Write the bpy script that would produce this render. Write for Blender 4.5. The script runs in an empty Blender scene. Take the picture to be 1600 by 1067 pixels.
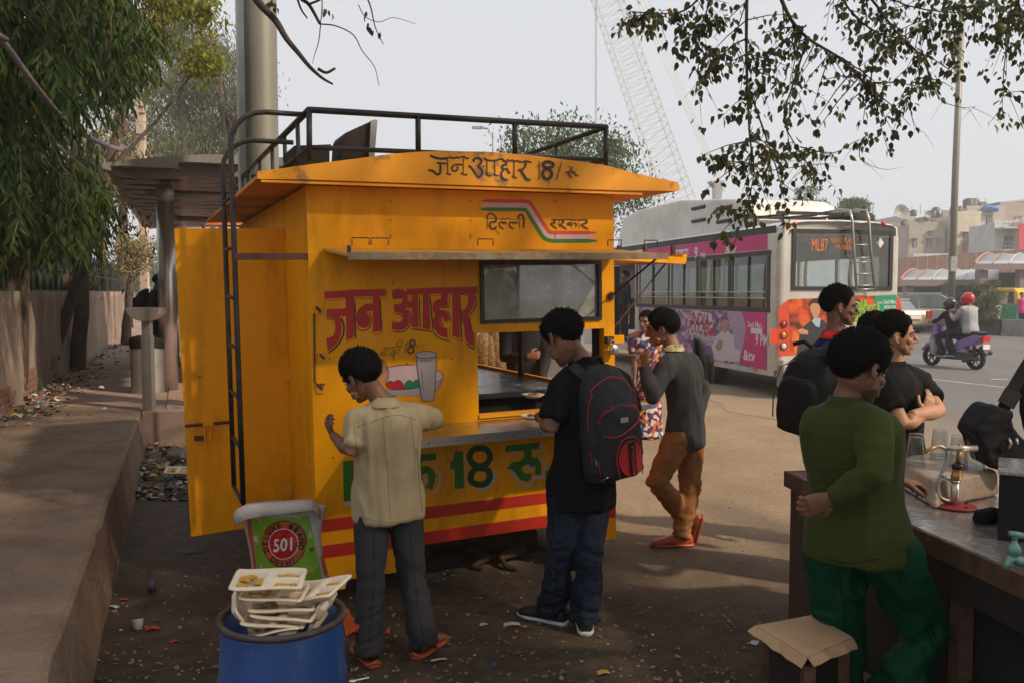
import bpy, math, random
import numpy as np
from mathutils import Vector, Matrix, noise
from mathutils.geometry import tessellate_polygon
R = math.radians
V = Vector
random.seed(7); rng = np.random.default_rng(7)
S = bpy.context.scene
COL = S.collection
# camera
FPX, CAMH = 1350.0, 1.75
PITCH = math.atan(76 / FPX)
PC, PS = math.cos(PITCH), math.sin(PITCH)
cd = bpy.data.cameras.new('camera'); cam = bpy.data.objects.new('camera', cd); COL.objects.link(cam)
cam.location = (0, 0, CAMH); cam.rotation_euler = (math.pi / 2 - PITCH, 0, 0)
cd.sensor_width = 36; cd.lens = FPX / 1600 * 36; cd.clip_start = 0.05; cd.clip_end = 3000
cd.dof.use_dof = True; cd.dof.focus_distance = 5.6; cd.dof.aperture_fstop = 9
S.camera = cam
# sky, sun, exposure
SUN_EL, SUN_AZ = R(38), math.atan2(0.86, -0.50)
W = bpy.data.worlds.new('World'); S.world = W; W.use_nodes = True
nt = W.node_tree; nt.nodes.clear()
wo = nt.nodes.new('ShaderNodeOutputWorld'); bg = nt.nodes.new('ShaderNodeBackground')
sky = nt.nodes.new('ShaderNodeTexSky'); sky.sky_type = 'NISHITA'; sky.sun_disc = False
sky.sun_elevation = SUN_EL; sky.sun_rotation = SUN_AZ; sky.air_density = 1.3; sky.dust_density = 6; sky.ozone_density = 1.0
mx = nt.nodes.new('ShaderNodeMixRGB'); mx.inputs[0].default_value = 0.80
mx.inputs[2].default_value = (8.2, 8.45, 8.95, 1)
nt.links.new(sky.outputs[0], mx.inputs[1]); nt.links.new(mx.outputs[0], bg.inputs[0])
bg.inputs[1].default_value = 0.112
nt.links.new(bg.outputs[0], wo.inputs[0])
sl = bpy.data.lights.new('sun', 'SUN'); sun = bpy.data.objects.new('sun', sl); COL.objects.link(sun)
sl.energy = 4.8; sl.angle = R(2.0); sl.color = (1.0, 0.84, 0.64)
sd = V((math.sin(SUN_AZ) * math.cos(SUN_EL), math.cos(SUN_AZ) * math.cos(SUN_EL), math.sin(SUN_EL)))
sun.location = (20, -10, 30); sun.rotation_euler = sd.to_track_quat('Z', 'Y').to_euler()
S.view_settings.view_transform = 'Standard'; S.view_settings.look = 'None'
S.view_settings.exposure = -0.12; S.view_settings.gamma = 1.0
S.cycles.max_bounces = 6; S.cycles.diffuse_bounces = 3; S.cycles.glossy_bounces = 3
S.cycles.transparent_max_bounces = 16; S.cycles.transmission_bounces = 6; S.cycles.volume_bounces = 1
S.cycles.caustics_reflective = False; S.cycles.caustics_refractive = False
S.cycles.use_denoising = True
# helpers: picture -> place
CAMP = V((0, 0, CAMH))
def ray(px, py):
	a, b = (px - 800) / FPX, (py - 533.5) / FPX
	return V((a, PC - b * PS, -PS - b * PC))
def U(px, py, D):
	d = ray(px, py); return CAMP + d * (D / d.y)
def G(px, py, z=0.0):
	d = ray(px, py); return CAMP + d * ((z - CAMH) / d.z)
def onplane(px, py, P0, N):
	d = ray(px, py); return CAMP + d * ((P0 - CAMP).dot(N) / d.dot(N))
# helpers: mesh
class MB:
	def __init__(s): s.v = []; s.f = []
	def add(s, v, f):
		o = len(s.v); s.v.extend([tuple(p) for p in v]); s.f.extend([tuple(i + o for i in q) for q in f]); return s
	def box(s, c, h, ax=None):
		"""c centre, h half sizes, ax three axis vectors"""
		X, Y, Z = ax if ax else (V((1, 0, 0)), V((0, 1, 0)), V((0, 0, 1)))
		c = V(c); v = [c + X * (h[0] * i) + Y * (h[1] * j) + Z * (h[2] * k) for k in (-1, 1) for j in (-1, 1) for i in (-1, 1)]
		f = [(0, 2, 3, 1), (4, 5, 7, 6), (0, 1, 5, 4), (2, 6, 7, 3), (0, 4, 6, 2), (1, 3, 7, 5)]
		return s.add(v, f)
	def bar(s, a, b, w, h=None, up=V((0, 0, 1))):
		a, b = V(a), V(b); h = h or w; d = b - a; L = d.length; d = d / L
		x = d.cross(up)
		if x.length < 1e-3: x = d.cross(V((1, 0, 0)))
		x.normalize(); z = x.cross(d)
		return s.box((a + b) / 2, (w / 2, L / 2, h / 2), (x, d, z))
	def tube(s, pts, r, seg=8, cap=True):
		pts = [V(p) for p in pts]; n = len(pts); rr = r if hasattr(r, '__len__') else [r] * n
		t0 = (pts[1] - pts[0]).normalized(); x = t0.cross(V((0, 0, 1)))
		if x.length < 1e-2: x = t0.cross(V((1, 0, 0)))
		x.normalize(); vs = []
		for i, p in enumerate(pts):
			a = pts[max(i - 1, 0)]; b = pts[min(i + 1, n - 1)]; t = (b - a)
			t = t.normalized() if t.length > 1e-9 else t0
			x = x - t * x.dot(t)
			x = x.normalized() if x.length > 1e-6 else t.orthogonal().normalized()
			y = t.cross(x)
			for k in range(seg):
				an = 2 * math.pi * k / seg; vs.append(p + (x * math.cos(an) + y * math.sin(an)) * rr[i])
		f = [(i * seg + k, i * seg + (k + 1) % seg, (i + 1) * seg + (k + 1) % seg, (i + 1) * seg + k) for i in range(n - 1) for k in range(seg)]
		if cap: f += [tuple(range(seg - 1, -1, -1)), tuple((n - 1) * seg + k for k in range(seg))]
		return s.add(vs, f)
	def loft(s, secs, seg=16, ex=1.0):
		"""secs: (centre, a, b, lateral, depth-dir)"""
		vs = []
		for (c, a, b, lx, ly) in secs:
			for k in range(seg):
				an = 2 * math.pi * k / seg; cx, sy = math.cos(an), math.sin(an)
				if ex != 1.0:
					cx = math.copysign(abs(cx) ** ex, cx); sy = math.copysign(abs(sy) ** ex, sy)
				vs.append(V(c) + V(lx) * (a * cx) + V(ly) * (b * sy))
		n = len(secs)
		f = [(i * seg + k, i * seg + (k + 1) % seg, (i + 1) * seg + (k + 1) % seg, (i + 1) * seg + k) for i in range(n - 1) for k in range(seg)]
		f += [tuple(range(seg - 1, -1, -1)), tuple((n - 1) * seg + k for k in range(seg))]
		return s.add(vs, f)
	def sphere(s, c, r, seg=12, rings=8, ax=None):
		r = r if hasattr(r, '__len__') else (r, r, r); c = V(c)
		X, Y, Z = ax if ax else (V((1, 0, 0)), V((0, 1, 0)), V((0, 0, 1)))
		vs = [c - Z * r[2]]
		for i in range(1, rings):
			th = math.pi * i / rings
			for k in range(seg):
				an = 2 * math.pi * k / seg
				vs.append(c + X * (r[0] * math.sin(th) * math.cos(an)) + Y * (r[1] * math.sin(th) * math.sin(an)) - Z * (r[2] * math.cos(th)))
		vs.append(c + Z * r[2]); f = []
		for k in range(seg): f.append((0, 1 + (k + 1) % seg, 1 + k))
		for i in range(rings - 2):
			for k in range(seg):
				a = 1 + i * seg + k; b = 1 + i * seg + (k + 1) % seg; f.append((a, b, b + seg, a + seg))
		t = len(vs) - 1; o = 1 + (rings - 2) * seg
		for k in range(seg): f.append((o + k, o + (k + 1) % seg, t))
		return s.add(vs, f)
	def lathe(s, base, prof, seg=24, ax=None, cap=False):
		"""prof: (r, h) list about axis Z at base"""
		X, Y, Z = ax if ax else (V((1, 0, 0)), V((0, 1, 0)), V((0, 0, 1)))
		base = V(base); vs = []
		for (r, h) in prof:
			for k in range(seg):
				an = 2 * math.pi * k / seg; vs.append(base + Z * h + (X * math.cos(an) + Y * math.sin(an)) * r)
		n = len(prof)
		f = [(i * seg + k, i * seg + (k + 1) % seg, (i + 1) * seg + (k + 1) % seg, (i + 1) * seg + k) for i in range(n - 1) for k in range(seg)]
		if cap: f += [tuple(range(seg - 1, -1, -1)), tuple((n - 1) * seg + k for k in range(seg))]
		return s.add(vs, f)
	def prism(s, poly, off):
		"""poly: list of 3D points, off: extrusion vector"""
		n = len(poly); off = V(off); P = [V(p) for p in poly]
		tri = tessellate_polygon([P])
		s.add(P + [p + off for p in P], [tuple(t) for t in tri] + [tuple(i + n for i in reversed(t)) for t in tri] + [(i, i + n, (i + 1) % n + n, (i + 1) % n) for i in range(n)])
		return s
	def poly(s, poly):
		P = [V(p) for p in poly]; return s.add(P, [tuple(t) for t in tessellate_polygon([P])])
	def build(s, name, mat, parent=None, smooth=False, label=None, kind=None, origin=None, **kw):
		return build_arr(name, s.v, s.f, mat, parent, smooth, label, kind, origin, **kw)
def wloc(o):
	p = V((0, 0, 0))
	while o is not None: p += o.location; o = o.parent
	return p
def build_arr(name, v, f, mat, parent=None, smooth=False, label=None, kind=None, origin=None, cat=None, group=None, tint=None):
	v = np.asarray([tuple(p) for p in v], dtype=np.float64) if not isinstance(v, np.ndarray) else v
	me = bpy.data.meshes.new(name)
	if parent is not None: org = np.array(wloc(parent))
	elif origin is not None: org = np.array(origin, dtype=float)
	else:
		lo, hi = v.min(0), v.max(0); org = np.array([(lo[0] + hi[0]) / 2, (lo[1] + hi[1]) / 2, lo[2]])
	vv = v - org
	if isinstance(f, np.ndarray) and f.ndim == 2:
		nf, k = f.shape
		me.vertices.add(len(vv)); me.vertices.foreach_set('co', vv.astype(np.float32).ravel())
		me.loops.add(nf * k); me.loops.foreach_set('vertex_index', f.astype(np.int32).ravel())
		me.polygons.add(nf); me.polygons.foreach_set('loop_start', np.arange(0, nf * k, k, dtype=np.int32))
		me.update(calc_edges=True); me.validate()
	else:
		me.from_pydata(vv.tolist(), [], f); me.update()
	if smooth: me.polygons.foreach_set('use_smooth', [True] * len(me.polygons))
	if tint is not None and len(me.vertices) == len(tint):
		at = me.color_attributes.new('tint', 'FLOAT_COLOR', 'POINT')
		at.data.foreach_set('color', np.asarray(tint, dtype=np.float32).ravel())
	for m in (mat if isinstance(mat, (list, tuple)) else [mat]): me.materials.append(m)
	o = bpy.data.objects.new(name, me); COL.objects.link(o)
	if parent is not None: o.parent = parent
	else: o.location = org
	if label: o['label'] = label
	if cat: o['category'] = cat
	if group: o['group'] = group
	if kind: o['kind'] = kind
	return o
def thing(name, label, cat, loc=(0, 0, 0), group=None, rz=0):
	o = bpy.data.objects.new(name, None); COL.objects.link(o); o.location = loc; o.rotation_euler = (0, 0, rz)
	o.empty_display_size = 0.2
	o['label'] = label; o['category'] = cat
	if group: o['group'] = group
	return o
def dup(root, loc=None, rz=None, label=None, group=None, scale=None):
	r = root.copy(); COL.objects.link(r)
	if loc is not None: r.location = loc
	if rz is not None: r.rotation_euler = (0, 0, rz)
	if scale: r.scale = scale
	if label: r['label'] = label
	if group: r['group'] = group
	for ch in list(root.children):
		c = ch.copy(); COL.objects.link(c); c.parent = r
		for g in list(ch.children):
			d = g.copy(); COL.objects.link(d); d.parent = c
	return r
# helpers: materials
_M = {}
def mat(name, col, rough=0.6, metal=0.0, var=0.12, scale=6.0, bump=0.0, bscale=60.0, dirt=None, damt=0.0, dscale=3.0, spec=0.5,
		stretch=None, tint=False, crease=0.0, cscale=7.0, bdist=0.01, trans=0.0, alpha=1.0, emit=None, coat=0.0, sheen=0.0, weave=0.0, bstretch=None, dlo=0.45, dhi=0.7):
	if name in _M: return _M[name]
	m = bpy.data.materials.new(name); m.use_nodes = True; n = m.node_tree; N = n.nodes; L = n.links
	b = N['Principled BSDF']; b.inputs['Roughness'].default_value = rough; b.inputs['Metallic'].default_value = metal
	b.inputs['Specular IOR Level'].default_value = spec
	if coat: b.inputs['Coat Weight'].default_value = coat; b.inputs['Coat Roughness'].default_value = 0.15
	if sheen: b.inputs['Sheen Weight'].default_value = sheen
	tc = N.new('ShaderNodeTexCoord'); mp = N.new('ShaderNodeMapping'); L.new(tc.outputs['Object'], mp.inputs[0])
	if stretch: mp.inputs['Scale'].default_value = stretch
	c = tuple(col) + (1,)
	out = None
	if var > 0:
		nz = N.new('ShaderNodeTexNoise'); nz.inputs['Scale'].default_value = scale; nz.inputs['Detail'].default_value = 6; nz.inputs['Roughness'].default_value = 0.6
		L.new(mp.outputs[0], nz.inputs['Vector'])
		cr = N.new('ShaderNodeValToRGB'); cr.color_ramp.elements[0].position = 0.3; cr.color_ramp.elements[1].position = 0.7
		cr.color_ramp.elements[0].color = tuple(x * (1 - var) for x in col) + (1,); cr.color_ramp.elements[1].color = tuple(min(1, x * (1 + var)) for x in col) + (1,)
		L.new(nz.outputs[0], cr.inputs[0]); out = cr.outputs[0]
	else:
		rgb = N.new('ShaderNodeRGB'); rgb.outputs[0].default_value = c; out = rgb.outputs[0]
	if dirt:
		nz2 = N.new('ShaderNodeTexNoise'); nz2.inputs['Scale'].default_value = dscale; nz2.inputs['Detail'].default_value = 9; nz2.inputs['Roughness'].default_value = 0.68
		L.new(mp.outputs[0], nz2.inputs['Vector'])
		mr = N.new('ShaderNodeMapRange'); mr.inputs[1].default_value = dlo; mr.inputs[2].default_value = dhi; mr.inputs[4].default_value = damt
		L.new(nz2.outputs[0], mr.inputs[0]); mi = N.new('ShaderNodeMixRGB'); L.new(mr.outputs[0], mi.inputs[0]); L.new(out, mi.inputs[1]); mi.inputs[2].default_value = tuple(dirt) + (1,)
		out = mi.outputs[0]
		mr2 = N.new('ShaderNodeMapRange'); mr2.inputs[3].default_value = rough; mr2.inputs[4].default_value = min(1, rough + 0.3); L.new(mr.outputs[0], mr2.inputs[0]); L.new(mr2.outputs[0], b.inputs['Roughness'])
	if tint:
		at = N.new('ShaderNodeAttribute'); at.attribute_name = 'tint'
		mi = N.new('ShaderNodeMixRGB'); mi.blend_type = 'MULTIPLY'; mi.inputs[0].default_value = 1; L.new(out, mi.inputs[1]); L.new(at.outputs['Color'], mi.inputs[2]); out = mi.outputs[0]
	L.new(out, b.inputs['Base Color'])
	if bump > 0:
		nb = N.new('ShaderNodeTexNoise'); nb.inputs['Scale'].default_value = bscale; nb.inputs['Detail'].default_value = 5
		if bstretch:
			mp2 = N.new('ShaderNodeMapping'); L.new(tc.outputs['Object'], mp2.inputs[0]); mp2.inputs['Scale'].default_value = bstretch; L.new(mp2.outputs[0], nb.inputs['Vector'])
		else: L.new(mp.outputs[0], nb.inputs['Vector'])
		bp = N.new('ShaderNodeBump'); bp.inputs['Strength'].default_value = bump; bp.inputs['Distance'].default_value = bdist
		L.new(nb.outputs[0], bp.inputs['Height']); L.new(bp.outputs[0], b.inputs['Normal'])
	if crease > 0:
		nr = N.new('ShaderNodeTexNoise'); nr.noise_type = 'RIDGED_MULTIFRACTAL'; nr.normalize = True; nr.inputs['Scale'].default_value = cscale; nr.inputs['Detail'].default_value = 2.5; nr.inputs['Distortion'].default_value = .6; nr.inputs['Roughness'].default_value = .5
		mp3 = N.new('ShaderNodeMapping'); mp3.inputs['Scale'].default_value = (1, 1, .55); mp3.inputs['Rotation'].default_value = (.3, .5, .2); L.new(tc.outputs['Object'], mp3.inputs[0]); L.new(mp3.outputs[0], nr.inputs['Vector'])
		b2 = N.new('ShaderNodeBump'); b2.inputs['Strength'].default_value = crease; b2.inputs['Distance'].default_value = .035; L.new(nr.outputs[0], b2.inputs['Height'])
		if bump > 0: L.new(b2.outputs[0], bp.inputs['Normal'])
		else: L.new(b2.outputs[0], b.inputs['Normal'])
	if emit: b.inputs['Emission Color'].default_value = tuple(emit[0]) + (1,); b.inputs['Emission Strength'].default_value = emit[1]
	if trans: b.inputs['Transmission Weight'].default_value = trans
	if alpha < 1: b.inputs['Alpha'].default_value = alpha
	_M[name] = m; return m
def thin_glass(name, tint=(0.8, 0.85, 0.85), refl=0.15, rough=0.03, dust_haze=0.0, dcol=(0.5, 0.48, 0.44)):
	if name in _M: return _M[name]
	m = bpy.data.materials.new(name); m.use_nodes = True; n = m.node_tree; N = n.nodes; L = n.links; N.clear()
	o = N.new('ShaderNodeOutputMaterial'); t = N.new('ShaderNodeBsdfTransparent'); g = N.new('ShaderNodeBsdfGlossy')
	t.inputs[0].default_value = tuple(tint) + (1,); g.inputs['Roughness'].default_value = rough
	fr = N.new('ShaderNodeLayerWeight'); pw = N.new('ShaderNodeMath'); pw.operation = 'POWER'; pw.inputs[1].default_value = 3.5; L.new(fr.outputs['Facing'], pw.inputs[0]); ma = N.new('ShaderNodeMath'); ma.operation = 'ADD'; ma.use_clamp = True; ma.inputs[1].default_value = refl
	L.new(pw.outputs[0], ma.inputs[0]); mi = N.new('ShaderNodeMixShader'); L.new(ma.outputs[0], mi.inputs[0]); L.new(t.outputs[0], mi.inputs[1]); L.new(g.outputs[0], mi.inputs[2])
	last = mi.outputs[0]
	if dust_haze > 0:
		d = N.new('ShaderNodeBsdfDiffuse'); d.inputs[0].default_value = tuple(dcol) + (1,); m2 = N.new('ShaderNodeMixShader')
		tc = N.new('ShaderNodeTexCoord'); nz = N.new('ShaderNodeTexNoise'); nz.inputs['Scale'].default_value = 4; nz.inputs['Detail'].default_value = 7; L.new(tc.outputs['Object'], nz.inputs['Vector'])
		mr = N.new('ShaderNodeMapRange'); mr.inputs[1].default_value = 0.35; mr.inputs[2].default_value = 0.75; mr.inputs[3].default_value = dust_haze * 0.35; mr.inputs[4].default_value = dust_haze
		L.new(nz.outputs[0], mr.inputs[0]); L.new(mr.outputs[0], m2.inputs[0]); L.new(last, m2.inputs[1]); L.new(d.outputs[0], m2.inputs[2]); last = m2.outputs[0]
	L.new(last, o.inputs[0]); _M[name] = m; return m
def leafmat(name, c1, c2, rough=0.5, transl=0.35):
	if name in _M: return _M[name]
	m = bpy.data.materials.new(name); m.use_nodes = True; n = m.node_tree; N = n.nodes; L = n.links; b = N['Principled BSDF']
	g = N.new('ShaderNodeNewGeometry'); cr = N.new('ShaderNodeValToRGB'); cr.color_ramp.elements[0].color = tuple(c1) + (1,); cr.color_ramp.elements[1].color = tuple(c2) + (1,)
	e = cr.color_ramp.elements.new(0.97); e.color = tuple(c2) + (1,); cr.color_ramp.elements[2].color = (c2[0] * 1.6 + .05, c2[1] * 1.05, c2[2] * .8, 1)
	L.new(g.outputs['Random Per Island'], cr.inputs[0]); L.new(cr.outputs[0], b.inputs['Base Color']); b.inputs['Roughness'].default_value = rough + .12; b.inputs['Specular IOR Level'].default_value = .3
	tr = N.new('ShaderNodeBsdfTranslucent'); L.new(cr.outputs[0], tr.inputs[0]); mi = N.new('ShaderNodeMixShader'); mi.inputs[0].default_value = transl
	o = [x for x in N if x.type == 'OUTPUT_MATERIAL'][0]
	L.new(b.outputs[0], mi.inputs[1]); L.new(tr.outputs[0], mi.inputs[2]); L.new(mi.outputs[0], o.inputs[0]); _M[name] = m; return m
# helpers: leaves
def leaf_arrays(P, D, L, Wd, fold=0.25, droop=0.25, wide=0.45):
	"""each leaf: 6 vertices, 2 quads"""
	P = np.asarray(P, float); D = np.asarray(D, float); n = len(P)
	D = D / np.linalg.norm(D, axis=1, keepdims=True)
	rnd = rng.normal(size=(n, 3)); X = np.cross(D, rnd); X /= np.linalg.norm(X, axis=1, keepdims=True) + 1e-9
	Z = np.cross(X, D); L = np.broadcast_to(L, (n,))[:, None]; Wd = np.broadcast_to(Wd, (n,))[:, None]
	dn = np.array([0, 0, -1.0])
	def pt(t, x, z): return P + D * L * t + X * Wd * x + Z * Wd * z + dn * L * droop * t * t
	a = pt(0, 0, 0); b = pt(wide * .7, .42, fold * .6); c = pt(wide * 1.55, .40, fold * .6); d = pt(1, 0, 0); e = pt(wide * 1.55, -.40, fold * .6); g = pt(wide * .7, -.42, fold * .6)
	v = np.stack([a, b, c, d, e, g], 1).reshape(-1, 3)
	i = np.arange(n)[:, None] * 6
	f = np.concatenate([i + np.array([0, 1, 2, 3]), i + np.array([0, 3, 4, 5])], 0)
	return v, f
LEAF_TEMPL = {}
def single_leaves(P, D, L, Wd, m, parent, idx, **k):
	"""single leaf objects sharing one mesh"""
	key = m.name
	if key not in LEAF_TEMPL:
		v, f = leaf_arrays(np.zeros((1, 3)), np.array([[0, 1., 0]]), 1.0, Wd[0] / L[0], **k)
		me = bpy.data.meshes.new('leaf'); me.from_pydata(v.tolist(), [], f.tolist()); me.materials.append(m); LEAF_TEMPL[key] = me
	po = wloc(parent)
	for i in idx:
		o = bpy.data.objects.new('leaf', LEAF_TEMPL[key]); COL.objects.link(o); o.parent = parent
		q = V(D[i]).to_track_quat('Y', 'Z'); q = q @ Matrix.Rotation(random.uniform(0, 6.28), 3, 'Y').to_quaternion()
		o.location = V(P[i]) - po; o.rotation_mode = 'QUATERNION'; o.rotation_quaternion = q; o.scale = (L[i],) * 3
# helpers: painted strokes and text on planes
def stroke2d(pts, w, taper=False):
	"""polyline -> list of quads (2D)"""
	P = [np.array(p, float) for p in pts]; n = len(P); Lf, Rt = [], []
	for i in range(n):
		a = P[max(i - 1, 0)]; b = P[min(i + 1, n - 1)]; t = (b - a); t /= np.linalg.norm(t) + 1e-9
		if 0 < i < n - 1:
			t1 = P[i] - P[i - 1]; t1 /= np.linalg.norm(t1) + 1e-9; t2 = P[i + 1] - P[i]; t2 /= np.linalg.norm(t2) + 1e-9
			k = max(0.55, math.sqrt(max(0, (1 + t1.dot(t2)) / 2)))
		else: k = 1
		nn = np.array([-t[1], t[0]]) * (w / 2 / k)
		if taper and (i == 0 or i == n - 1): nn *= 0.35
		Lf.append(P[i] + nn); Rt.append(P[i] - nn)
	return Lf + Rt, [(i, i + 1, n + i + 1, n + i) for i in range(n - 1)]
def smooth_pl(pts, k=3):
	"""Catmull-Rom through the points"""
	P = [np.array(p, float) for p in pts]
	if len(P) < 3: return P
	if np.linalg.norm(P[0] - P[-1]) < 1e-6: Q = [P[-2]] + P + [P[1]]
	else: Q = [2 * P[0] - P[1]] + P + [2 * P[-1] - P[-2]]
	out = []
	for i in range(1, len(Q) - 2):
		for j in range(k):
			t = j / k
			out.append(0.5 * ((2 * Q[i]) + (-Q[i - 1] + Q[i + 1]) * t + (2 * Q[i - 1] - 5 * Q[i] + 4 * Q[i + 1] - Q[i + 2]) * t * t + (-Q[i - 1] + 3 * Q[i] - 3 * Q[i + 1] + Q[i + 2]) * t ** 3))
	out.append(P[-1]); return out
def text_geo(s, bold=0.0):
	"""built-in font as 2D mesh: verts (n,2) with cap height about 1, faces"""
	cu = bpy.data.curves.new('t', 'FONT'); cu.body = s; cu.size = 1.4; cu.resolution_u = 2; cu.offset = bold; cu.fill_mode = 'FRONT'
	o = bpy.data.objects.new('t', cu); COL.objects.link(o)
	me = bpy.data.meshes.new_from_object(o)
	v = np.array([tuple(p.co) for p in me.vertices])[:, :2] if len(me.vertices) else np.zeros((0, 2)); f = [tuple(p.vertices) for p in me.polygons]
	bpy.data.objects.remove(o); bpy.data.curves.remove(cu); bpy.data.meshes.remove(me)
	return v, f
def text_on(s, mp, x0, y0, h, name, m, parent, width=None, slant=0.0, bold=0.02, arc=None):
	"""mp(x,y)->3D; y up; text starting at x0,y0 with cap height h"""
	v, f = text_geo(s, bold)
	if len(v) == 0: return
	v = v * h
	if width: v[:, 0] *= width / max(1e-6, v[:, 0].max() - v[:, 0].min())
	pts = [mp(x0 + x + slant * y, y0 + y) for x, y in v]
	b = MB(); b.add(pts, f); return b.build(name, m, parent)
# materials of the setting
def ground_mat():
	m = bpy.data.materials.new('packed_dirt'); m.use_nodes = True; n = m.node_tree; N = n.nodes; L = n.links; b = N['Principled BSDF']
	g = N.new('ShaderNodeNewGeometry')
	def nz(s, d=8, r=.6):
		x = N.new('ShaderNodeTexNoise'); x.inputs['Scale'].default_value = s; x.inputs['Detail'].default_value = d; x.inputs['Roughness'].default_value = r; L.new(g.outputs['Position'], x.inputs['Vector']); return x.outputs[0]
	def mr(i, a, c, lo=0., hi=1.):
		x = N.new('ShaderNodeMapRange'); x.inputs[1].default_value = a; x.inputs[2].default_value = c; x.inputs[3].default_value = lo; x.inputs[4].default_value = hi; L.new(i, x.inputs[0]); return x.outputs[0]
	def mix(f, a, c, t='MIX'):
		x = N.new('ShaderNodeMixRGB'); x.blend_type = t
		if hasattr(f, 'links') or not isinstance(f, float): L.new(f, x.inputs[0])
		else: x.inputs[0].default_value = f
		for k, q in ((1, a), (2, c)):
			if isinstance(q, tuple): x.inputs[k].default_value = q + (1,)
			else: L.new(q, x.inputs[k])
		return x.outputs[0]
	base = mix(mr(nz(.8), .35, .65), (.25, .175, .105), (.325, .235, .15))
	base = mix(mr(nz(14, 6, .7), .5, .72, 0, .55), base, (.13, .095, .065))
	base = mix(mr(nz(90, 3), .58, .7, 0, .5), base, (.33, .28, .22))
	sx = N.new('ShaderNodeSeparateXYZ'); L.new(g.outputs['Position'], sx.inputs[0])
	ma = N.new('ShaderNodeMath'); ma.operation = 'MULTIPLY_ADD'; ma.inputs[1].default_value = .379; L.new(sx.outputs[1], ma.inputs[0]); L.new(sx.outputs[0], ma.inputs[2])
	a1 = N.new('ShaderNodeMath'); a1.operation = 'MULTIPLY_ADD'; L.new(nz(1.3, 5), a1.inputs[0]); a1.inputs[1].default_value = 1.1; L.new(ma.outputs[0], a1.inputs[2])
	gut = mr(a1.outputs[0], 1.9, 1.15)
	y1 = mr(sx.outputs[1], 8.5, 7.2)
	mm = N.new('ShaderNodeMath'); mm.operation = 'MULTIPLY'; L.new(gut, mm.inputs[0]); L.new(y1, mm.inputs[1])
	muck = mix(mr(nz(7, 7), .4, .65), (.035, .028, .024), (.085, .06, .045))
	m2 = N.new('ShaderNodeMath'); m2.operation = 'MULTIPLY'; L.new(mm.outputs[0], m2.inputs[0]); m2.inputs[1].default_value = .85
	col = mix(m2.outputs[0], base, muck)
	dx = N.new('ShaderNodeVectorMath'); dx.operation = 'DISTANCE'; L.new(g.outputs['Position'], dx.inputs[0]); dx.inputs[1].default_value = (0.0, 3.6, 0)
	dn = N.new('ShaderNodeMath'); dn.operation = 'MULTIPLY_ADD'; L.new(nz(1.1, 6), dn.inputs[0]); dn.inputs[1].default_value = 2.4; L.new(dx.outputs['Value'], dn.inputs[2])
	soil_shade = mr(dn.outputs[0], 4.6, 2.6, 0, .85)  # dark foreground soil, with its shade also put into the colour
	col = mix(soil_shade, col, mix(mr(nz(9, 8), .4, .65), (.024, .014, .010), (.070, .045, .030)))
	L.new(col, b.inputs['Base Color'])
	ro = mr(mm.outputs[0], 0, 1, .92, .55); L.new(ro, b.inputs['Roughness']); b.inputs['Specular IOR Level'].default_value = .3
	ad = N.new('ShaderNodeMath'); ad.operation = 'MULTIPLY_ADD'; L.new(nz(45, 8, .7), ad.inputs[0]); ad.inputs[1].default_value = .35; L.new(nz(5, 7), ad.inputs[2])
	bp = N.new('ShaderNodeBump'); bp.inputs['Strength'].default_value = .6; bp.inputs['Distance'].default_value = .05; L.new(ad.outputs[0], bp.inputs['Height']); L.new(bp.outputs[0], b.inputs['Normal'])
	return m
def road_mat():
	m = bpy.data.materials.new('worn_asphalt'); m.use_nodes = True; n = m.node_tree; N = n.nodes; L = n.links; b = N['Principled BSDF']
	g = N.new('ShaderNodeNewGeometry')
	def nz(s, d=8, sc=None):
		x = N.new('ShaderNodeTexNoise'); x.inputs['Scale'].default_value = s; x.inputs['Detail'].default_value = d
		if sc:
			mp = N.new('ShaderNodeMapping'); mp.inputs['Rotation'].default_value = (0, 0, R(-14)); mp.inputs['Scale'].default_value = sc; L.new(g.outputs['Position'], mp.inputs[0]); L.new(mp.outputs[0], x.inputs['Vector'])
		else: L.new(g.outputs['Position'], x.inputs['Vector'])
		return x.outputs[0]
	def mr(i, a, c, lo=0., hi=1.):
		x = N.new('ShaderNodeMapRange'); x.inputs[1].default_value = a; x.inputs[2].default_value = c; x.inputs[3].default_value = lo; x.inputs[4].default_value = hi; L.new(i, x.inputs[0]); return x.outputs[0]
	def mix(f, a, c):
		x = N.new('ShaderNodeMixRGB'); L.new(f, x.inputs[0])
		for k, q in ((1, a), (2, c)):
			if isinstance(q, tuple): x.inputs[k].default_value = q + (1,)
			else: L.new(q, x.inputs[k])
		return x.outputs[0]
	c = mix(mr(nz(.5, 6, (1, .12, 1)), .35, .65), (.115, .108, .105), (.165, .155, .148))
	c = mix(mr(nz(60, 3), .5, .7, 0, .4), c, (.22, .2, .185))
	sx = N.new('ShaderNodeSeparateXYZ'); L.new(g.outputs['Position'], sx.inputs[0])
	ma = N.new('ShaderNodeMath'); ma.operation = 'MULTIPLY_ADD'; ma.inputs[1].default_value = .20; L.new(sx.outputs[1], ma.inputs[0]); L.new(sx.outputs[0], ma.inputs[2])
	a2 = N.new('ShaderNodeMath'); a2.operation = 'MULTIPLY_ADD'; L.new(nz(.9, 8), a2.inputs[0]); a2.inputs[1].default_value = 1.8; L.new(ma.outputs[0], a2.inputs[2])
	c = mix(mr(a2.outputs[0], 10.4, 7.1, 0, 1), c, (.285, .205, .128))
	L.new(c, b.inputs['Base Color']); b.inputs['Roughness'].default_value = .85
	bp = N.new('ShaderNodeBump'); bp.inputs['Strength'].default_value = .4; bp.inputs['Distance'].default_value = .02; L.new(nz(80, 4), bp.inputs['Height']); L.new(bp.outputs[0], b.inputs['Normal'])
	return m
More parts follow.
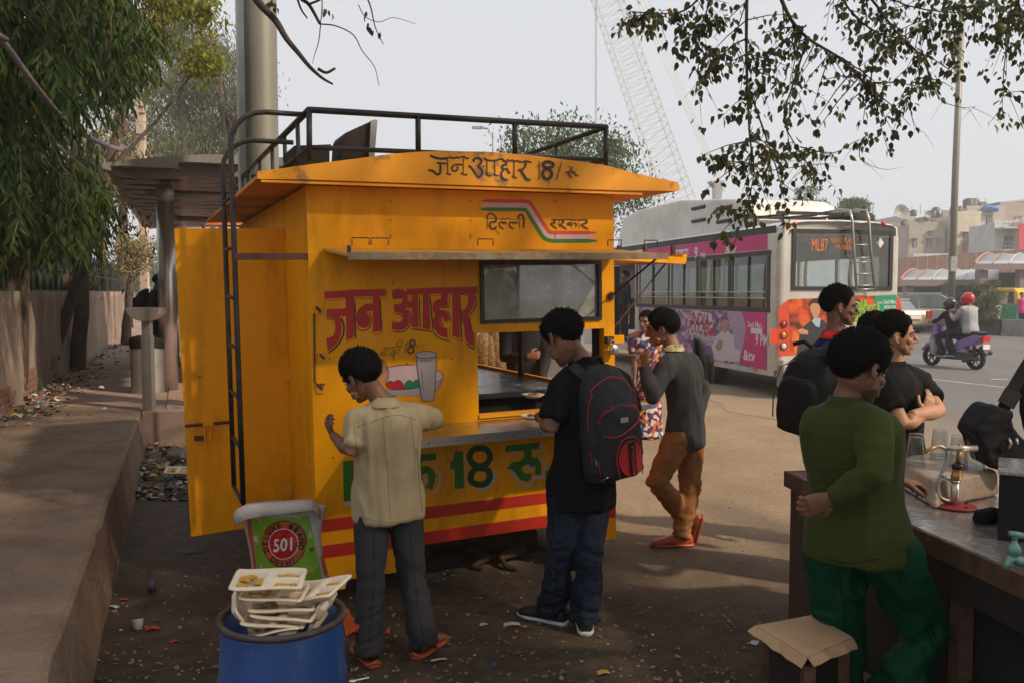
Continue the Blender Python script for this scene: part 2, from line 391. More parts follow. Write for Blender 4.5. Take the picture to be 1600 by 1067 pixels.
m_conc = mat('footpath_concrete', (.235, .165, .115), .85, var=.2, scale=1.8, bump=.7, bscale=22, dirt=(.14, .09, .06), damt=.75, dscale=2.6, bdist=.03, crease=.35, cscale=1.6)
m_wallp = mat('old_plaster', (.33, .25, .19), .9, var=.16, scale=2.2, bump=.5, bscale=14, dirt=(.15, .105, .08), damt=.75, dscale=1.3, stretch=(1, 1, .35), bdist=.03)
m_brick = mat('old_brick', (.25, .125, .085), .9, var=.3, scale=9, bump=.5, bscale=40)
m_steel = mat('brushed_steel', (.56, .51, .46), .30, .75, var=.08, scale=3, bump=.05, bscale=60, stretch=(1, 1, .05))
m_steel2 = mat('dull_steel', (.42, .41, .39), .42, .8, var=.15, scale=4, dirt=(.2, .17, .14), damt=.4)
m_rust = mat('rusty_iron', (.12, .062, .038), .8, .3, var=.4, scale=14, bump=.3, bscale=60)
m_black = mat('black_paint', (.018, .017, .018), .38, .2, var=.3, scale=20, dirt=(.09, .07, .055), damt=.5, dscale=9)
m_rubber = mat('tyre_rubber', (.022, .021, .02), .8, var=.2, bump=.2)
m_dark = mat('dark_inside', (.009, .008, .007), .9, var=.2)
m_white = mat('white_paint', (.72, .71, .68), .5, var=.05)
m_bark = mat('bark', (.10, .07, .05), .95, var=.35, scale=7, bump=.9, bscale=12, stretch=(1, 1, .25), bdist=.04)
m_grey = mat('grey_paint', (.30, .30, .29), .5, var=.1)
# ground, road, footpath
b = MB(); n = 60
b.add([(-400, -120, 0), (400, -120, 0), (400, 900, 0), (-400, 900, 0)], [(0, 1, 2, 3)])
b.build('ground', ground_mat(), kind='structure')
pts = []
edge = [(2.3, 23), (2.75, 17.5), (3.25, 14), (3.5, 11.5), (3.75, 9.5), (4.1, 8), (4.6, 6.2), (5.4, 4), (6.6, 0), (8, -6), (24, -110)]
edge = [(-70, 320), (-13, 85), (-3.2, 45)] + edge
E2 = []
for i in range(len(edge) - 1):
	for k in range(8):
		t = k / 8; x = edge[i][0] * (1 - t) + edge[i + 1][0] * t; y = edge[i][1] * (1 - t) + edge[i + 1][1] * t
		E2.append((x + noise.noise(V((x * .9, y * .9, 3))) * .35, y + noise.noise(V((x * 1.3, y * 1.1, 9))) * .25))
b = MB(); b.poly([V((x, y, .004)) for x, y in E2] + [V((390, -110, .004)), V((390, 320, .004))]); b.build('road', road_mat(), kind='structure')
m_line = mat('road_line_paint', (.50, .46, .40), .8, var=.2, scale=3, dirt=(.2, .17, .14), damt=.9, dscale=5)
def ground_line(px0, px1, w, name, z=.008):
	a, c = G(*px0, z), G(*px1, z); d = (c - a).normalized(); x = V((d.y, -d.x, 0)) * w / 2
	b = MB(); b.add([a - x, a + x, c + x, c - x], [(0, 1, 2, 3)]); return b.build(name, m_line, kind='structure')
ground_line((1500, 516), (1700, 537), .15, 'lane_marking')
ground_line((1440, 590), (1760, 626), .10, 'lane_marking')
SD = V((-.3545, .935, 0)); SN = V((.935, .3545, 0))
def SP(xo, Y, z=0.0): return V((xo - .379 * Y, Y, z))
FZ = .42
def slab(outline, z0, z1, name, m, nseg=1, bevel=.03):
	b = MB(); P = [V((p[0], p[1], z0)) for p in outline]; b.prism(P, (0, 0, z1 - z0)); return b.build(name, m, kind='structure')
kerbL = []
for i in range(60):
	Y = -2 + i * .205
	kerbL.append(SP(-.50 + noise.noise(V((0, Y * 1.7, 1))) * .018 + noise.noise(V((3, Y * 6, 1))) * .010, Y))
m_kerb = m_conc
b = MB(); n = len(kerbL); vs = []
for i, p in enumerate(kerbL):
	q = V((noise.noise(V((p.y * 5, 0, 0))) * .02, 0, 0)); w = SP(-2.3, p.y)
	vs += [V((w.x, w.y, FZ)), V((p.x - .035, p.y, FZ)) + q, V((p.x - .012, p.y, FZ - .018 + noise.noise(V((p.y * 7, 5, 0))) * .012)) + q, V((p.x + .012, p.y, FZ * .5)), V((p.x + .05, p.y, -.02))]
f = []
for i in range(n - 1):
	for k in range(4): f.append((i * 5 + k, i * 5 + k + 1, i * 5 + k + 6, i * 5 + k + 5))
b.add(vs, f); b.build('footpath', m_conc, kind='structure', smooth=False)
yk = kerbL[-1].y
slab([SP(-2.3, yk), SP(-.5, yk), SP(-.5, 9.6) + V((0, 0, 0)), SP(1.4, 9.9), SP(1.4, 26), SP(-.3, 60), SP(-2.3, 60)], -.02, FZ - .002, 'bus_stop_platform', mat('platform_concrete', (.34, .235, .19), .85, var=.15, scale=2, dirt=(.16, .11, .08), damt=.7, dscale=2.2, bump=.3))
m_pav = mat('pink_paver', (.40, .24, .20), .85, var=.16, scale=5, dirt=(.18, .12, .09), damt=.6, bump=.3)
plat = bpy.data.objects['bus_stop_platform']
me0 = None
for i in range(5):
	for j in range(6):
		c = SP(-.05 + i * .36, 10.25 + j * .62, FZ + .006)
		if me0 is None:
			bb = MB(); bb.box(V((0, 0, 0)), (.17, .30, .010), (SN, SD, V((0, 0, 1)))); me0 = bb.build('paver', m_pav, origin=(0, 0, 0))
			o = me0
		else:
			o = me0.copy(); COL.objects.link(o)
		o.parent = plat; o.location = c - plat.location + V((0, 0, random.uniform(-.002, .002)))
# boundary wall with bricks showing, and fence
bw = thing('boundary_wall', 'low plastered boundary wall with exposed bricks along the footpath', 'wall', SP(-2.06, 10, FZ))
b = MB(); vs = []; ny, nz_ = 90, 9
for i in range(ny + 1):
	Y = 2.0 + i * .30
	for k in range(nz_ + 1):
		z = FZ - .05 + 1.40 * k / nz_
		d = noise.noise(V((Y * 1.2, z * 2, 2))) * .035 + noise.noise(V((Y * 5, z * 6, 4))) * .012
		if k == nz_: z += noise.noise(V((Y * 2, 3, 3))) * .03
		vs.append(SP(-2.0 + d, Y, z))
	vs.append(SP(-2.25, Y, FZ + 1.35)); vs.append(SP(-2.25, Y, 0))
m_ = nz_ + 3; f = [(i * m_ + k, (i + 1) * m_ + k, (i + 1) * m_ + k + 1, i * m_ + k + 1) for i in range(ny) for k in range(m_ - 1)]
b.add(vs, f); b.build('plaster_face', m_wallp, bw, smooth=True)
bm_ = MB(); bm_.box((0, 0, 0), (.035, .11, .034), (SN, SD, V((0, 0, 1)))); br0 = bm_.build('brick', m_brick, origin=(0, 0, 0)); first = True
for (Yc, zc, nyb, nzb) in ((9.1, .52, 4, 3), (10.6, .52, 4, 4), (15.8, 1.1, 2, 12), (12.9, .5, 3, 4), (7.9, .5, 3, 2)):
	for k in range(nzb):
		for i in range(nyb):
			if random.random() < .18: continue
			o = br0 if first else br0.copy()
			if not first: COL.objects.link(o)
			first = False; o.parent = bw
			Y = Yc + (i + .5 * (k % 2)) * .225; o.location = SP(-2.0 - .012 + random.uniform(-.006, .012), Y, zc + k * .078) - bw.location
Y0, Y1 = 2.0, 29.0
fe = thing('iron_fence', 'tall iron railing backed with green sheets on top of the boundary wall', 'fence', SP(-2.12, 10, FZ + 1.33))
m_green = mat('green_sheet', (.035, .085, .05), .7, var=.3, scale=1.5, dirt=(.09, .08, .06), damt=.5)
m_rail = mat('old_green_iron', (.05, .055, .045), .7, .3, var=.3)
Y = Y0; prev = None; k = 0
b0 = MB(); b0.box((0, 0, .42), (.02, .02, .44)); bar0 = b0.build('fence_post', m_rail, origin=(0, 0, 0)); first = True
while Y < Y1:
	o = bar0 if first else bar0.copy()
	if not first: COL.objects.link(o)
	first = False; o.parent = fe; o.location = SP(-2.12, Y, FZ + 1.30) - fe.location; Y += .62
for zz in (.06, .42, .80):
	b = MB(); b.bar(SP(-2.12, Y0, FZ + 1.3 + zz), SP(-2.12, Y1, FZ + 1.3 + zz), .03, .03); b.build('rail', m_rail, fe)
for i in range(14):
	ya, yb = 6.0 + i * 1.7, 6.0 + (i + 1) * 1.7 - .06
	b = MB(); P = [SP(-2.18, ya, FZ + 1.36), SP(-2.18, yb, FZ + 1.36), SP(-2.18, yb, FZ + 2.10 + .05 * math.sin(i * 3)), SP(-2.18, ya, FZ + 2.10 + .05 * math.sin(i * 3 + 1))]
	b.prism(P, SN * .012); b.build('sheet_panel', m_green, fe)
# food cart (yellow kiosk on wheels)
KO = V((-1.0872, 4.7636, .12)); KY, KT = .4195, .0171
uh = V((math.cos(KY), math.sin(KY), 0)); zz_ = V((0, 0, 1))
KU = uh * math.cos(KT) + zz_ * math.sin(KT); KV = zz_ * math.cos(KT) - uh * math.sin(KT); KN = V((math.sin(KY), -math.cos(KY), 0)); KW = 1.9347
KAX = (KU, KN, KV)
def L3(u, v, w=0.0): return KO + KU * u + KV * v + KN * w
def K(px, py, w=0.0):
	p = onplane(px, py, KO + KN * w, KN) - KO - KN * w; return (p.dot(KU), p.dot(KV))
def KP(px, py, w=0.0): return onplane(px, py, KO + KN * w, KN)
m_yel = mat('yellow_enamel', (.92, .372, .001), .42, var=.07, scale=1.6, dirt=(.42, .165, .008), damt=.7, dscale=4.5, bump=.30, bscale=2.2, spec=.22, bdist=.035, dlo=.5, dhi=.74, stretch=(1, 1, .3))
m_yel2 = mat('yellow_enamel_chipped', (.86, .335, .002), .5, var=.06, scale=2, dirt=(.22, .13, .07), damt=.85, dscale=4.5, bump=.2, bscale=9, bdist=.02, dlo=.56, dhi=.62)
cart = thing('food_cart', 'yellow painted street food kiosk with railed roof and red hand lettering', 'food cart', (KO.x + .6, KO.y + .9, 0))
def kbox(name, u0, u1, v0, v1, w0, w1, m, parent=None, smooth=False, label=None):
	b = MB(); b.box(L3((u0 + u1) / 2, (v0 + v1) / 2, (w0 + w1) / 2), (abs(u1 - u0) / 2, abs(w1 - w0) / 2, abs(v1 - v0) / 2), KAX); return b.build(name, m, parent or cart, smooth, label)
def holed(name, f3, a0, a1, c0, c1, holes, th, m, parent):
	"""wall in (a,c) with rectangular holes; f3(a,c,t)"""
	xs = sorted({a0, a1} | {h[0] for h in holes} | {h[1] for h in holes}); ys = sorted({c0, c1} | {h[2] for h in holes} | {h[3] for h in holes})
	xs = [x for x in xs if a0 <= x <= a1]; ys = [y for y in ys if c0 <= y <= c1]
	inh = lambda x, y: any(h[0] < x < h[1] and h[2] < y < h[3] for h in holes)
	solid = [[not inh((xs[i] + xs[i + 1]) / 2, (ys[j] + ys[j + 1]) / 2) for j in range(len(ys) - 1)] for i in range(len(xs) - 1)]
	b = MB()
	for i in range(len(xs) - 1):
		for j in range(len(ys) - 1):
			if not solid[i][j]: continue
			x0, x1, y0, y1 = xs[i], xs[i + 1], ys[j], ys[j + 1]
			b.add([f3(x0, y0, 0), f3(x1, y0, 0), f3(x1, y1, 0), f3(x0, y1, 0)], [(0, 1, 2, 3)])
			b.add([f3(x0, y0, -th), f3(x1, y0, -th), f3(x1, y1, -th), f3(x0, y1, -th)], [(3, 2, 1, 0)])
			nb = lambda a, c: 0 <= a < len(xs) - 1 and 0 <= c < len(ys) - 1 and solid[a][c]
			for (ok, p, q) in ((nb(i - 1, j), (x0, y0), (x0, y1)), (nb(i + 1, j), (x1, y0), (x1, y1)), (nb(i, j - 1), (x0, y0), (x1, y0)), (nb(i, j + 1), (x0, y1), (x1, y1))):
				if not ok: b.add([f3(*p, 0), f3(*q, 0), f3(*q, -th), f3(*p, -th)], [(0, 1, 2, 3)])
	return b.build(name, m, parent)
FW = .15
VT = K(720, 293, FW)[1]
wu0, wv1 = K(749, 409); wu1, wv0 = K(939, 500); wv0 = (wv0 + K(751, 506)[1]) / 2; wv1 = (wv1 + K(938.5, 407.5)[1]) / 2
ou0 = K(747, 590)[0]; ou1 = K(944.6, 590)[0]; ov1 = (K(746, 521)[1] + K(944, 513)[1]) / 2; ov0 = K(747, 652)[1]
cu0, cu1 = K(626, 850)[0], K(885, 850)[0]; CV = K(663, 850)[1]
print('kiosk', VT, wu0, wu1, wv0, wv1, ou0, ou1, ov0, ov1, CV)
KD = 3.0
f_front = lambda a, c, t: L3(a, c, t)
holed('front_wall', f_front, 0, KW, 0, VT, [(wu0, wu1, wv0, wv1), (ou0, ou1, ov0, ov1), (cu0, cu1, -1, CV)], .035, m_yel, cart)
holed('left_wall', lambda a, c, t: L3(-t * 1.0 - .0 if False else 0.0 - t, c, a), -KD, -.037, .10, VT, [(-2.2, -.66, .10, 2.0)], .035, m_yel, cart) if False else None
b_l = holed('left_wall', lambda a, c, t: L3(0.002 - t, c, a), -KD, -.037, .12, VT, [(-1.6, -.74, .05, 2.02)], .03, m_yel, cart)
r_v0, r_v1 = ov0 + .10, ov1
holed('right_wall', lambda a, c, t: L3(KW - .002 + t, c, a), -KD, -.037, .0, VT, [(-2.75, -.16, r_v0, r_v1), (-1.30, -.25, wv0 + .0, wv1), (-2.7, -1.42, wv0, wv1)], .03, m_yel, cart)
kbox('back_wall', 0.03, KW - .03, .1, VT, -KD + .0, -KD + .03, m_yel)
kbox('floor', .03, KW - .03, .22, .26, -KD + .03, -.037, m_rust)
top = [(402, 279), (403, 268), (440, 263.5), (486, 257), (560, 248), (610, 241), (655, 237.5), (700, 236.5), (760, 237.5), (830, 243), (900, 252), (950, 259.5), (1000, 273), (1058, 285), (1062, 291), (1062, 298)]
bot = [(1059, 299), (957, 297.5), (720, 289.5), (600, 285), (482, 281), (404, 280)]
prof = [K(x, y, FW) for x, y in top] + [K(x, y, FW) for x, y in bot]
prof = [(u, max(v, VT + .004)) for u, v in prof]
b = MB(); b.prism([L3(u, v, FW) for u, v in prof], KN * -.02); b.build('fascia', m_yel2, cart)
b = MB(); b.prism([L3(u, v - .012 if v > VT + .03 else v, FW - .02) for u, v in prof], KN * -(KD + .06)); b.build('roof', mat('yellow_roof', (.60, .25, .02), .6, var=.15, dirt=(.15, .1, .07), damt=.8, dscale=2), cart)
b = MB(); b.bar(L3(prof[0][0] + .02, VT - .003, FW - .012), L3(KW + .12, VT - .003, FW - .012), .03, .012); b.build('drip_edge', m_yel2, cart)
for u in (.25, KW - .25): kbox('chassis_rail', u - .03, u + .03, .12, .20, -KD + .1, -.05, m_rust)
kbox('axle', .2, KW - .2, .10, .15, -.75, -.70, m_rust)
for (u, w) in ((.42, -.95), (1.52, -.95), (.42, -2.4), (1.52, -2.4)):
	c = L3(u, .13, w); b = MB(); ax = (KN, zz_, uh)
	b.lathe(c - uh * .08, [(.14, 0), (.235, .0), (.25, .04), (.25, .12), (.235, .16), (.14, .16)], 28, ax); wobj = b.build('wheel', m_rubber, cart, True)
	b = MB(); b.lathe(c - uh * .05, [(0, .0), (.05, -.02), (.06, .02), (.13, .02), (.145, .0), (.145, .1), (.0, .1)], 20, ax); b.build('rim', m_rust, wobj, True)
fr = MB(); t_ = .022
fr.box(L3((wu0 + wu1) / 2, wv1 - t_ / 2, .004), ((wu1 - wu0) / 2, .012, t_ / 2), KAX); fr.box(L3((wu0 + wu1) / 2, wv0 + t_ / 2, .004), ((wu1 - wu0) / 2, .012, t_ / 2), KAX)
fr.box(L3(wu0 + t_ / 2, (wv0 + wv1) / 2, .0045), (t_ / 2, .0122, (wv1 - wv0) / 2 - t_), KAX); fr.box(L3(wu1 - t_ / 2, (wv0 + wv1) / 2, .0045), (t_ / 2, .0122, (wv1 - wv0) / 2 - t_), KAX)
wf = fr.build('window_frame', m_black, cart)
kbox('pane', wu0 + t_, wu1 - t_, wv0 + t_, wv1 - t_, -.012, -.008, thin_glass('dust_reflection_pane', (.85, .87, .86), .16, .02, .62, (.62, .60, .55)), wf)  # the pane's pale film stands in for hazy reflections as well as dust
for (a, c) in ((-1.30, -.25), (-2.7, -1.42)):
	kbox('side_pane', KW - .020, KW - .016, wv0, wv1, a, c, thin_glass('dust_reflection_pane2', (.85, .87, .86), .05, .02, .35, (.62, .6, .56)), cart)
for (w, m) in ((-1.36, m_black), (-2.65, m_steel2), (-.17, m_black)):
	kbox('side_post', KW - .055, KW - .035, .3, VT, w - .03, w + .03, m)
kbox('side_post', KW - .075, KW - .055, .3, VT - .05, -1.30, -1.27, m_rust)
kbox('inner_worktop', KW - .75, KW - .04, ov0 + .04, ov0 + .075, -2.75, -.50, mat('wet_worktop', (.20, .22, .24), .22, .7, var=.25, scale=5, dirt=(.45, .45, .45), damt=.5, dscale=7))
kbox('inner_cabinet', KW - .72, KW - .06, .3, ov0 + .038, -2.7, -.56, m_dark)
kbox('steel_locker', ou0 - .10, ou0 + .10, .26, ov1 + .15, -1.15, -.85, m_steel2)
kbox('inner_shelf', .05, .9, 1.25, 1.28, -2.9, -2.3, m_steel2)
kbox('sill', ou0, ou1, ov0 - .005, ov0 + .02, -.036, .012, m_yel2)
cv = K(747, 657)[1]; cuL = K(600, 690, .45)[0]; cuR = KW - .10
ct = MB(); ct.box(L3((cuL + cuR) / 2, cv - .008, .225), ((cuR - cuL) / 2, .215, .008), KAX); ctop = ct.build('counter_top', mat('counter_steel', (.55, .56, .56), .22, .95, var=.15, scale=6, dirt=(.30, .26, .22), damt=.4, dscale=5), cart)
lp = MB(); lp.box(L3((cuL + cuR) / 2, cv - .022, .444), ((cuR - cuL) / 2 + .002, .004, .024), KAX); lp.build('lip', m_steel, ctop)
sc = MB()
for i in range(9): sc.sphere(L3(cuL + .08 + i * .165, cv - .022, .449), .005, 6, 4)
sc.build('screw_heads', m_rust, ctop, kind='stuff')
for u in (cuL + .1, cuR - .15):
	b = MB(); b.bar(L3(u, cv - .03, .40), L3(u, cv - .32, .012), .02); b.build('bracket', m_yel, cart)
scv = K(1000, 622, -.3)[1]
kbox('side_counter', KW + .004, KW + .36, cv - .035, cv - .005, -1.5, -.12, m_steel)
b = MB(); b.bar(L3(KW + .30, cv - .04, -.14), L3(KW + .01, cv - .30, -.14), .03, .012); b.build('bracket', m_yel, cart)
h0 = K(505, 392.5); hv = K(740, 389.5)[1]; ff = K(537, 399, .58); fv = (K(537, 400, .58)[1] + K(1025, 394.5, .58)[1]) / 2
u0, u1 = h0[0], KW + .01
fl = MB(); nrm = (L3(0, fv, .58) - L3(0, hv, 0)).cross(KU).normalized()
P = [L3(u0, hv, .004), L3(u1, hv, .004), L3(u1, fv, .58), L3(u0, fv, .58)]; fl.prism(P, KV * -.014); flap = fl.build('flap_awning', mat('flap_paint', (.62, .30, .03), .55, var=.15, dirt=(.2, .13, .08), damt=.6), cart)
b = MB(); b.bar(L3(u0, fv - .012, .582), L3(u1, fv - .012, .582), .022, .036); b.build('flap_edge', mat('worn_edge', (.30, .20, .12), .7, .3, var=.3, scale=30, dirt=(.5, .47, .4), damt=.6, dscale=20), flap)
for u in (u0 + .06, u0 + .75, u1 - .30, u1 - .05, u0 + .16):
	b = MB(); b.tube([L3(u, hv, .42), L3(u, hv + .035, .42), L3(u + .09, hv + .035, .42), L3(u + .09, hv, .42)], .004, 6); b.build('handle', m_rust, flap)
b = MB(); b.box(L3(u0 + .01, fv + .012, .56), (.008, .01, .03), KAX); b.build('latch', m_rust, flap)
b = MB(); b.tube([L3(u1 - .03, fv - .01, .55), KP(958, 460, .03)], .006, 6); b.build('prop_rod', m_rust, cart)
b = MB(); b.sphere(KP(955, 463, .015), (.022, .012, .03), 10, 6, KAX); b.build('rod_socket', m_rust, cart)
sv = hv - .02
b = MB(); b.prism([L3(KW + .004, sv, -.10), L3(KW + .60, sv - .03, -.10), L3(KW + .60, sv - .03, -1.7), L3(KW + .004, sv, -1.7)], KV * -.02); sfl = b.build('side_flap', m_yel2, cart)
b = MB(); b.bar(L3(KW + .60, sv - .03, -.08), L3(KW + .60, sv - .03, -1.7), .03, .05); b.build('flap_edge', m_yel, sfl)
b = MB(); b.bar(L3(KW + .02, sv - .02, -.085), L3(KW + .60, sv - .05, -.085), .03, .045); b.build('flap_edge', m_yel, sfl)
for u in (.1, .3, .52):
	b = MB(); b.box(L3(KW + u, sv + .02, -.1), (.012, .012, .03), KAX); b.build('lug', m_rust, sfl)
b = MB(); b.tube([L3(KW + .55, sv - .04, -.2), L3(KW + .01, sv - .6, -.2)], .006, 6); b.build('prop_rod', m_rust, sfl)
m_pipe = m_black
def kp(px, py, w): return KP(px, py, w)
rl = MB()
fl_t, fr_t = kp(483, 172, .02), kp(948, 199, .02)
def rail(a, c, r=.016, name='roof_rail'):
	b = MB(); b.tube([a, c], r, 8); return b.build(name, m_pipe, cart, True)
rail(fl_t, fr_t, .018)
rail(kp(483, 231, .02), kp(948, 250, .02), .014)
for (x, y0, y1) in ((483, 172, 250), (653, 178, 240), (804, 190, 243), (946, 197, 260)):
	rail(kp(x, y0, .02), kp(x + .5, y1 + 3, .02), .016, 'rail_post')
bl = fl_t - KN * 2.9; brr = fr_t - KN * 2.9
rail(fl_t, bl, .018); rail(fr_t, brr, .016)
dn = kp(483, 231, .02) - fl_t
rail(fl_t + dn, bl + dn, .013); rail(fr_t + dn, brr + dn, .013)
for k in (.35, .8, 1.3, 1.9, 2.5, 2.9):
	rail(fl_t - KN * k, fl_t - KN * k + KV * -.40, .013, 'rail_post')
for k in (.7, 1.4, 2.1, 2.9):
	rail(fr_t - KN * k, fr_t - KN * k + KV * -.36, .013, 'rail_post')
rail(bl, brr, .016)
for (nm_, pts_, w_, th_) in (('roof_tub', ((458, 232), (460, 228), (517, 226), (519, 232), (515, 236), (515, 262), (462, 262)), -.45, .38), ('roof_hopper', ((533, 262), (536, 216), (540, 208), (586, 187), (588, 190), (581, 250), (580, 262)), -.6, .3)):
	b = MB(); b.prism([KP(x, y, w_) for x, y in pts_], KN * -th_); b.build(nm_, mat('sooty_metal', (.022, .018, .016), .6, .3, var=.4, dirt=(.07, .05, .04), damt=.5), cart)
b = MB(); b.prism([KP(x, y, -.595) for x, y in ((578, 190), (588, 189), (582, 262), (574, 262))], KN * .03); b.build('hopper_flange', m_steel2, cart)
oo = .385
def LA(w, v): return L3(-oo, v, w)
vt1 = (fl_t - KO).dot(KV);
def stringer(w, vtop, name):
	b = MB(); P = [LA(w, .50), LA(w, 1.2), LA(w, vtop - .18)]
	for k in range(1, 6):
		a = math.pi / 2 * k / 5; P.append(LA(w, vtop - .18) + KV * (.18 * math.sin(a)) + KU * (.18 * (1 - math.cos(a))))
	P.append(L3(0.02, vtop, w)); b.tube(P, .0145, 8); return b.build(name, m_pipe, ladp, True)
ladp = MB(); ladp.tube([LA(-.02, .5), LA(-.46, .5)], .012, 8); ladp = ladp.build('ladder', m_pipe, cart, True, label='black pipe ladder')
stringer(-.02, vt1 - .02, 'stringer'); stringer(-.46, vt1 - .10, 'stringer')
for v in np.arange(.8, 2.2, .27):
	b = MB(); b.tube([LA(-.02, v), LA(-.46, v)], .011, 8); b.build('rung', m_pipe, ladp, True)
for v in (K(420, 402, -.1)[1],):
	b = MB(); b.bar(LA(-.02, v), L3(0, v, -.02), .03, .035); b.build('ladder_bracket', m_rust, ladp)
HW, DV0, DV1 = -.75, (K(380, 827, -.75)[1]), (K(380, 357, -.75)[1])
du1 = -.035; du0 = (K(284, 600, -.78)[0])
door = MB(); nd = KN
DP = lambda px, py: K(px, py, HW)
pl = [DP(272.5, 357), DP(455, 357), DP(461, 812), DP(298.5, 838)]
door.prism([L3(u, v, HW) for u, v in pl], KN * -.03); door = door.build('side_door', m_yel, cart)
def onD(px, py, w=.0): return KP(px, py, HW + w)
def bar_on(name, a, c, r, m, par, w=.012):
	b = MB(); b.tube([onD(*a, w), onD(*c, w)], r, 8); return b.build(name, m, par, True)
bolt = bar_on('bolt', (289, 665), (358, 659), .009, m_rust, door)
for x in (301, 335):
	b = MB(); b.box(onD(x, 663 - (x - 301) * .1, .006), (.012, .006, .04), KAX); b.build('bolt_plate', m_yel2, bolt)
b = MB(); b.box(onD(325, 661, .014), (.03, .012, .014), KAX); b.build('bolt_plate', m_yel2, bolt)
b = MB(); b.tube([onD(320, 668, .02), onD(320, 690, .02), onD(329, 692, .02), onD(330, 668, .02)], .006, 6); b.build('hasp', m_yel2, bolt)
b = MB(); b.box(onD(311, 684, .01), (.028, .01, .014), KAX); b.build('staple', m_rust, bolt)
b = MB(); b.sphere(onD(312, 588, .001), (.012, .003, .004), 8, 6, KAX); b.build('dent_hole', m_black, door)
for y in (590, 768):
	b = MB(); b.box(onD(451, y, .006), (.028, .006, .036), KAX); hb = b.build('hinge', m_yel2, door)
	b = MB(); b.tube([onD(459, y - 10, .01), onD(460, y + 12, .01)], .008, 8); b.build('hinge_pin', m_rust, hb)
for (x, y, kx, ky) in ((497, 484, .018, .026), (503, 557, .022, .024), (500, 605, .02, .03)):
	b = MB(); b.box(KP(x, y, .006), (kx, .006, ky), KAX); h_ = b.build('latch', m_yel2, cart)
	b = MB(); b.tube([KP(x - 3, y - 4, .016), KP(x + 4, y + 3, .016)], .007, 6); b.build('latch_pin', m_rust, h_)
b = MB(); b.tube([KP(491, 490, .008), KP(492, 595, .008), KP(498, 604, .012)], .005, 6); b.build('drop_rod', m_rust, cart)
b = MB(); b.bar(KP(494, 601, .02), KP(507, 600, .02), .006, .01); b.build('latch_tongue', m_rust, cart)
b = MB(); b.box(L3(K(966, 524)[0], K(966, 530)[1], -.005), (.045, .004, .025), KAX); b.build('hasp', m_yel, cart)
b = MB(); b.box(KP(952, 531, .02), (.024, .02, .022), KAX); b.build('lock_cover', m_rust, cart)
b = MB(); b.lathe(KP(958, 546, .035), [(0, 0), (.030, 0), (.034, .006), (.034, .018), (.028, .024), (0, .024)], 20, (KU, KV, KN)); pk = b.build('padlock', m_steel, cart, True)
b = MB(); c_ = KP(957, 538, .045); b.tube([c_ + KU * .017 * math.cos(a) + KV * .025 * math.sin(a) for a in np.linspace(-.3, 3.44, 10)], .004, 6); b.build('shackle', m_steel, pk, True)
b = MB(); b.box(KP(958, 546, .061), (.004, .002, .010), KAX); b.build('keyhole', m_dark, pk)
b = MB(); b.tube([L3(KW - .01, K(960, 547)[1] - .02, -.03), L3(KW + .18, K(960, 547)[1] - .05, -.06)], .012, 8); b.build('door_bar', m_rust, cart)
rv = MB()
def riv(px, py, w=.0, r=.005): rv.sphere(KP(px, py, w), r, 6, 4)
for x in (610, 735, 867):
	for y in (315, 345, 368, 395 if x < 600 else 372): riv(x, y)
for x, y in ((614, 442), (515, 560), (812, 520), (828, 518), (520, 715), (500, 790), (545, 765), (700, 771), (737, 766), (776, 762), (815, 758), (848, 752), (705, 560), (636, 567), (655, 808), (800, 690), (852, 690)): riv(x, y)
rv.build('rivets', m_rust, cart, kind='stuff')
# painted lettering on the cart
def pm(name, col, **k):
	k.setdefault('rough', .45); k.setdefault('var', .10); k.setdefault('scale', 5); return mat(name, col, **k)
p_red = pm('paint_red', (.52, .012, .012), dirt=(.30, .02, .01), damt=.4); p_blk = pm('paint_black', (.022, .018, .016)); p_grn = pm('paint_green', (.035, .17, .012)); p_dgr = pm('paint_dark_green', (.015, .065, .03))
p_wht = pm('paint_pale', (.52, .42, .42)); p_org = pm('paint_orange', (.62, .055, .012)); p_pink = pm('paint_pink', (.60, .42, .42)); p_gry = pm('paint_grey', (.36, .31, .31)); p_tea = pm('paint_teal', (.01, .18, .085))
p_tan = pm('paint_tan', (.52, .25, .10)); p_stripe = pm('paint_stripe', (.58, .025, .010), dirt=(.35, .04, .01), damt=.35); p_red2 = pm('paint_bright_red', (.50, .012, .015))
_wz = [0]
def paint(name, m, xf, polys=(), strokes=(), w0=.0015, label=None, parent=None, sm=True):
	"""polys: closed outlines; strokes: (points, width). xf: (x0,y0,scale)"""
	x0, y0, s = xf; b = MB(); w = w0
	for k, p in enumerate(polys):
		b.poly([KP(x0 + x / s, y0 + y / s, w) for x, y in p]); w += .00012
		if k < len(polys) - 1 or strokes: b.build(name, m, parent or cart, label=label); b = MB()
	for st in strokes:
		pts, wd = st[0], st[1]; closed = len(pts) > 2 and pts[0] == pts[-1]
		q = smooth_pl(pts, 4) if (sm and len(pts) > 2) else pts
		v, f = stroke2d(q, wd, taper=not closed)
		b.add([KP(x0 + x / s, y0 + y / s, w) for x, y in v], f); w += .00012
	return b.build(name, m, parent or cart, label=label)
Z1 = (500, 440, 8.892); Z2 = (610, 440, 9.697); Z3 = (660, 230, 12.308); Z4 = (780, 230, 12.308); Z5 = (740, 300, 8.0); Z6 = (640, 680, 7.273); Z7 = (570, 520, 8.893); Z0 = (0, 0, 1.0)
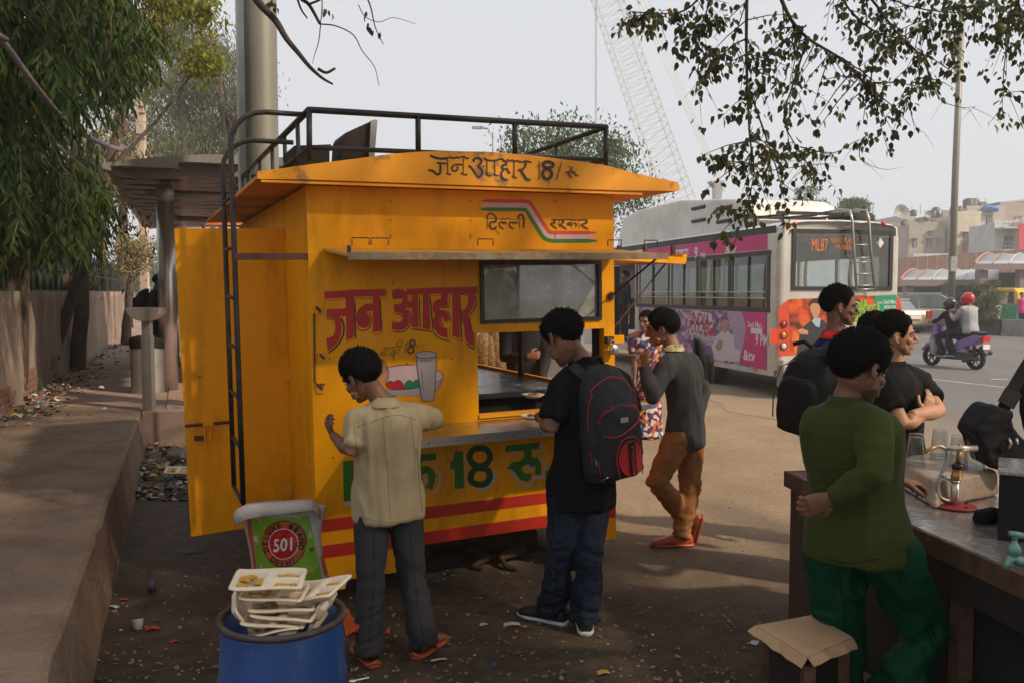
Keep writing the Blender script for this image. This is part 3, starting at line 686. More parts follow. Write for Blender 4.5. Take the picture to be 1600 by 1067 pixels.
paint('lettering', p_red, Z1, [
	[(62, 142), (240, 132), (450, 118), (905, 105), (908, 205), (828, 207), (740, 210), (470, 215), (355, 228), (62, 240)],
	[(355, 225), (472, 210), (482, 500), (474, 775), (365, 818), (362, 485), (358, 375)],
	[(90, 392), (362, 375), (366, 485), (268, 492), (292, 540), (302, 620), (300, 700), (285, 770), (250, 835), (190, 900), (108, 965), (88, 785), (140, 778), (180, 755), (205, 710), (214, 650), (210, 590), (195, 540), (160, 505), (130, 498), (92, 500)],
	[(742, 308), (700, 306), (650, 312), (600, 335), (555, 370), (520, 415), (504, 470), (503, 540), (520, 600), (560, 640), (620, 650), (665, 630), (690, 585), (697, 530), (685, 485), (660, 455), (638, 438), (655, 422), (690, 412), (742, 410)],
	[(736, 205), (828, 205), (838, 450), (850, 685), (732, 706), (738, 500)]], label='red letters with black shadow')
paint('lettering', p_red, Z2, [
	[(243, 115), (700, 95), (1310, 80), (1310, 187), (1265, 190), (1170, 188), (740, 190), (330, 200), (245, 205)],
	[(30, 135), (115, 112), (190, 130), (240, 172), (262, 240), (262, 300), (332, 300), (332, 400), (222, 405), (262, 450), (290, 540), (285, 610), (262, 675), (210, 722), (130, 742), (22, 725), (28, 598), (80, 620), (140, 620), (180, 595), (192, 550), (182, 500), (130, 470), (60, 478), (50, 350), (120, 350), (170, 328), (190, 285), (180, 250), (130, 235), (60, 250), (30, 262)],
	[(328, 198), (412, 198), (420, 450), (428, 700), (325, 695)], [(492, 195), (582, 190), (595, 450), (608, 730), (488, 715)],
	[(770, 185), (868, 180), (865, 372), (800, 376), (760, 380), (742, 405), (750, 432), (820, 440), (865, 480), (890, 540), (885, 595), (815, 615), (808, 565), (790, 545), (765, 545), (745, 590), (750, 640), (775, 690), (862, 715), (868, 862), (780, 835), (710, 785), (665, 710), (648, 630), (655, 560), (685, 510), (650, 465), (636, 410), (645, 350), (670, 305), (715, 275), (768, 265)],
	[(938, 180), (1035, 180), (1040, 450), (1050, 862), (940, 820)],
	[(1170, 185), (1265, 185), (1275, 280), (1255, 380), (1215, 465), (1170, 515), (1205, 600), (1220, 700), (1240, 765), (1265, 790), (1260, 975), (1190, 940), (1145, 890), (1125, 800), (1120, 680), (1100, 615), (1065, 595), (1062, 440), (1110, 435), (1150, 400), (1175, 330), (1185, 250)]], label='red letters with black shadow')
paint('lettering_shadow', p_blk, Z1, strokes=[([(62, 265), (330, 255)], 22), ([(92, 525), (140, 520), (175, 545)], 15), ([(290, 505), (325, 590), (332, 700), (300, 800), (220, 905), (115, 992)], 24), ([(370, 840), (505, 788)], 18), ([(505, 790), (492, 700), (486, 235)], 20), ([(478, 235), (730, 235)], 24),
	([(508, 630), (550, 672), (610, 683), (670, 660), (708, 590), (712, 510), (690, 450)], 14), ([(655, 436), (712, 428)], 16), ([(732, 735), (865, 712)], 18), ([(862, 715), (845, 450), (838, 235)], 18), ([(830, 235), (920, 230)], 16), ([(918, 235), (930, 115)], 16)])
paint('lettering_shadow', p_blk, Z2, strokes=[([(40, 280), (110, 245), (188, 262)], 20), ([(290, 215), (300, 282)], 20), ([(75, 500), (130, 495), (178, 540)], 16), ([(30, 750), (120, 768), (220, 745), (285, 680), (310, 590), (300, 500), (258, 430)], 18), ([(250, 428), (318, 424)], 16), ([(437, 215), (445, 500), (460, 722)], 19),
	([(315, 720), (460, 735), (650, 765)], 18), ([(595, 212), (770, 212)], 17), ([(602, 212), (625, 500), (650, 765)], 19), ([(650, 765), (715, 840), (800, 880), (905, 908)], 18), ([(903, 908), (897, 718)], 16), ([(760, 410), (790, 395), (895, 388)], 20), ([(890, 390), (898, 195)], 20), ([(860, 440), (895, 500), (908, 605)], 15), ([(912, 605), (818, 642)], 17),
	([(775, 552), (768, 620), (805, 692)], 18), ([(935, 850), (1090, 910)], 18), ([(1082, 908), (1060, 500), (1050, 200)], 18), ([(1045, 202), (1120, 195), (1160, 218)], 18), ([(1065, 635), (1102, 645)], 14), ([(1140, 920), (1190, 975), (1282, 1022)], 17), ([(1277, 1022), (1278, 778)], 16), ([(1280, 780), (1235, 762), (1195, 525)], 16), ([(1195, 525), (1258, 450), (1295, 340), (1285, 212)], 16), ([(1280, 213), (1332, 212)], 14), ([(1326, 215), (1328, 90)], 18)])
fz = FW + .0015
paint('fascia_lettering', p_blk, Z3, w0=fz, strokes=[([(140, 165), (260, 210), (380, 228), (500, 212)], 46), ([(490, 212), (545, 200), (580, 225), (610, 205), (640, 218), (665, 195), (700, 215), (740, 190)], 30), ([(730, 192), (800, 190), (850, 222), (900, 212)], 34), ([(484, 215), (490, 515)], 52), ([(450, 500), (520, 532), (552, 520)], 30),
	([(275, 305), (340, 315), (480, 322)], 34), ([(345, 320), (345, 485), (285, 530), (200, 462), (110, 448)], 44), ([(788, 200), (785, 505)], 52), ([(735, 500), (822, 537), (868, 522)], 30), ([(780, 340), (640, 342), (575, 385), (572, 440), (625, 468), (680, 430), (665, 365)], 32),
	([(1005, 290), (985, 250), (1035, 215), (1105, 222), (1140, 290), (1075, 372), (1135, 430), (1150, 510), (1075, 582), (1000, 480), (930, 385), (880, 370)], 40), ([(1135, 362), (1230, 376)], 30), ([(1180, 212), (1260, 255), (1400, 262), (1520, 232), (1590, 285)], 34), ([(1242, 258), (1245, 525)], 52), ([(1215, 515), (1285, 558), (1322, 546)], 28), ([(1390, 262), (1395, 520)], 50), ([(1358, 515), (1430, 552), (1472, 546)], 28)])
paint('fascia_lettering', p_blk, Z4, w0=fz + .003, strokes=[([(-10, 240), (55, 228), (110, 280), (165, 250), (215, 272), (250, 250), (290, 280), (340, 265), (430, 290), (520, 272), (625, 300)], 30), ([(140, 265), (140, 335), (75, 350), (55, 385), (95, 428), (150, 425), (190, 490), (222, 497)], 36), ([(95, 425), (45, 500), (50, 565), (90, 620), (170, 632)], 38),
	([(290, 270), (286, 575)], 50), ([(243, 560), (310, 592), (345, 584)], 26), ([(505, 280), (508, 360), (450, 430), (355, 444)], 38), ([(415, 445), (480, 550), (540, 630), (612, 628)], 44), ([(775, 285), (775, 610)], 50), ([(715, 392), (775, 350)], 24), ([(725, 600), (790, 625)], 26),
	([(940, 285), (860, 305), (855, 365), (940, 425), (1005, 480), (1000, 570), (925, 625), (850, 570), (848, 470), (930, 405), (1020, 385), (1038, 320), (940, 285)], 56), ([(1205, 285), (1150, 470), (1100, 648)], 18), ([(1310, 380), (1442, 386)], 22), ([(1390, 385), (1388, 440), (1330, 490), (1275, 480)], 28), ([(1325, 488), (1365, 570), (1405, 598)], 32), ([(1395, 520), (1405, 480), (1440, 482), (1478, 548), (1528, 548)], 28)])
paint('tricolour_band', p_org, Z5, strokes=[([(98, 112), (400, 117), (640, 122), (690, 132), (725, 165), (820, 315), (925, 480), (975, 510), (1100, 513), (1535, 512)], 44)])
paint('tricolour_band', p_pink, Z5, w0=.0011, strokes=[([(95, 166), (400, 170), (640, 172), (675, 185), (705, 220), (800, 365), (895, 515), (955, 560), (1100, 563), (1537, 563)], 56)])
paint('tricolour_band', p_grn, Z5, w0=.0019, strokes=[([(90, 218), (400, 222), (625, 225), (660, 243), (685, 275), (760, 400), (850, 542), (900, 590), (980, 614), (1100, 616), (1545, 615)], 46)])
paint('small_lettering', p_blk, Z5, w0=.003, strokes=[([(140, 332), (330, 336)], 18), ([(330, 340), (355, 346), (372, 334), (400, 346), (430, 334), (465, 346)], 12), ([(460, 345), (662, 342)], 17), ([(175, 335), (172, 468)], 24), ([(168, 335), (180, 290), (215, 272), (260, 292), (285, 335)], 17), ([(282, 335), (275, 375), (220, 382), (203, 425), (230, 466), (275, 455), (282, 432)], 22), ([(262, 462), (325, 538)], 18),
	([(378, 470), (328, 430), (330, 388), (365, 382), (378, 408)], 18), ([(372, 385), (400, 384), (405, 410)], 18), ([(505, 470), (448, 430), (455, 388), (490, 382), (500, 408)], 18), ([(495, 388), (540, 384), (560, 400)], 18), ([(575, 345), (577, 462)], 22), ([(560, 345), (568, 300), (605, 290), (628, 345), (626, 465)], 22),
	([(960, 345), (1100, 350), (1180, 345), (1260, 352), (1440, 352)], 14), ([(1000, 350), (1018, 385), (968, 402), (1048, 468)], 17), ([(1010, 402), (1070, 405)], 15), ([(1072, 350), (1070, 448)], 20), ([(1105, 350), (1128, 380), (1090, 415), (1168, 468)], 18), ([(1226, 350), (1226, 462)], 20), ([(1226, 402), (1190, 385), (1178, 408), (1226, 415), (1262, 388), (1288, 410), (1272, 445)], 15), ([(1316, 350), (1320, 462)], 20), ([(1400, 350), (1418, 388), (1350, 415), (1442, 472)], 18)])
paint('price_lettering', p_grn, Z6, [[(60, 215), (298, 198), (302, 275), (60, 300)], [(30, 210), (118, 205), (150, 560), (150, 690), (60, 700), (30, 400)], [(140, 360), (200, 342), (265, 378), (300, 455), (260, 615), (180, 590), (215, 530), (215, 455), (190, 420), (140, 450)], [(40, 75), (178, 68), (178, 140), (90, 95)],
	[(510, 185), (608, 175), (620, 595), (512, 605), (512, 378), (465, 380), (465, 310), (500, 275)],
	[(1090, 115), (1475, 75), (1470, 150), (1390, 158), (1385, 220), (1400, 255), (1440, 245), (1475, 275), (1495, 330), (1497, 400), (1485, 450), (1420, 435), (1432, 350), (1385, 362), (1345, 322), (1268, 360), (1290, 415), (1340, 437), (1388, 418), (1380, 490), (1330, 520), (1260, 505), (1210, 440), (1170, 390), (1105, 375), (1165, 300), (1250, 290), (1300, 250), (1310, 200), (1290, 168), (1090, 185)],
	[(1565 + 32 * math.cos(a), 435 + 45 * math.sin(a)) for a in np.linspace(0, 6.0, 10)]])
paint('price_lettering', p_dgr, Z6, strokes=[([(800, 143), (720, 165), (682, 240), (715, 315), (800, 350), (880, 315), (915, 240), (880, 165), (800, 143)], 68), ([(795, 370), (880, 385), (912, 460), (870, 540), (780, 555), (705, 520), (697, 450), (740, 385), (795, 370)], 70)], w0=.003)
paint('price_lettering_shadow', p_wht, Z6, w0=.0010, strokes=[([(150, 310), (328, 298)], 26), ([(322, 305), (325, 190)], 26), ([(285, 355), (335, 415), (350, 490), (325, 590), (275, 655)], 26), ([(275, 650), (190, 622)], 24), ([(188, 620), (182, 698)], 24), ([(165, 590), (170, 510), (198, 450)], 24), ([(225, 85), (205, 180)], 22), ([(515, 628), (645, 615)], 26), ([(638, 620), (626, 180)], 26),
	([(740, 625), (850, 612), (930, 545), (968, 460), (968, 380)], 30), ([(1095, 212), (1290, 192)], 30), ([(1110, 405), (1160, 405), (1205, 465), (1250, 540), (1320, 565), (1385, 540), (1420, 470), (1500, 478), (1538, 400), (1532, 320), (1480, 258)], 28), ([(1290, 380), (1345, 345), (1382, 385), (1420, 348)], 24), ([(1495, 85), (1496, 165), (1405, 200)], 24)])
paint('price_lettering', p_grn, Z0, [[(536, 720), (552, 718), (553, 781), (537, 783)]]); paint('price_lettering_shadow', p_wht, Z0, [[(537, 784), (560, 782), (560, 788), (537, 790)]], w0=.001)
s1a, s1b = K(663.5, 792)[1], K(663.5, 810.6)[1]; s2a, s2b = K(663.5, 830.5)[1], CV
for (a, c) in ((s1b, s1a), (s2b + .001, s2a)):
	b = MB(); b.add([L3(0.004, a, .0012), L3(KW - .004, a, .0012), L3(KW - .004, c, .0012), L3(.004, c, .0012)], [(0, 1, 2, 3)]); b.build('stripe', p_stripe, cart)
	b = MB(); b.add([L3(KW + .0012, a, -.002), L3(KW + .0012, a, -KD), L3(KW + .0012, c, -KD), L3(KW + .0012, c, -.002)], [(0, 1, 2, 3)]); b.build('stripe', p_stripe, cart)
circ = lambda cx, cy, rx, ry, n=20, a0=0, a1=6.2832: [(cx + rx * math.cos(a), cy + ry * math.sin(a)) for a in np.linspace(a0, a1, n, endpoint=False)]
paint('painted_meal', p_tan, Z7, [circ(205, 470, 110, 120), circ(235, 580, 100, 120)])
paint('painted_meal', p_pink, Z7, [[(320, 480), (500, 445), (720, 440), (900, 460), (1000, 505), (1060, 545), (1090, 590), (1075, 640), (990, 690), (750, 750), (550, 775), (400, 780), (300, 730)]], w0=.002)
paint('painted_meal', p_gry, Z7, [[(250, 785), (550, 778), (750, 755), (990, 690), (1085, 640), (1050, 720), (980, 810), (720, 880), (560, 860), (250, 860)], ], w0=.0025)
paint('painted_meal', p_red2, Z7, [[(285, 715), (305, 685), (350, 662), (395, 680), (425, 665), (465, 652), (505, 662), (535, 710), (545, 777), (400, 782), (320, 765)]], w0=.003)
paint('painted_meal', p_tea, Z7, [[(552, 772), (570, 690), (600, 658), (630, 652), (668, 682), (700, 648), (735, 648), (765, 675), (768, 752)]], w0=.003)
paint('painted_tumbler', p_gry, Z7, [[(712, 300), (1000, 300), (995, 480), (972, 800), (960, 900), (940, 935), (870, 946), (815, 942), (795, 915), (760, 700), (725, 440)]], w0=.0036)
paint('painted_tumbler', p_pink, Z7, [circ(855, 302, 143, 46)], w0=.0042)
p_out = pm('paint_outline', (.05, .025, .025))
paint('painted_outline', p_out, Z7, w0=.0048, strokes=[(circ(855, 302, 145, 48) + [(1000, 302)], 9), ([(712, 300), (725, 440), (760, 700), (795, 915), (830, 943), (935, 938), (962, 890), (985, 650), (1000, 300)], 9), ([(775, 375), (850, 388), (945, 372)], 7), ([(790, 500), (800, 650), (810, 800)], 6), ([(845, 600), (860, 680)], 6), ([(890, 540), (895, 700)], 5), ([(935, 580), (945, 700)], 5),
	([(320, 475), (500, 443), (720, 438)], 8), ([(1000, 505), (1062, 545), (1092, 600), (1070, 640), (985, 690)], 8), ([(1085, 640), (1040, 740), (978, 812)], 7), ([(710, 882), (780, 865)], 8), ([(350, 782), (560, 778), (768, 752)], 7), ([(290, 710), (350, 662), (395, 680), (465, 652), (530, 700), (547, 775)], 7), ([(555, 770), (570, 690), (625, 652), (668, 682), (720, 646), (765, 672)], 7), ([(560, 822), (680, 812)], 5),
	([(170, 350), (240, 370), (290, 420), (315, 480), (335, 580), (295, 695)], 8), ([(225, 458), (280, 470), (320, 520)], 7), ([(235, 550), (290, 520)], 6), ([(250, 580), (270, 540)], 6)])
paint('small_lettering', p_blk, Z7, w0=.0055, strokes=[([(250, 222), (285, 205), (292, 250), (235, 268), (218, 295), (262, 308), (285, 285)], 9), ([(300, 205), (278, 330)], 9), ([(275, 205), (400, 200), (520, 172)], 9), ([(348, 200), (320, 325)], 9), ([(436, 235), (400, 235), (362, 290), (385, 302), (430, 245), (400, 320), (398, 375)], 9), ([(440, 185), (450, 140), (500, 97), (520, 125), (490, 200), (450, 302)], 8),
	([(562, 160), (597, 130)], 16), ([(595, 130), (546, 292)], 24), ([(665, 102), (628, 130), (640, 175), (690, 165), (692, 120), (665, 102)], 20), ([(648, 180), (602, 220), (605, 268), (650, 280), (682, 235), (648, 180)], 21), ([(700, 195), (718, 172), (722, 190), (738, 212)], 7), ([(740, 130), (776, 132)], 6), ([(755, 130), (762, 198)], 7), ([(745, 165), (770, 165)], 6), ([(808, 180), (816, 192)], 10)])
# people: one continuous body, clothes over it
def _hash(i, j, k):
	h = (i * 374761393 + j * 668265263 + k * 2147483647 + 1013904223) & 0xffffffff
	h = ((h ^ (h >> 13)) * 1274126177) & 0xffffffff
	return ((h ^ (h >> 16)) & 0xffff) / 32767.5 - 1.0
def vnoise(P):
	P = np.asarray(P, float); I = np.floor(P).astype(np.int64); Fr = P - I; Fr = Fr * Fr * (3 - 2 * Fr); r = 0
	for a in (0, 1):
		for b in (0, 1):
			for c in (0, 1):
				w = (Fr[:, 0] if a else 1 - Fr[:, 0]) * (Fr[:, 1] if b else 1 - Fr[:, 1]) * (Fr[:, 2] if c else 1 - Fr[:, 2])
				r = r + w * _hash(I[:, 0] + a, I[:, 1] + b, I[:, 2] + c)
	return r
def remesh(mb, vox, sm=4, smf=.5):
	me = bpy.data.meshes.new('tmp'); me.from_pydata([tuple(p) for p in mb.v], [], mb.f)
	o = bpy.data.objects.new('tmp', me); COL.objects.link(o)
	m = o.modifiers.new('r', 'REMESH'); m.mode = 'VOXEL'; m.voxel_size = vox; m.adaptivity = 0
	if sm: s = o.modifiers.new('s', 'SMOOTH'); s.iterations = sm; s.factor = smf
	dg = bpy.context.evaluated_depsgraph_get(); dg.update(); ev = o.evaluated_get(dg); e = ev.to_mesh()
	v = np.empty(len(e.vertices) * 3, dtype=np.float32); e.vertices.foreach_get('co', v)
	nm = np.empty(len(e.vertices) * 3, dtype=np.float32); e.vertices.foreach_get('normal', nm)
	f = np.empty(len(e.loops), dtype=np.int32); e.loops.foreach_get('vertex_index', f)
	ok = len(e.polygons) * 4 == len(e.loops)
	fl = f.reshape(-1, 4) if ok else None
	if fl is None: fl = [tuple(p.vertices) for p in e.polygons]
	ev.to_mesh_clear(); bpy.data.objects.remove(o); bpy.data.meshes.remove(me)
	return v.reshape(-1, 3).astype(float), fl, nm.reshape(-1, 3).astype(float)
def folds(v, nm, amp, f, seed=0, ax=None):
	"""cloth folds: warped ridged noise; ax = direction along which folds are stretched"""
	P = v + seed * 7.31
	if ax is not None:
		ax = np.array(ax); al = (v @ ax)[:, None] * ax; P = P - al * .72
	w = np.stack([vnoise(P * f * .5 + k * 9.1) for k in range(3)], 1) * .35
	a = 1 - 2 * np.abs(vnoise(P * f + w * 2)); b = 1 - 2 * np.abs(vnoise(P * f * 2.1 + w * 3 + 5))
	return v + nm * ((a * .62 + b * .38) * amp)[:, None]
def cat_arr(parts):
	vs, fs, o = [], [], 0
	for v, f in parts:
		vs.append(np.asarray(v)); fs.append(np.asarray(f) + o); o += len(v)
	return np.concatenate(vs), np.concatenate(fs)
# ---- head template (metres, origin between the ears; x right, y forward, z up)
EX, EY, EZ = V((1, 0, 0)), V((0, 1, 0)), V((0, 0, 1))
def head_template():
	b = MB(); b.sphere((0, -.012, .042), (.073, .092, .083), 24, 16)
	b.loft([((0, .004, .055), .062, .080, EX, EY), ((0, .010, .02), .064, .081, EX, EY), ((0, .010, -.015), .064, .080, EX, EY), ((0, .014, -.045), .060, .072, EX, EY), ((0, .022, -.072), .050, .060, EX, EY), ((0, .040, -.094), .033, .040, EX, EY), ((0, .052, -.105), .016, .022, EX, EY)], 20)
	b.tube([(0, .086, .022), (0, .098, .0), (0, .112, -.024), (0, .108, -.036)], [.007, .0085, .0115, .010], 8)
	for s in (-1, 1):
		b.sphere((s * .012, .095, -.034), (.0085, .011, .008), 8, 6)
		b.sphere((s * .040, .058, -.022), (.022, .022, .020), 10, 8)
		b.tube([(s * .014, .088, .024), (s * .030, .086, .028), (s * .050, .070, .020)], [.008, .009, .007], 8)
		b.tube([(s * .056, .03, -.05), (s * .045, .045, -.078)], [.02, .018], 8)
	b.tube([(-.022, .078, -.058), (-.008, .093, -.0545), (.008, .093, -.0545), (.022, .078, -.058)], [.004, .0065, .0065, .004], 8)
	b.tube([(-.019, .080, -.066), (0, .091, -.0685), (.019, .080, -.066)], [.004, .0085, .004], 8)
	b.sphere((0, .070, -.093), (.019, .018, .014), 10, 8)
	v, f, nm = remesh(b, .0040, 4)
	for s in (-1, 1):
		d = v - np.array([s * .032, .082, .004]); g = np.exp(-(d[:, 0] ** 2 / .00028 + d[:, 1] ** 2 / .0009 + d[:, 2] ** 2 / .00016)); v[:, 1] -= g * .011
	d = v - np.array([0, .1, -.0615]); g = np.exp(-(d[:, 0] ** 2 / .0005 + d[:, 1] ** 2 / .0006 + d[:, 2] ** 2 / .000006)); v[:, 1] -= g * .004
	ear = MB()
	for s in (-1, 1):
		L = V((s * .10, -.28, .0)).normalized()
		c = V((s * .071, -.008, -.004)); ax = (V((s * .35, -.92, 0)).normalized(), V((s * .92, .35, 0)).normalized(), V((0, -.12, 1)).normalized())
		ear.sphere(c + V((s * .008, -.006, 0)), (.018, .005, .029), 14, 10, ax)
		ear.tube([c + ax[1] * .010 + ax[0] * (.017 * math.cos(t)) + ax[2] * (.027 * math.sin(t)) for t in np.linspace(-1.9, 2.5, 14)], .0042, 6)
		ear.sphere(c + ax[1] * .006 + V((0, .006, -.006)), (.007, .006, .009), 8, 6)
	ve, fe_, _ = remesh(ear, .0030, 3)
	n0 = len(v); V_, F_ = cat_arr([(v, f), (ve, fe_)])
	lip = np.exp(-((V_[:, 0] / .022) ** 2 + ((V_[:, 1] - .092) / .012) ** 2 + ((V_[:, 2] + .062) / .0085) ** 2) ** 1.5)
	orb = sum(np.exp(-(((V_[:, 0] - s * .032) / .017) ** 2 + ((V_[:, 1] - .075) / .02) ** 2 + ((V_[:, 2] - .003) / .011) ** 2)) for s in (-1, 1))
	beard = 1 / (1 + np.exp((V_[:, 2] + .045) * 160)) * (V_[:, 1] > -.02) * np.clip((V_[:, 1] + .02) / .03, 0, 1)
	mous = np.exp(-((V_[:, 0] / .027) ** 2 + ((V_[:, 2] + .047) / .007) ** 2) ** 2) * (V_[:, 1] > .075)
	chk = np.clip(((V_[:, 2] + .055) * 60), 0, 1); side = np.clip((np.abs(V_[:, 0]) - .035) / .02, 0, 1) * (V_[:, 1] < .06) * (V_[:, 1] > .0)
	beard = np.clip(beard *  (1 - 0 * chk) + mous + .6 * side * (V_[:, 2] < .0), 0, 1) * (1 - lip)
	beard[n0:] = 0; return V_, F_, lip, orb, beard
HV, HF, HLIP, HORB, HBRD = head_template()
def head_tint(stub):
	t = np.ones((len(HV), 4)); l = HLIP[:, None]; t[:, :3] = t[:, :3] * (1 - l) + np.array([1.05, .62, .60]) * l
	o = HORB[:, None] * .22; t[:, :3] *= (1 - o)  # eye sockets tinted darker, brow shading put into the skin colour
	bb = (HBRD * stub)[:, None]; t[:, :3] = t[:, :3] * (1 - bb) + np.array([.16, .15, .17]) * bb
	return t
HL_AZ = [0, 35, 52, 62, 70, 78, 95, 112, 135, 180]; HL_Z = [.080, .076, .060, .022, -.016, .022, .036, .0, -.042, -.056]
def hair_geo(full=.014, nlock=2600, length=.034, seed=1, fringe=0.0, neat=.5):
	"""cap + locks in the head frame"""
	rg = np.random.default_rng(seed); b = MB(); seg, rings = 40, 26; vs = []
	az = lambda x, y: math.degrees(math.atan2(abs(x), y))
	def surf(x, y, z, th):
		R3 = np.array([.073 + th, .093 + th, .084 + th]); return np.array([x, y, z]) * R3 + np.array([0, -.012, .042])
	for i in range(rings + 1):
		ph = math.pi * i / rings
		for k in range(seg):
			t = 2 * math.pi * k / seg; x, y, z = math.sin(ph) * math.sin(t), math.sin(ph) * math.cos(t), math.cos(ph)
			p = surf(x, y, z, full); hz = np.interp(az(x, y), HL_AZ, HL_Z); m_ = 1 / (1 + math.exp(-(p[2] - hz) * 260))
			tk = full * min(1, max(0, (p[2] - hz) / .085)) ** .7
			q = surf(x, y, z, -.012 + (tk + .013) * m_ + .0035 * noise.noise(V(p) * 55) * m_ + .010 * noise.noise(V(p) * 22 + V((seed, 0, 0))) * m_); vs.append(q)
	f = [(i * seg + k, i * seg + (k + 1) % seg, (i + 1) * seg + (k + 1) % seg, (i + 1) * seg + k) for i in range(rings) for k in range(seg)]
	b.add(vs, [tuple(reversed(q)) for q in f]); pv, pf = [], []
	n = 0; vv, ff = [], []
	while n < nlock:
		d = rg.normal(size=3); d /= np.linalg.norm(d)
		p = surf(d[0], d[1], d[2], full * .85); hz = np.interp(az(d[0], d[1]), HL_AZ, HL_Z)
		if p[2] < hz + .002: continue
		tk = min(1, max(0, (p[2] - hz) / .09)) ** .7; p = surf(d[0], d[1], d[2], full * .9 * tk)
		cr = np.array([0.01, -.055, .11]); t = p - cr; t -= d * t.dot(d); t /= np.linalg.norm(t) + 1e-6
		t = t + rg.normal(size=3) * (.38 - .25 * neat); t -= d * t.dot(d) * .9; t /= np.linalg.norm(t)
		L = length * rg.uniform(.5, 1.3) * (.30 + .70 * tk)
		if fringe and d[1] > .35: L *= 1 + fringe
		s = np.cross(t, d); s /= np.linalg.norm(s); w = rg.uniform(.0022, .0045)
		lift = rg.uniform(.0, .006 + .010 * (1 - neat)) * tk * (1.7 if rg.random() < .12 else 1)
		pts = [p, p + t * L * .5 + d * (.004 + lift), p + t * L + d * lift * .5 - np.array([0, 0, .2 * L])]
		o = len(vv)
		for q, ww in zip(pts, (w, w * .9, w * .15)): vv += [q - s * ww, q + d * ww * .8, q + s * ww]
		for a in (0, 3): ff += [(o + a, o + a + 1, o + a + 4, o + a + 3), (o + a + 1, o + a + 2, o + a + 5, o + a + 4)]
		n += 1
	b.add(vv, ff); return np.array([tuple(q) for q in b.v]), b.f
_HG = {}
def hand_mb(b, wr, d, n, side, curl=.5, s=1.0, spread=.12, thumb=.5):
	"""wr wrist, d direction of the hand, n palm normal (towards the palm side), side +-1: thumb at side * (d x n)"""
	d = d.normalized(); n = (n - d * n.dot(d)).normalized(); t = d.cross(n) * side
	b.loft([(wr - d * .02 * s, .027 * s, .020 * s, t, n), (wr + d * .015 * s, .030 * s, .019 * s, t, n), (wr + d * .05 * s, .040 * s, .016 * s, t, n), (wr + d * .088 * s, .041 * s, .0125 * s, t, n)], 12)
	for i, (x, L) in enumerate(((.030, .072), (.010, .080), (-.010, .075), (-.029, .060))):
		p = wr + d * (.080 - abs(x - .006) * .18) * s + t * x * s; dd = (d + t * (x * 4 * spread)).normalized(); pts = [p]; c = curl * (1 + .12 * (i - 1))
		for k, l in enumerate((.46, .30, .24)):
			a = c * (.75 if k == 0 else 1.1)
			dd = (dd * math.cos(a) + n * math.sin(a)).normalized() if k or curl else dd
			pts.append(pts[-1] + dd * L * l * s)
			n_ = (n - dd * n.dot(dd)); n = n_.normalized() if n_.length > .1 else n
		b.tube(pts, [.0098 * s, .0090 * s, .0082 * s, .0068 * s], 8)
		n = _pn(d, t, side)
	p = wr + d * .022 * s + t * .026 * s; q = p + (d * .5 + t * .65 + n * .35).normalized() * .036 * s
	r_ = q + (d * .85 + t * .15 + n * thumb).normalized() * .030 * s; u_ = r_ + (d * .85 - t * .15 + n * thumb).normalized() * .026 * s
	b.tube([p, q, r_, u_], [.015 * s, .0125 * s, .0105 * s, .0085 * s], 8)
def _pn(d, t, side):
	return (t.cross(d) * side).normalized()
skins = {}
def skin_mat(name, col):
	return mat(name, col, .52, var=.10, scale=18, tint=True, bump=.12, bscale=220, spec=.45, bdist=.002)
m_hair = mat('black_hair', (.008, .007, .0065), .75, var=.3, scale=60, spec=.08)
m_hair2 = mat('dark_brown_hair', (.016, .011, .008), .7, var=.3, scale=60, spec=.5)
m_eye = mat('eye_white', (.55, .50, .46), .25, var=0); m_iris = mat('iris', (.02, .012, .008), .2, var=0)
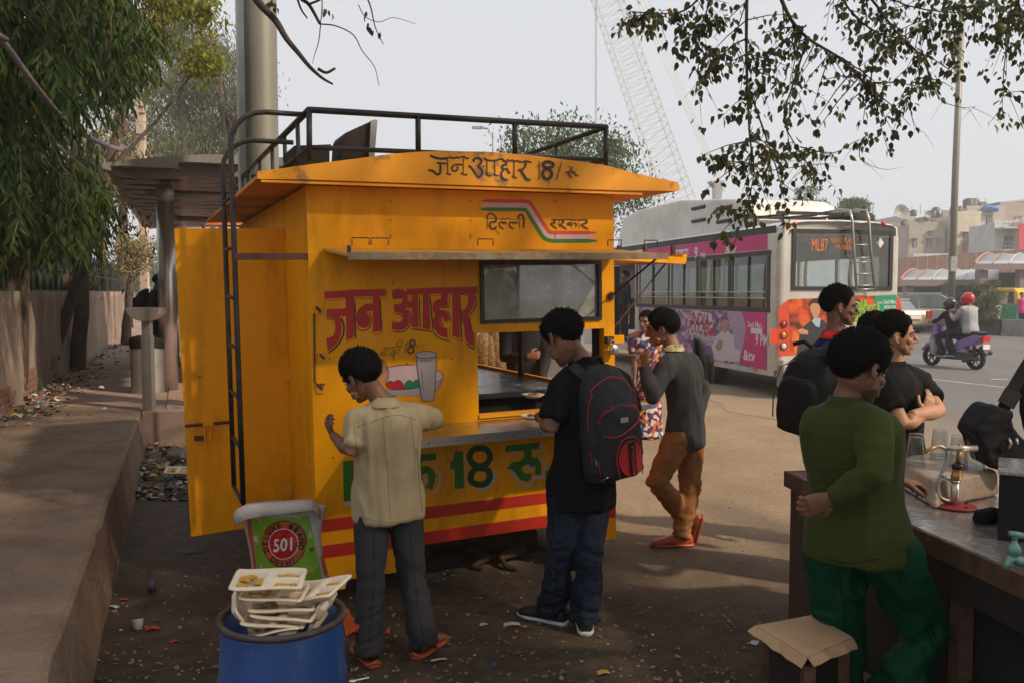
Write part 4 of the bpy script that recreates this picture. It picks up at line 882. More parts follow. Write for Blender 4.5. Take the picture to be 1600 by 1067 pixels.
def person(label, P, group=None, cat='person', vox=.011):
	"""P: spec. All joints are world points."""
	s = P.get('s', 1.0); g = P.get('g', 1.0); bf = V(P['bf']).normalized(); UPZ = V((0, 0, 1)); lat = bf.cross(UPZ).normalized()
	pc, nk = P['pc'], P['nk']; shl = P.get('shlat', lat); shl = V(shl).normalized(); hw = P.get('hipw', .085) * s
	sw = P.get('sw', .185) * s
	sh = {1: P.get('shR') or nk + shl * sw - UPZ * .055 * s, -1: P.get('shL') or nk - shl * sw - UPZ * .055 * s}
	el = {1: P['elR'], -1: P['elL']}; wr = {1: P['wrR'], -1: P['wrL']}
	hp = {1: pc + lat * hw - UPZ * .02, -1: pc - lat * hw - UPZ * .02}
	kn = {1: P['knR'], -1: P['knL']}; an = {1: P['anR'], -1: P['anL']}
	root = thing('person', label, cat, (pc.x, pc.y, P.get('gz', 0.0)), group)
	lo = P.get('vis', 'full')
	mid = P.get('mid', V((0, 0, 0)))
	def spine(t):
		if t < 0: return pc + UPZ * (t * (nk - pc).length)
		return pc.lerp(nk, t) + mid * (4 * t * (1 - t))
	belly = P.get('belly', 0.0)
	def torso(off, t0=-.12, hem=None, w=g):
		secs = []; Pr = (P.get('tr') or {}).get('loose', 0)
		for t, a, b_, fo in ((t0, .158, .115, 0), (0, .163, .118, 0), (.22, .150, .110, belly), (.42, .150, .112, belly * .9), (.62, .165, .118, belly * .3), (.80, .168, .112, 0), (.90, .140, .092, -.01), (.97, .085, .070, -.01), (1.02, .058, .058, 0)):
			lx = lat.lerp(shl, max(0, min(1, t))).normalized(); c = spine(t) + bf * (fo * .5)
			tn = (spine(t + .05) - spine(t - .05)).normalized(); ly = tn.cross(lx).normalized()
			oo = off if t < .95 else off * .35
			if hem and t <= 0: a, b_ = .174, .126
			secs.append((c, (a * w) * s + oo, (b_ * w + fo * .5) * s + oo, lx, ly))
		if hem:
			c0 = secs[0]; secs = [(c0[0] - UPZ * hem, c0[1], c0[2], c0[3], c0[4]), (c0[0] - UPZ * hem * .5, c0[1], c0[2], c0[3], c0[4])] + secs
		return secs
	ar = P.get('arm', 1.0 if P.get('shirt', {}).get('sleeve') in ('short', 'roll') else .86) * s
	skin = P['skin']; b = MB(); hd = P['hd']; hf = V(P['hf']).normalized(); hu = V(P.get('hu', (nk - pc).normalized() * .4 + UPZ)).normalized()
	hr = hf.cross(hu).normalized(); hu = hr.cross(hf).normalized(); hs = P.get('hs', 1.0)
	Mh = np.array([hr, hf, hu])
	b.tube([nk - UPZ * .06, nk, nk.lerp(hd, .5) - hf * .004, hd - hf * .022 - hu * .02], [.07 * s, .057 * s, .052 * s, .055 * s], 12)
	for q in (1, -1):
		e, w_ = el[q], wr[q]
		b.tube([nk.lerp(sh[q], .35) , sh[q] * 1.0, sh[q].lerp(e, .35), e, e.lerp(w_, .3), e.lerp(w_, .75), w_], [.026 * ar, .042 * ar, .045 * ar, .038 * ar, .041 * ar, .031 * ar, .026 * ar], 12)
	av, af, an_ = remesh(b, .0065 if vox < .015 else vox * .7, 3)
	hb = MB()
	for q, nm_ in ((1, 'R'), (-1, 'L')):
		if P.get('hide' + nm_): continue
		dd = P.get('hd' + nm_) or (wr[q] - el[q]); pn = P.get('pn' + nm_) or (shl * -q)
		hand_mb(hb, wr[q], V(dd), V(pn), q * (-1 if P.get('flip' + nm_) else 1), P.get('curl' + nm_, .45), P.get('hands', .95) * s)
	parts = [(av, af)]
	if hb.v: hv, hfc, _ = remesh(hb, .0042 if vox < .015 else .007, 2); parts.append((hv, hfc))
	Hw = (HV * hs) @ Mh + np.array(hd); parts.append((Hw, HF))
	core = MB(); core.loft(torso(-.012), 14)
	for q in (1, -1): core.tube([hp[q], kn[q], an[q]], [.075 * s, .05 * s, .036 * s], 8)
	if P.get('shoe') in ('sandal', 'bare'):
		for q, nm_ in ((1, 'R'), (-1, 'L')):
			fd = V(P['ft' + nm_]).normalized(); fx = fd.cross(UPZ).normalized(); a0 = an[q]; fz = P.get('fz' + nm_, P.get('gz', 0)) + .02
			A0 = V((a0.x, a0.y, 0)); core.loft([(A0 - fd * .055 + UPZ * (fz + .028), .026, .028, fx, UPZ), (A0 + UPZ * (fz + .04), .032, .04, fx, UPZ), (A0 + fd * .08 + UPZ * (fz + .026), .040, .026, fx, UPZ), (A0 + fd * .15 + UPZ * (fz + .014), .042, .013, fx, UPZ), (A0 + fd * .185 + UPZ * (fz + .010), .03, .008, fx, UPZ)], 10)
	cq = [q for q in core.f if len(q) == 4]; parts_v, parts_f = cat_arr(parts + [(np.array([tuple(p) for p in core.v]), np.array(cq))])
	tn = np.ones((len(parts_v), 4)); nh = sum(len(p[0]) for p in parts) - len(HV); tn[nh:nh + len(HV)] = head_tint(P.get('stub', 0.0))
	body = build_arr('body', parts_v, parts_f, skin, root, True, tint=tn)
	if not P.get('noface'):
		tw = lambda x, y, z: hd + hr * x * hs + hf * y * hs + hu * z * hs
		for sg in (-1, 1):
			e = MB(); ax = (hr, hf, hu); e.sphere(tw(sg * .032, .0765, .0035), (.0135 * hs, .007 * hs, .0052 * hs), 12, 8, ((hr + hf * -.35 * sg).normalized(), hf, hu)); eo = e.build('eye', m_eye, root, True)
			e = MB(); e.sphere(tw(sg * .032, .0815, .0038), (.0052 * hs, .003 * hs, .0052 * hs), 10, 6, ax); e.build('iris', m_iris, eo, True)
			e = MB(); e.tube([tw(sg * .018, .0865, .0075), tw(sg * .032, .0865, .0110), tw(sg * .047, .076, .0060)], [.0016 * hs, .0024 * hs, .0014 * hs], 6); e.build('eyelash', m_hair, eo)
			e = MB(); e.tube([tw(sg * .013, .0955, .024), tw(sg * .028, .0945, .0295), tw(sg * .043, .083, .0285), tw(sg * .053, .072, .022)], [.0028 * hs, .0040 * hs, .0034 * hs, .0016 * hs], 6); e.build('eyebrow', m_hair, root)
	if P.get('hair', 1):
		kw = P.get('hairk', {}); key = str(sorted(kw.items()))
		if key not in _HG: _HG[key] = hair_geo(**kw)
		hv_, hf_ = _HG[key]; build_arr('hair', (hv_ * hs) @ Mh + np.array(hd), hf_, P.get('hairm', m_hair), root, True)
	sd_ = abs(hash(label)) % 97 if False else (len(label) * 13 + int(abs(pc.x) * 100)) % 97
	T = P.get('tr')
	if T:
		b = MB(); r0 = T.get('loose', 0.0)
		c0 = pc; b.loft([(c0 - UPZ * .10 * s, .13 * s, .10 * s, lat, bf), (c0 - UPZ * .02, (.158 * g) * s + r0, (.108 * g) * s + r0, lat, bf), (c0 + UPZ * .05 * s, (.152 * g) * s, (.108 * g) * s, lat, bf), (spine(.2), .135 * g * s, .098 * g * s, lat, bf)], 20)
		for q in (1, -1):
			h, k, a = hp[q], kn[q], an[q]; end = a + (a - k).normalized() * T.get('drop', .02)
			ra = T.get('ra', .062) * s
			b.tube([h + UPZ * .02, h.lerp(k, .15), h.lerp(k, .5), k, k.lerp(end, .3), k.lerp(end, .7), end], [.070 * s + r0, .088 * s + r0, .080 * s + r0, .066 * s + r0, .066 * s + r0, ra + .004 + r0, ra + r0], 16)
		v, f, nm = remesh(b, vox, 5)
		v = folds(v, nm, T.get('amp', .007), T.get('f', 14), sd_, (0, 0, 1) if T.get('vert') else None)
		for q in (1, -1):
			for J, rad, am in ((kn[q], .15, .007), (an[q], .17, .011)):
				d = v - np.array(J); w = np.exp(-(np.linalg.norm(d, axis=1) / rad) ** 2)
				tl = d[:, 2] + .35 * d[:, 0] * (1 if q > 0 else -1); P3 = np.stack([v[:, 0] * 9, v[:, 1] * 9, tl * 30], 1) + sd_; v = v + nm * ((.5 - 2.0 * np.abs(vnoise(P3))) * w * am * T.get('bunch', 1))[:, None]
		build_arr('trousers', v, f, T['mat'], root, True, label=T.get('label'))
	Sh = P.get('shirt')
	if Sh:
		b = MB(); off = Sh.get('loose', .010); b.loft(torso(off, hem=Sh.get('hem', .06)), 24)
		sl = Sh.get('sleeve', 'long'); rs = Sh.get('rs', 1.0) * s
		for q in (1, -1):
			S0, e, w_ = sh[q], el[q], wr[q]; n0 = nk.lerp(S0, .40) - UPZ * .015; inn = S0 + (spine(.72) - S0) * .30
			if sl == 'short': b.tube([n0, S0, S0.lerp(e, .35), S0.lerp(e, Sh.get('sl', .62))], [.058 * rs, .068 * rs, .070 * rs, .068 * rs], 14)
			elif sl == 'roll': b.tube([n0, S0, S0.lerp(e, .5), S0.lerp(e, .66), S0.lerp(e, .68), S0.lerp(e, .84)], [.056 * rs, .066 * rs, .062 * rs, .056 * rs, .063 * rs, .056 * rs], 14)
			else: b.tube([n0, S0, S0.lerp(e, .5), e, e.lerp(w_, .45), w_ + (w_ - e).normalized() * .0], [.056 * rs, .064 * rs, .058 * rs, .052 * rs, .048 * rs, .036 * rs], 14)
			b.tube([inn, S0.lerp(e, .25)], [.062 * rs, .055 * rs], 10)
		v, f, nm = remesh(b, vox, 5)
		v = folds(v, nm, Sh.get('amp', .007), Sh.get('f', 9), sd_ + 3, (0, 0, 1) if Sh.get('vert', True) else None)
		for q in (1, -1):
			for J, rad, am in ((el[q], .11, .0045), (sh[q], .10, .003)):
				d = v - np.array(J); w = np.exp(-(np.linalg.norm(d, axis=1) / rad) ** 2); axd = np.array((el[q] - sh[q]).normalized())
				al = (d @ axd)[:, None] * axd; P3 = (d - al) * 9 + al * 34 + sd_ + q; v = v + nm * ((.5 - 2.0 * np.abs(vnoise(P3))) * w * am * 1.2)[:, None]
		so = build_arr('shirt', v, f, Sh['mat'], root, True, label=Sh.get('label'))
		if Sh.get('collar'):
			cn = MB(); c = nk + UPZ * .005; rr = .066 * s
			bk = (hd - nk).normalized()
			vs = [];
			for i in range(25):
				a = -math.pi * .5 + (i / 24) * 2 * math.pi * .98 + .03
				dr = bf * -math.sin(a) + shl * math.cos(a)
				dr = bf * math.cos(a + math.pi / 2) * 1.0 + shl * math.sin(a + math.pi / 2); h_ = .030 if Sh['collar'] != 'band' else .02
				vs += [c + dr * rr - UPZ * .012, c + dr * rr * .93 + UPZ * h_, c + dr * rr * (1.28 if Sh['collar'] == 'fold' else 1.08) - UPZ * (.016 if Sh['collar'] == 'fold' else -.0)]
			f_ = []
			for i in range(24): f_ += [(i * 3, i * 3 + 1, i * 3 + 4, i * 3 + 3), (i * 3 + 1, i * 3 + 2, i * 3 + 5, i * 3 + 4)]
			cn.add(vs, f_); cn.build('collar', Sh.get('cmat', Sh['mat']), so, True)
	sk = P.get('shoe')
	for q, nm_ in ((1, 'R'), (-1, 'L')):
		if not sk or sk == 'bare': continue
		fd = V(P['ft' + nm_]).normalized(); fx = fd.cross(UPZ).normalized(); fu = fx.cross(fd).normalized(); a0 = an[q]; gz = P.get('fz' + nm_, P.get('gz', 0))
		if abs(fd.z) > .05: A0 = a0 - fu * .075
		else: A0 = V((a0.x, a0.y, gz))
		if sk == 'sandal':
			b = MB(); b.loft([(A0 - fd * .085 + fu * .010, .028, .010, fx, fu), (A0 - fd * .03 + fu * .010, .040, .010, fx, fu), (A0 + fd * .08 + fu * .010, .044, .010, fx, fu), (A0 + fd * .16 + fu * .010, .048, .010, fx, fu), (A0 + fd * .205 + fu * .010, .026, .010, fx, fu)], 12, .7); so = b.build('sandal', P['shmat'], root, True)
			b = MB(); b.tube([A0 + fd * .05 - fx * .046 + fu * .018, A0 + fd * .075 - fx * .03 + fu * .062, A0 + fd * .09 + fu * .066, A0 + fd * .075 + fx * .03 + fu * .062, A0 + fd * .05 + fx * .046 + fu * .018], .011, 6); b.tube([A0 - fd * .08 - fx * .03 + fu * .018, A0 - fd * .09 + fu * .035, A0 - fd * .08 + fx * .03 + fu * .018], .007, 6); b.build('strap', P['shmat'], so, True)
		else:
			w = P.get('shw', 1.0)
			b = MB(); b.loft([(A0 - fd * .080 + fu * .040, .024 * w, .026, fx, fu), (A0 - fd * .062 + fu * .055, .036 * w, .050, fx, fu), (A0 - fd * .0 + fu * .058, .040 * w, .056, fx, fu), (A0 + fd * .06 + fu * .045, .042 * w, .040, fx, fu), (A0 + fd * .13 + fu * .036, .046 * w, .028, fx, fu), (A0 + fd * .18 + fu * .030, .040 * w, .022, fx, fu), (A0 + fd * .205 + fu * .024, .022 * w, .012, fx, fu)], 14, .85)
			so = b.build('shoe', P['shmat'], root, True)
			b = MB(); b.loft([(A0 - fd * .088 + fu * .012, .024 * w, .012, fx, fu), (A0 - fd * .06 + fu * .013, .039 * w, .013, fx, fu), (A0 + fd * .05 + fu * .013, .044 * w, .013, fx, fu), (A0 + fd * .14 + fu * .012, .050 * w, .012, fx, fu), (A0 + fd * .212 + fu * .012, .024 * w, .012, fx, fu)], 14, .7); b.build('sole', P.get('solemat', P['shmat']), so, True)
	return root, dict(lat=lat, shl=shl, bf=bf, sh=sh, spine=spine, hp=hp, s=s)
# the minibus
BO = V((4.40, 14.3, 0)); BF = V((-.237, .9715, 0)).normalized(); BR = V((BF.y, -BF.x, 0)); BAX = (BF, BR, V((0, 0, 1)))
def B3(s, r, z): return BO + BF * s + BR * r + V((0, 0, z))
def BL(px, py): p = onplane(px, py, BO, BR) - BO; return p.dot(BF), p.z
def BB(px, py): p = onplane(px, py, BO, BF) - BO; return p.dot(BR), p.z
bus = thing('minibus', 'silver grey city minibus with magenta advert and ladder seen from behind', 'bus', B3(5, 1.15, 0))
m_bus = mat('silver_bus_paint', (.58, .55, .50), .34, .25, var=.05, dirt=(.24, .19, .15), damt=.5, dscale=1.2, coat=.3)
m_busr = mat('white_bus_roof', (.72, .71, .68), .45, .1, var=.04, dirt=(.35, .31, .27), damt=.5, dscale=1.0)
m_gask = mat('black_gasket', (.018, .018, .018), .5, var=.1); m_mag = mat('magenta_film', (.55, .012, .19), .4, var=.06, dirt=(.5, .03, .06), damt=.5, dscale=.6)
m_wfilm = mat('white_film', (.70, .67, .68), .4, var=0); m_rfilm = mat('red_film', (.62, .06, .02), .38, var=.05); m_busg = thin_glass('bus_glass', (.34, .41, .38), .06, .02, .08, (.35, .33, .3)); m_seat = mat('seat_vinyl', (.03, .05, .06), .6)
WB = 2.32; BLN = 10.0; ZT = 2.93; ZB = .36
_, wz1 = BL(1150, 403); wz1 = (BL(1000, 412)[1] + BL(1195, 404)[1]) / 2; wz0 = (BL(1000, 474)[1] + BL(1195, 482.5)[1]) / 2
wins = []; xs = [(1197, 1142), (1138, 1092), (1088, 1048), (1042, 998)]
for a, c in xs: wins.append((BL(a, 440)[0], BL(c, 440)[0], wz0, wz1))
s0 = wins[-1][1] + .12; door = (BL(992, 500)[0], BL(966, 500)[0], .55, 2.42); wins2 = [(door[1] + .25, BLN - .5, wz0, wz1)]
holed('left_side', lambda a, c, t: B3(a, -t, c), .10, BLN, ZB, ZT - .22, [(w[0], w[1], w[2], w[3]) for w in wins + wins2] + [door], .05, m_bus, bus)
holed('right_side', lambda a, c, t: B3(a, WB + t, c), .10, BLN, ZB, ZT - .22, [(.5 + i * 1.3, 1.7 + i * 1.3, wz0, wz1) for i in range(7)], .05, m_bus, bus)
r0, gz1 = BB(1242, 366); r1, _ = BB(1391, 370); gz0 = (BB(1242, 452)[1] + BB(1391, 447)[1]) / 2; gz1 = (BB(1242, 366)[1] + BB(1391, 362)[1]) / 2
holed('rear_wall', lambda a, c, t: B3(-t, a, c), .10, WB - .10, ZB + .25, ZT - .22, [(r0, r1, gz0, gz1)], .05, m_bus, bus)
for r, q in ((.10, 1), (WB - .10, -1)):
	b = MB(); P = []
	for k in range(7):
		a = math.pi / 2 * k / 6; P.append((.10 - .10 * math.sin(a), r - q * .10 * math.cos(a)))
	n = len(P); b.add([B3(s, rr, z) for s, rr in P for z in (ZB + .1, ZT - .22)], [(2 * i, 2 * i + 1, 2 * i + 3, 2 * i + 2) for i in range(n - 1)]); b.build('corner_pillar', m_bus, bus, True)
secs = []; b = MB()
prof_ = [(0, ZT - .22), (.015, ZT - .14), (.06, ZT - .06), (.16, ZT - .01), (.5, ZT + .03), (WB / 2, ZT + .045), (WB - .5, ZT + .03), (WB - .16, ZT - .01), (WB - .06, ZT - .06), (WB - .015, ZT - .14), (WB, ZT - .22)]
st = [(0.0, .0, .10), (.03, .012, .05), (.10, .0, .0), (BLN - .2, .0, 0), (BLN, -.1, .1)]; vs = []
for s_, dz, ins in st:
	for r_, z_ in prof_: vs.append(B3(s_ - (.0 if s_ > .05 else 0), min(max(r_, ins), WB - ins), z_ - (ins * .35 if z_ > ZT - .1 else 0)))
n = len(prof_); f = [(i * n + k, i * n + k + 1, (i + 1) * n + k + 1, (i + 1) * n + k) for i in range(len(st) - 1) for k in range(n - 1)] + [tuple(range(n))]
b.add(vs, f); b.build('roof', m_busr, bus, True)
b = MB(); b.box(B3(BLN, WB / 2, 1.6), (.03, WB / 2, 1.25), BAX); b.build('front_wall', m_bus, bus)
b = MB(); b.box(B3(5, WB / 2, .52), (4.95, WB / 2 - .06, .03), BAX); b.build('floor', m_dark, bus)
for i, w in enumerate(wins + wins2):
	b = MB(); b.box(B3((w[0] + w[1]) / 2, .03, (w[2] + w[3]) / 2), (abs(w[1] - w[0]) / 2, .004, (w[3] - w[2]) / 2), BAX); p = b.build('side_window', m_busg, bus)
	b = MB(); m = (w[0] + w[1]) / 2; b.box(B3(m, .012, (w[2] + w[3]) / 2), (.018, .01, (w[3] - w[2]) / 2), BAX); b.build('window_bar', m_gask, p)
ws0, ws1 = wins[0][0] - .05, wins[-1][1] + .05
for z in (wz1 + .045, wz0 - .04): b = MB(); b.box(B3((ws0 + ws1) / 2, -.004, z), ((ws1 - ws0) / 2 + .1, .006, .04), BAX); b.build('gasket', m_gask, bus)
for a in [ws0 - .03] + [(wins[i][1] + wins[i + 1][0]) / 2 for i in range(3)] + [ws1 + .05]: b = MB(); b.box(B3(a, -.003, (wz0 + wz1) / 2), (.055, .006, (wz1 - wz0) / 2), BAX); b.build('gasket', m_gask, bus)
for k in (.30, .18): b = MB(); z = wz0 + (wz1 - wz0) * k; b.tube([B3(ws0, -.03, z), B3(ws1, -.03, z)], .012, 6); b.build('guard_bar', m_steel2, bus)
hz = BL(1195, 367)[1]
b = MB(); b.box(B3(4.4, -.002, hz + .07), (4.3, .004, .06), BAX); b.build('header_band', m_gask, bus)
b = MB(); b.box(B3(ws1 + 1.2, -.001, (wz1 + hz) / 2 + .02), (1.1, .003, (hz - wz1) / 2 - .03), BAX); b.build('header_band', m_gask, bus)
def BS(s_, z, o=-.006): return B3(s_, o, z)
ua0, ua1 = BL(1199, 385)[0], BL(1012, 390)[0]; uz1, uz0 = hz, wz1 + .10
def quadL(s0, s1, z0, z1, m, name, par, o=-.006): b = MB(); b.add([BS(s0, z0, o), BS(s1, z0, o), BS(s1, z1, o), BS(s0, z1, o)], [(0, 1, 2, 3)]); return b.build(name, m, par)
ad1 = quadL(ua0, ua1, uz0, uz1, m_mag, 'advert_strip', bus)
mpL = lambda x, y, o=-.010: BS(-x, y, o)
def tL(s, px, py, h, m=m_wfilm, par=None, w=None, sl=0.0, bold=.03):
	s_, z = BL(px, py); return text_on(s, lambda x, y: BS(s_ - x, z + y, -.010), 0, 0, h, 'lettering', m, par or ad1, width=w, slant=sl, bold=bold)
tL('&tv', 1134, 399 - 2, .17, w=.42); tL('9', 1085, 405, .24); tL('PM', 1095, 405, .12)
q0 = BL(1049, 403); q1 = BL(1076, 389); quadL(q0[0], q1[0], q0[1] - .0, q1[1], m_wfilm, 'label_box', ad1, -.008); tL('MON-FRI', 1050, 401.5, .09, mat('magenta_ink', (.35, .01, .12), .5), w=abs(q0[0] - q1[0]) * .92)
tL('Mar.', 1026, 404, .13)
m_col = bpy.data.materials.new('street_collage_film'); m_col.use_nodes = True; N = m_col.node_tree.nodes; L = m_col.node_tree.links; bs = N['Principled BSDF']; tc = N.new('ShaderNodeTexCoord')
mp = N.new('ShaderNodeMapping'); mp.inputs['Scale'].default_value = (1.4, 1.4, 2.4); L.new(tc.outputs['Object'], mp.inputs[0])
vo = N.new('ShaderNodeTexVoronoi'); vo.distance = 'CHEBYCHEV'; vo.inputs['Scale'].default_value = 4.2; L.new(mp.outputs[0], vo.inputs['Vector']); nz = N.new('ShaderNodeTexNoise'); nz.inputs['Scale'].default_value = 9; nz.inputs['Detail'].default_value = 6; L.new(mp.outputs[0], nz.inputs['Vector'])
ad_ = N.new('ShaderNodeMixRGB'); ad_.inputs[0].default_value = .5; L.new(vo.outputs['Color'], ad_.inputs[1]); L.new(nz.outputs['Color'], ad_.inputs[2]); bw_ = N.new('ShaderNodeRGBToBW'); L.new(ad_.outputs[0], bw_.inputs[0])
cr = N.new('ShaderNodeValToRGB'); e = cr.color_ramp.elements; e[0].position = .30; e[0].color = (.05, .02, .10, 1); e[1].position = .78; e[1].color = (.62, .56, .62, 1)
for p_, c_ in ((.42, (.16, .10, .30, 1)), (.50, (.36, .10, .26, 1)), (.58, (.50, .40, .50, 1)), (.66, (.40, .16, .24, 1))): x = e.new(p_); x.color = c_
L.new(bw_.outputs[0], cr.inputs[0]); L.new(cr.outputs[0], bs.inputs['Base Color']); bs.inputs['Roughness'].default_value = .45
ps0, ps1 = BL(1198, 520)[0], BL(998, 520)[0]; pz1 = wz0 - .09; pz0 = BL(1198, 577)[1]
ad2 = quadL(ps0, ps1, pz0, pz1, m_col, 'side_poster', bus)
def polyL(pts, m, name='poster_figure', par=None, o=-.009): b = MB(); b.poly([BS(*BL(x, y), o) for x, y in pts]); return b.build(name, m, par or ad2)
polyL([(1158, 481), (1198, 483), (1198, 578), (1172, 572), (1164, 568), (1156, 562), (1163, 535), (1166, 510)], m_mag)
pf = lambda n, c: mat(n, c, .5, var=.05)
skp = pf('poster_skin', (.42, .20, .18)); vio = pf('poster_violet', (.13, .07, .26)); wh2 = pf('poster_pale', (.58, .50, .56)); cri = pf('poster_crimson', (.48, .02, .08)); lil = pf('poster_lilac', (.38, .28, .42))
polyL([(1138, 486), (1158, 482), (1166, 510), (1163, 535), (1158, 560), (1138, 556), (1146, 520), (1136, 500)], lil, o=-.0075)
polyL([(1112, 540), (1120, 525), (1128, 518), (1138, 518), (1146, 524), (1150, 545), (1158, 548), (1156, 565), (1118, 562)], wh2)
polyL([(1128, 503), (1131, 496), (1136, 496), (1139, 503), (1139, 513), (1134, 521), (1129, 516)], skp, o=-.011); polyL([(1127, 503), (1128, 496), (1133, 493), (1138, 496), (1140, 502), (1134, 499)], vio, o=-.012)
polyL([(1118, 540), (1126, 530), (1131, 534), (1128, 546), (1122, 548)], skp, o=-.0115); polyL([(1095, 538), (1112, 540), (1116, 556), (1098, 554)], vio, o=-.0105)
polyL([(1076, 502), (1088, 486), (1112, 490), (1116, 512), (1098, 524), (1078, 522)], wh2, o=-.0100)
tL('INDIA', 1080, 507, .24, cri, ad2, w=.80, sl=.2, bold=.05); tL('POOCHEGA', 1076, 520.5, .26, cri, ad2, w=1.15, sl=.2, bold=.06); tL('Sabse Shaana', 1086, 529, .13, wh2, ad2, w=1.0, sl=.2)
tL('2nd Mar.', 1169, 511, .10, m_wfilm, ad2, w=.50); q0 = BL(1174, 521); q1 = BL(1192, 513); quadL(q0[0], q1[0], q0[1], q1[1] - .01, m_wfilm, 'label_box', ad2, -.011); tL('9 PM', 1181, 538, .18, m_wfilm, ad2, w=.40); tL('&tv', 1162, 561, .18, m_wfilm, ad2, w=.42)
for x in (1104, 1180): s_, z = BL(x, 563 + (x - 1104) * .17); b = MB(); b.box(BS(s_, z, -.01), (.06, .008, .03), BAX); b.build('reflector', mat('amber_plastic', (.6, .16, .01), .3), bus)
b = MB(); b.box(B3(-.001, (r0 + r1) / 2, (gz0 + gz1) / 2), (.004, (r1 - r0) / 2, (gz1 - gz0) / 2), BAX); rg_ = b.build('rear_window', thin_glass('rear_glass', (.72, .77, .74), .08, .02, .16, (.4, .37, .33)), bus)
b = MB()
for (ra, rb_, za, zb) in ((r0 - .05, r0 + .015, gz0 - .05, gz1 + .05), (r1 - .015, r1 + .05, gz0 - .05, gz1 + .05)): b.box(B3(-.012, (ra + rb_) / 2, (za + zb) / 2), (.012, (rb_ - ra) / 2, (zb - za) / 2), BAX)
for (za, zb) in ((gz0 - .05, gz0 + .015), (gz1 - .015, gz1 + .05)): b.box(B3(-.0125, (r0 + r1) / 2, (za + zb) / 2), (.0115, (r1 - r0) / 2 - .016, (zb - za) / 2), BAX)
b.build('gasket', m_gask, rg_)
def RP(px, py, o=.006): r_, z = BB(px, py); return B3(-o, r_, z)
def polyR(pts, m, name, par, o=.006): b = MB(); b.poly([RP(x, y, o) for x, y in pts]); return b.build(name, m, par)
polyR([(1216, 483), (1224, 474), (1232, 469), (1235, 555), (1216, 556)], m_rfilm, 'lamp_panel', bus, .006); polyR([(1400, 462), (1405, 468), (1411, 492), (1411, 545), (1400, 548)], m_rfilm, 'lamp_panel', bus, .006)
polyR([(1200.5 + 3, 514), (1216, 514.5), (1216, 537.5), (1203.5, 537)], m_rfilm, 'red_stripe', bus, .001)
for (x, y, c) in ((1224, 507, (.45, .01, .01)), (1224, 524, (.65, .2, .01)), (1224, 540.5, (.6, .58, .55)), (1406, 507, (.45, .01, .01)), (1406, 522, (.65, .2, .01))):
	b = MB(); ctr = RP(x, y, .0); b.lathe(ctr, [(.060, .004), (.066, .022), (.056, .024), (.052, .016)], 16, (BR, V((0, 0, 1)), -BF)); l_ = b.build('tail_lamp', m_gask, bus, True)
	b = MB(); b.sphere(ctr - BF * .012, (.052, .052, .022), 14, 8, (BR, V((0, 0, 1)), BF)); b.build('lens', mat('lens_%d' % int(c[1] * 100 + c[0] * 10), c, .18, var=0, coat=.5), l_, True)
for (x, y) in ((1242.5, 351), (1380.5, 350)): b = MB(); b.sphere(RP(x, y, .0), (.045, .045, .025), 12, 8, (BR, V((0, 0, 1)), BF)); b.build('marker_lamp', mat('red_lens', (.5, .015, .01), .2, var=0), bus, True)
m_fire = bpy.data.materials.new('fire_poster'); m_fire.use_nodes = True; N = m_fire.node_tree.nodes; L = m_fire.node_tree.links; bs = N['Principled BSDF']; tc = N.new('ShaderNodeTexCoord'); nz = N.new('ShaderNodeTexNoise'); nz.inputs['Scale'].default_value = 2.6; nz.inputs['Detail'].default_value = 6; nz.inputs['Distortion'].default_value = 1.2; L.new(tc.outputs['Object'], nz.inputs['Vector'])
cr = N.new('ShaderNodeValToRGB'); e = cr.color_ramp.elements; e[0].position = .40; e[0].color = (.06, .02, .01, 1); e[1].position = .72; e[1].color = (.75, .25, .03, 1); x = e.new(.52); x.color = (.60, .07, .01, 1); L.new(nz.outputs[0], cr.inputs[0]); L.new(cr.outputs[0], bs.inputs['Base Color']); bs.inputs['Roughness'].default_value = .4
rp = polyR([(1232.5, 468), (1400, 461), (1400, 548), (1235.5, 555)], m_fire, 'rear_poster', bus, .005)
polyR([(1250, 520), (1256, 510), (1264, 503), (1274, 497), (1284, 500), (1294, 508), (1300, 530), (1300, 552), (1244, 554)], pf('poster_suit', (.025, .025, .03)), 'poster_figure', rp, .008)
polyR([(1268, 502), (1272, 496), (1282, 498), (1280, 512), (1274, 510)], pf('poster_shirt', (.35, .42, .55)), 'poster_figure', rp, .0095)
polyR([(1265, 477), (1268, 471), (1277, 470), (1282, 476), (1281, 488), (1276, 498), (1270, 496), (1266, 487)], pf('poster_face', (.50, .24, .13)), 'poster_figure', rp, .010)
polyR([(1263, 480), (1264, 471), (1270, 467), (1279, 468), (1283, 474), (1282, 481), (1280, 475), (1270, 474), (1266, 477)], pf('poster_hair', (.03, .015, .01)), 'poster_figure', rp, .012)
polyR([(1245, 517), (1252, 513), (1262, 517), (1262, 523), (1250, 522)], pf('poster_face', (.5, .24, .13)), 'poster_figure', rp, .011)
polyR([(1326, 500), (1332, 478), (1352, 470), (1360, 480), (1364, 500), (1340, 512)], pf('poster_green', (.10, .28, .03)), 'poster_figure', rp, .007)
def tR(s, px, py, h, m, par, w=None, sl=0, rot=0.0):
	r_, z = BB(px, py); return text_on(s, lambda x, y: B3(-.012, r_ + x * math.cos(rot) - y * math.sin(rot), z + y * math.cos(rot) + x * math.sin(rot)), 0, 0, h, 'lettering', m, par, width=w, slant=sl)
p_lime = pf('poster_lime', (.35, .50, .05))
tR('INDIA', 1322, 492, .17, p_lime, rp, .42, .2, .25); tR('POOCHEGA', 1318, 506, .20, p_lime, rp, .72, .2, .22); tR('Sabse Shaana', 1318, 514, .10, m_wfilm, rp, .75, .2, .2)
gp = polyR([(1366, 462.5), (1400, 461), (1400, 520), (1366, 520)], pf('poster_teal', (.01, .26, .14)), 'poster_panel', rp, .009)
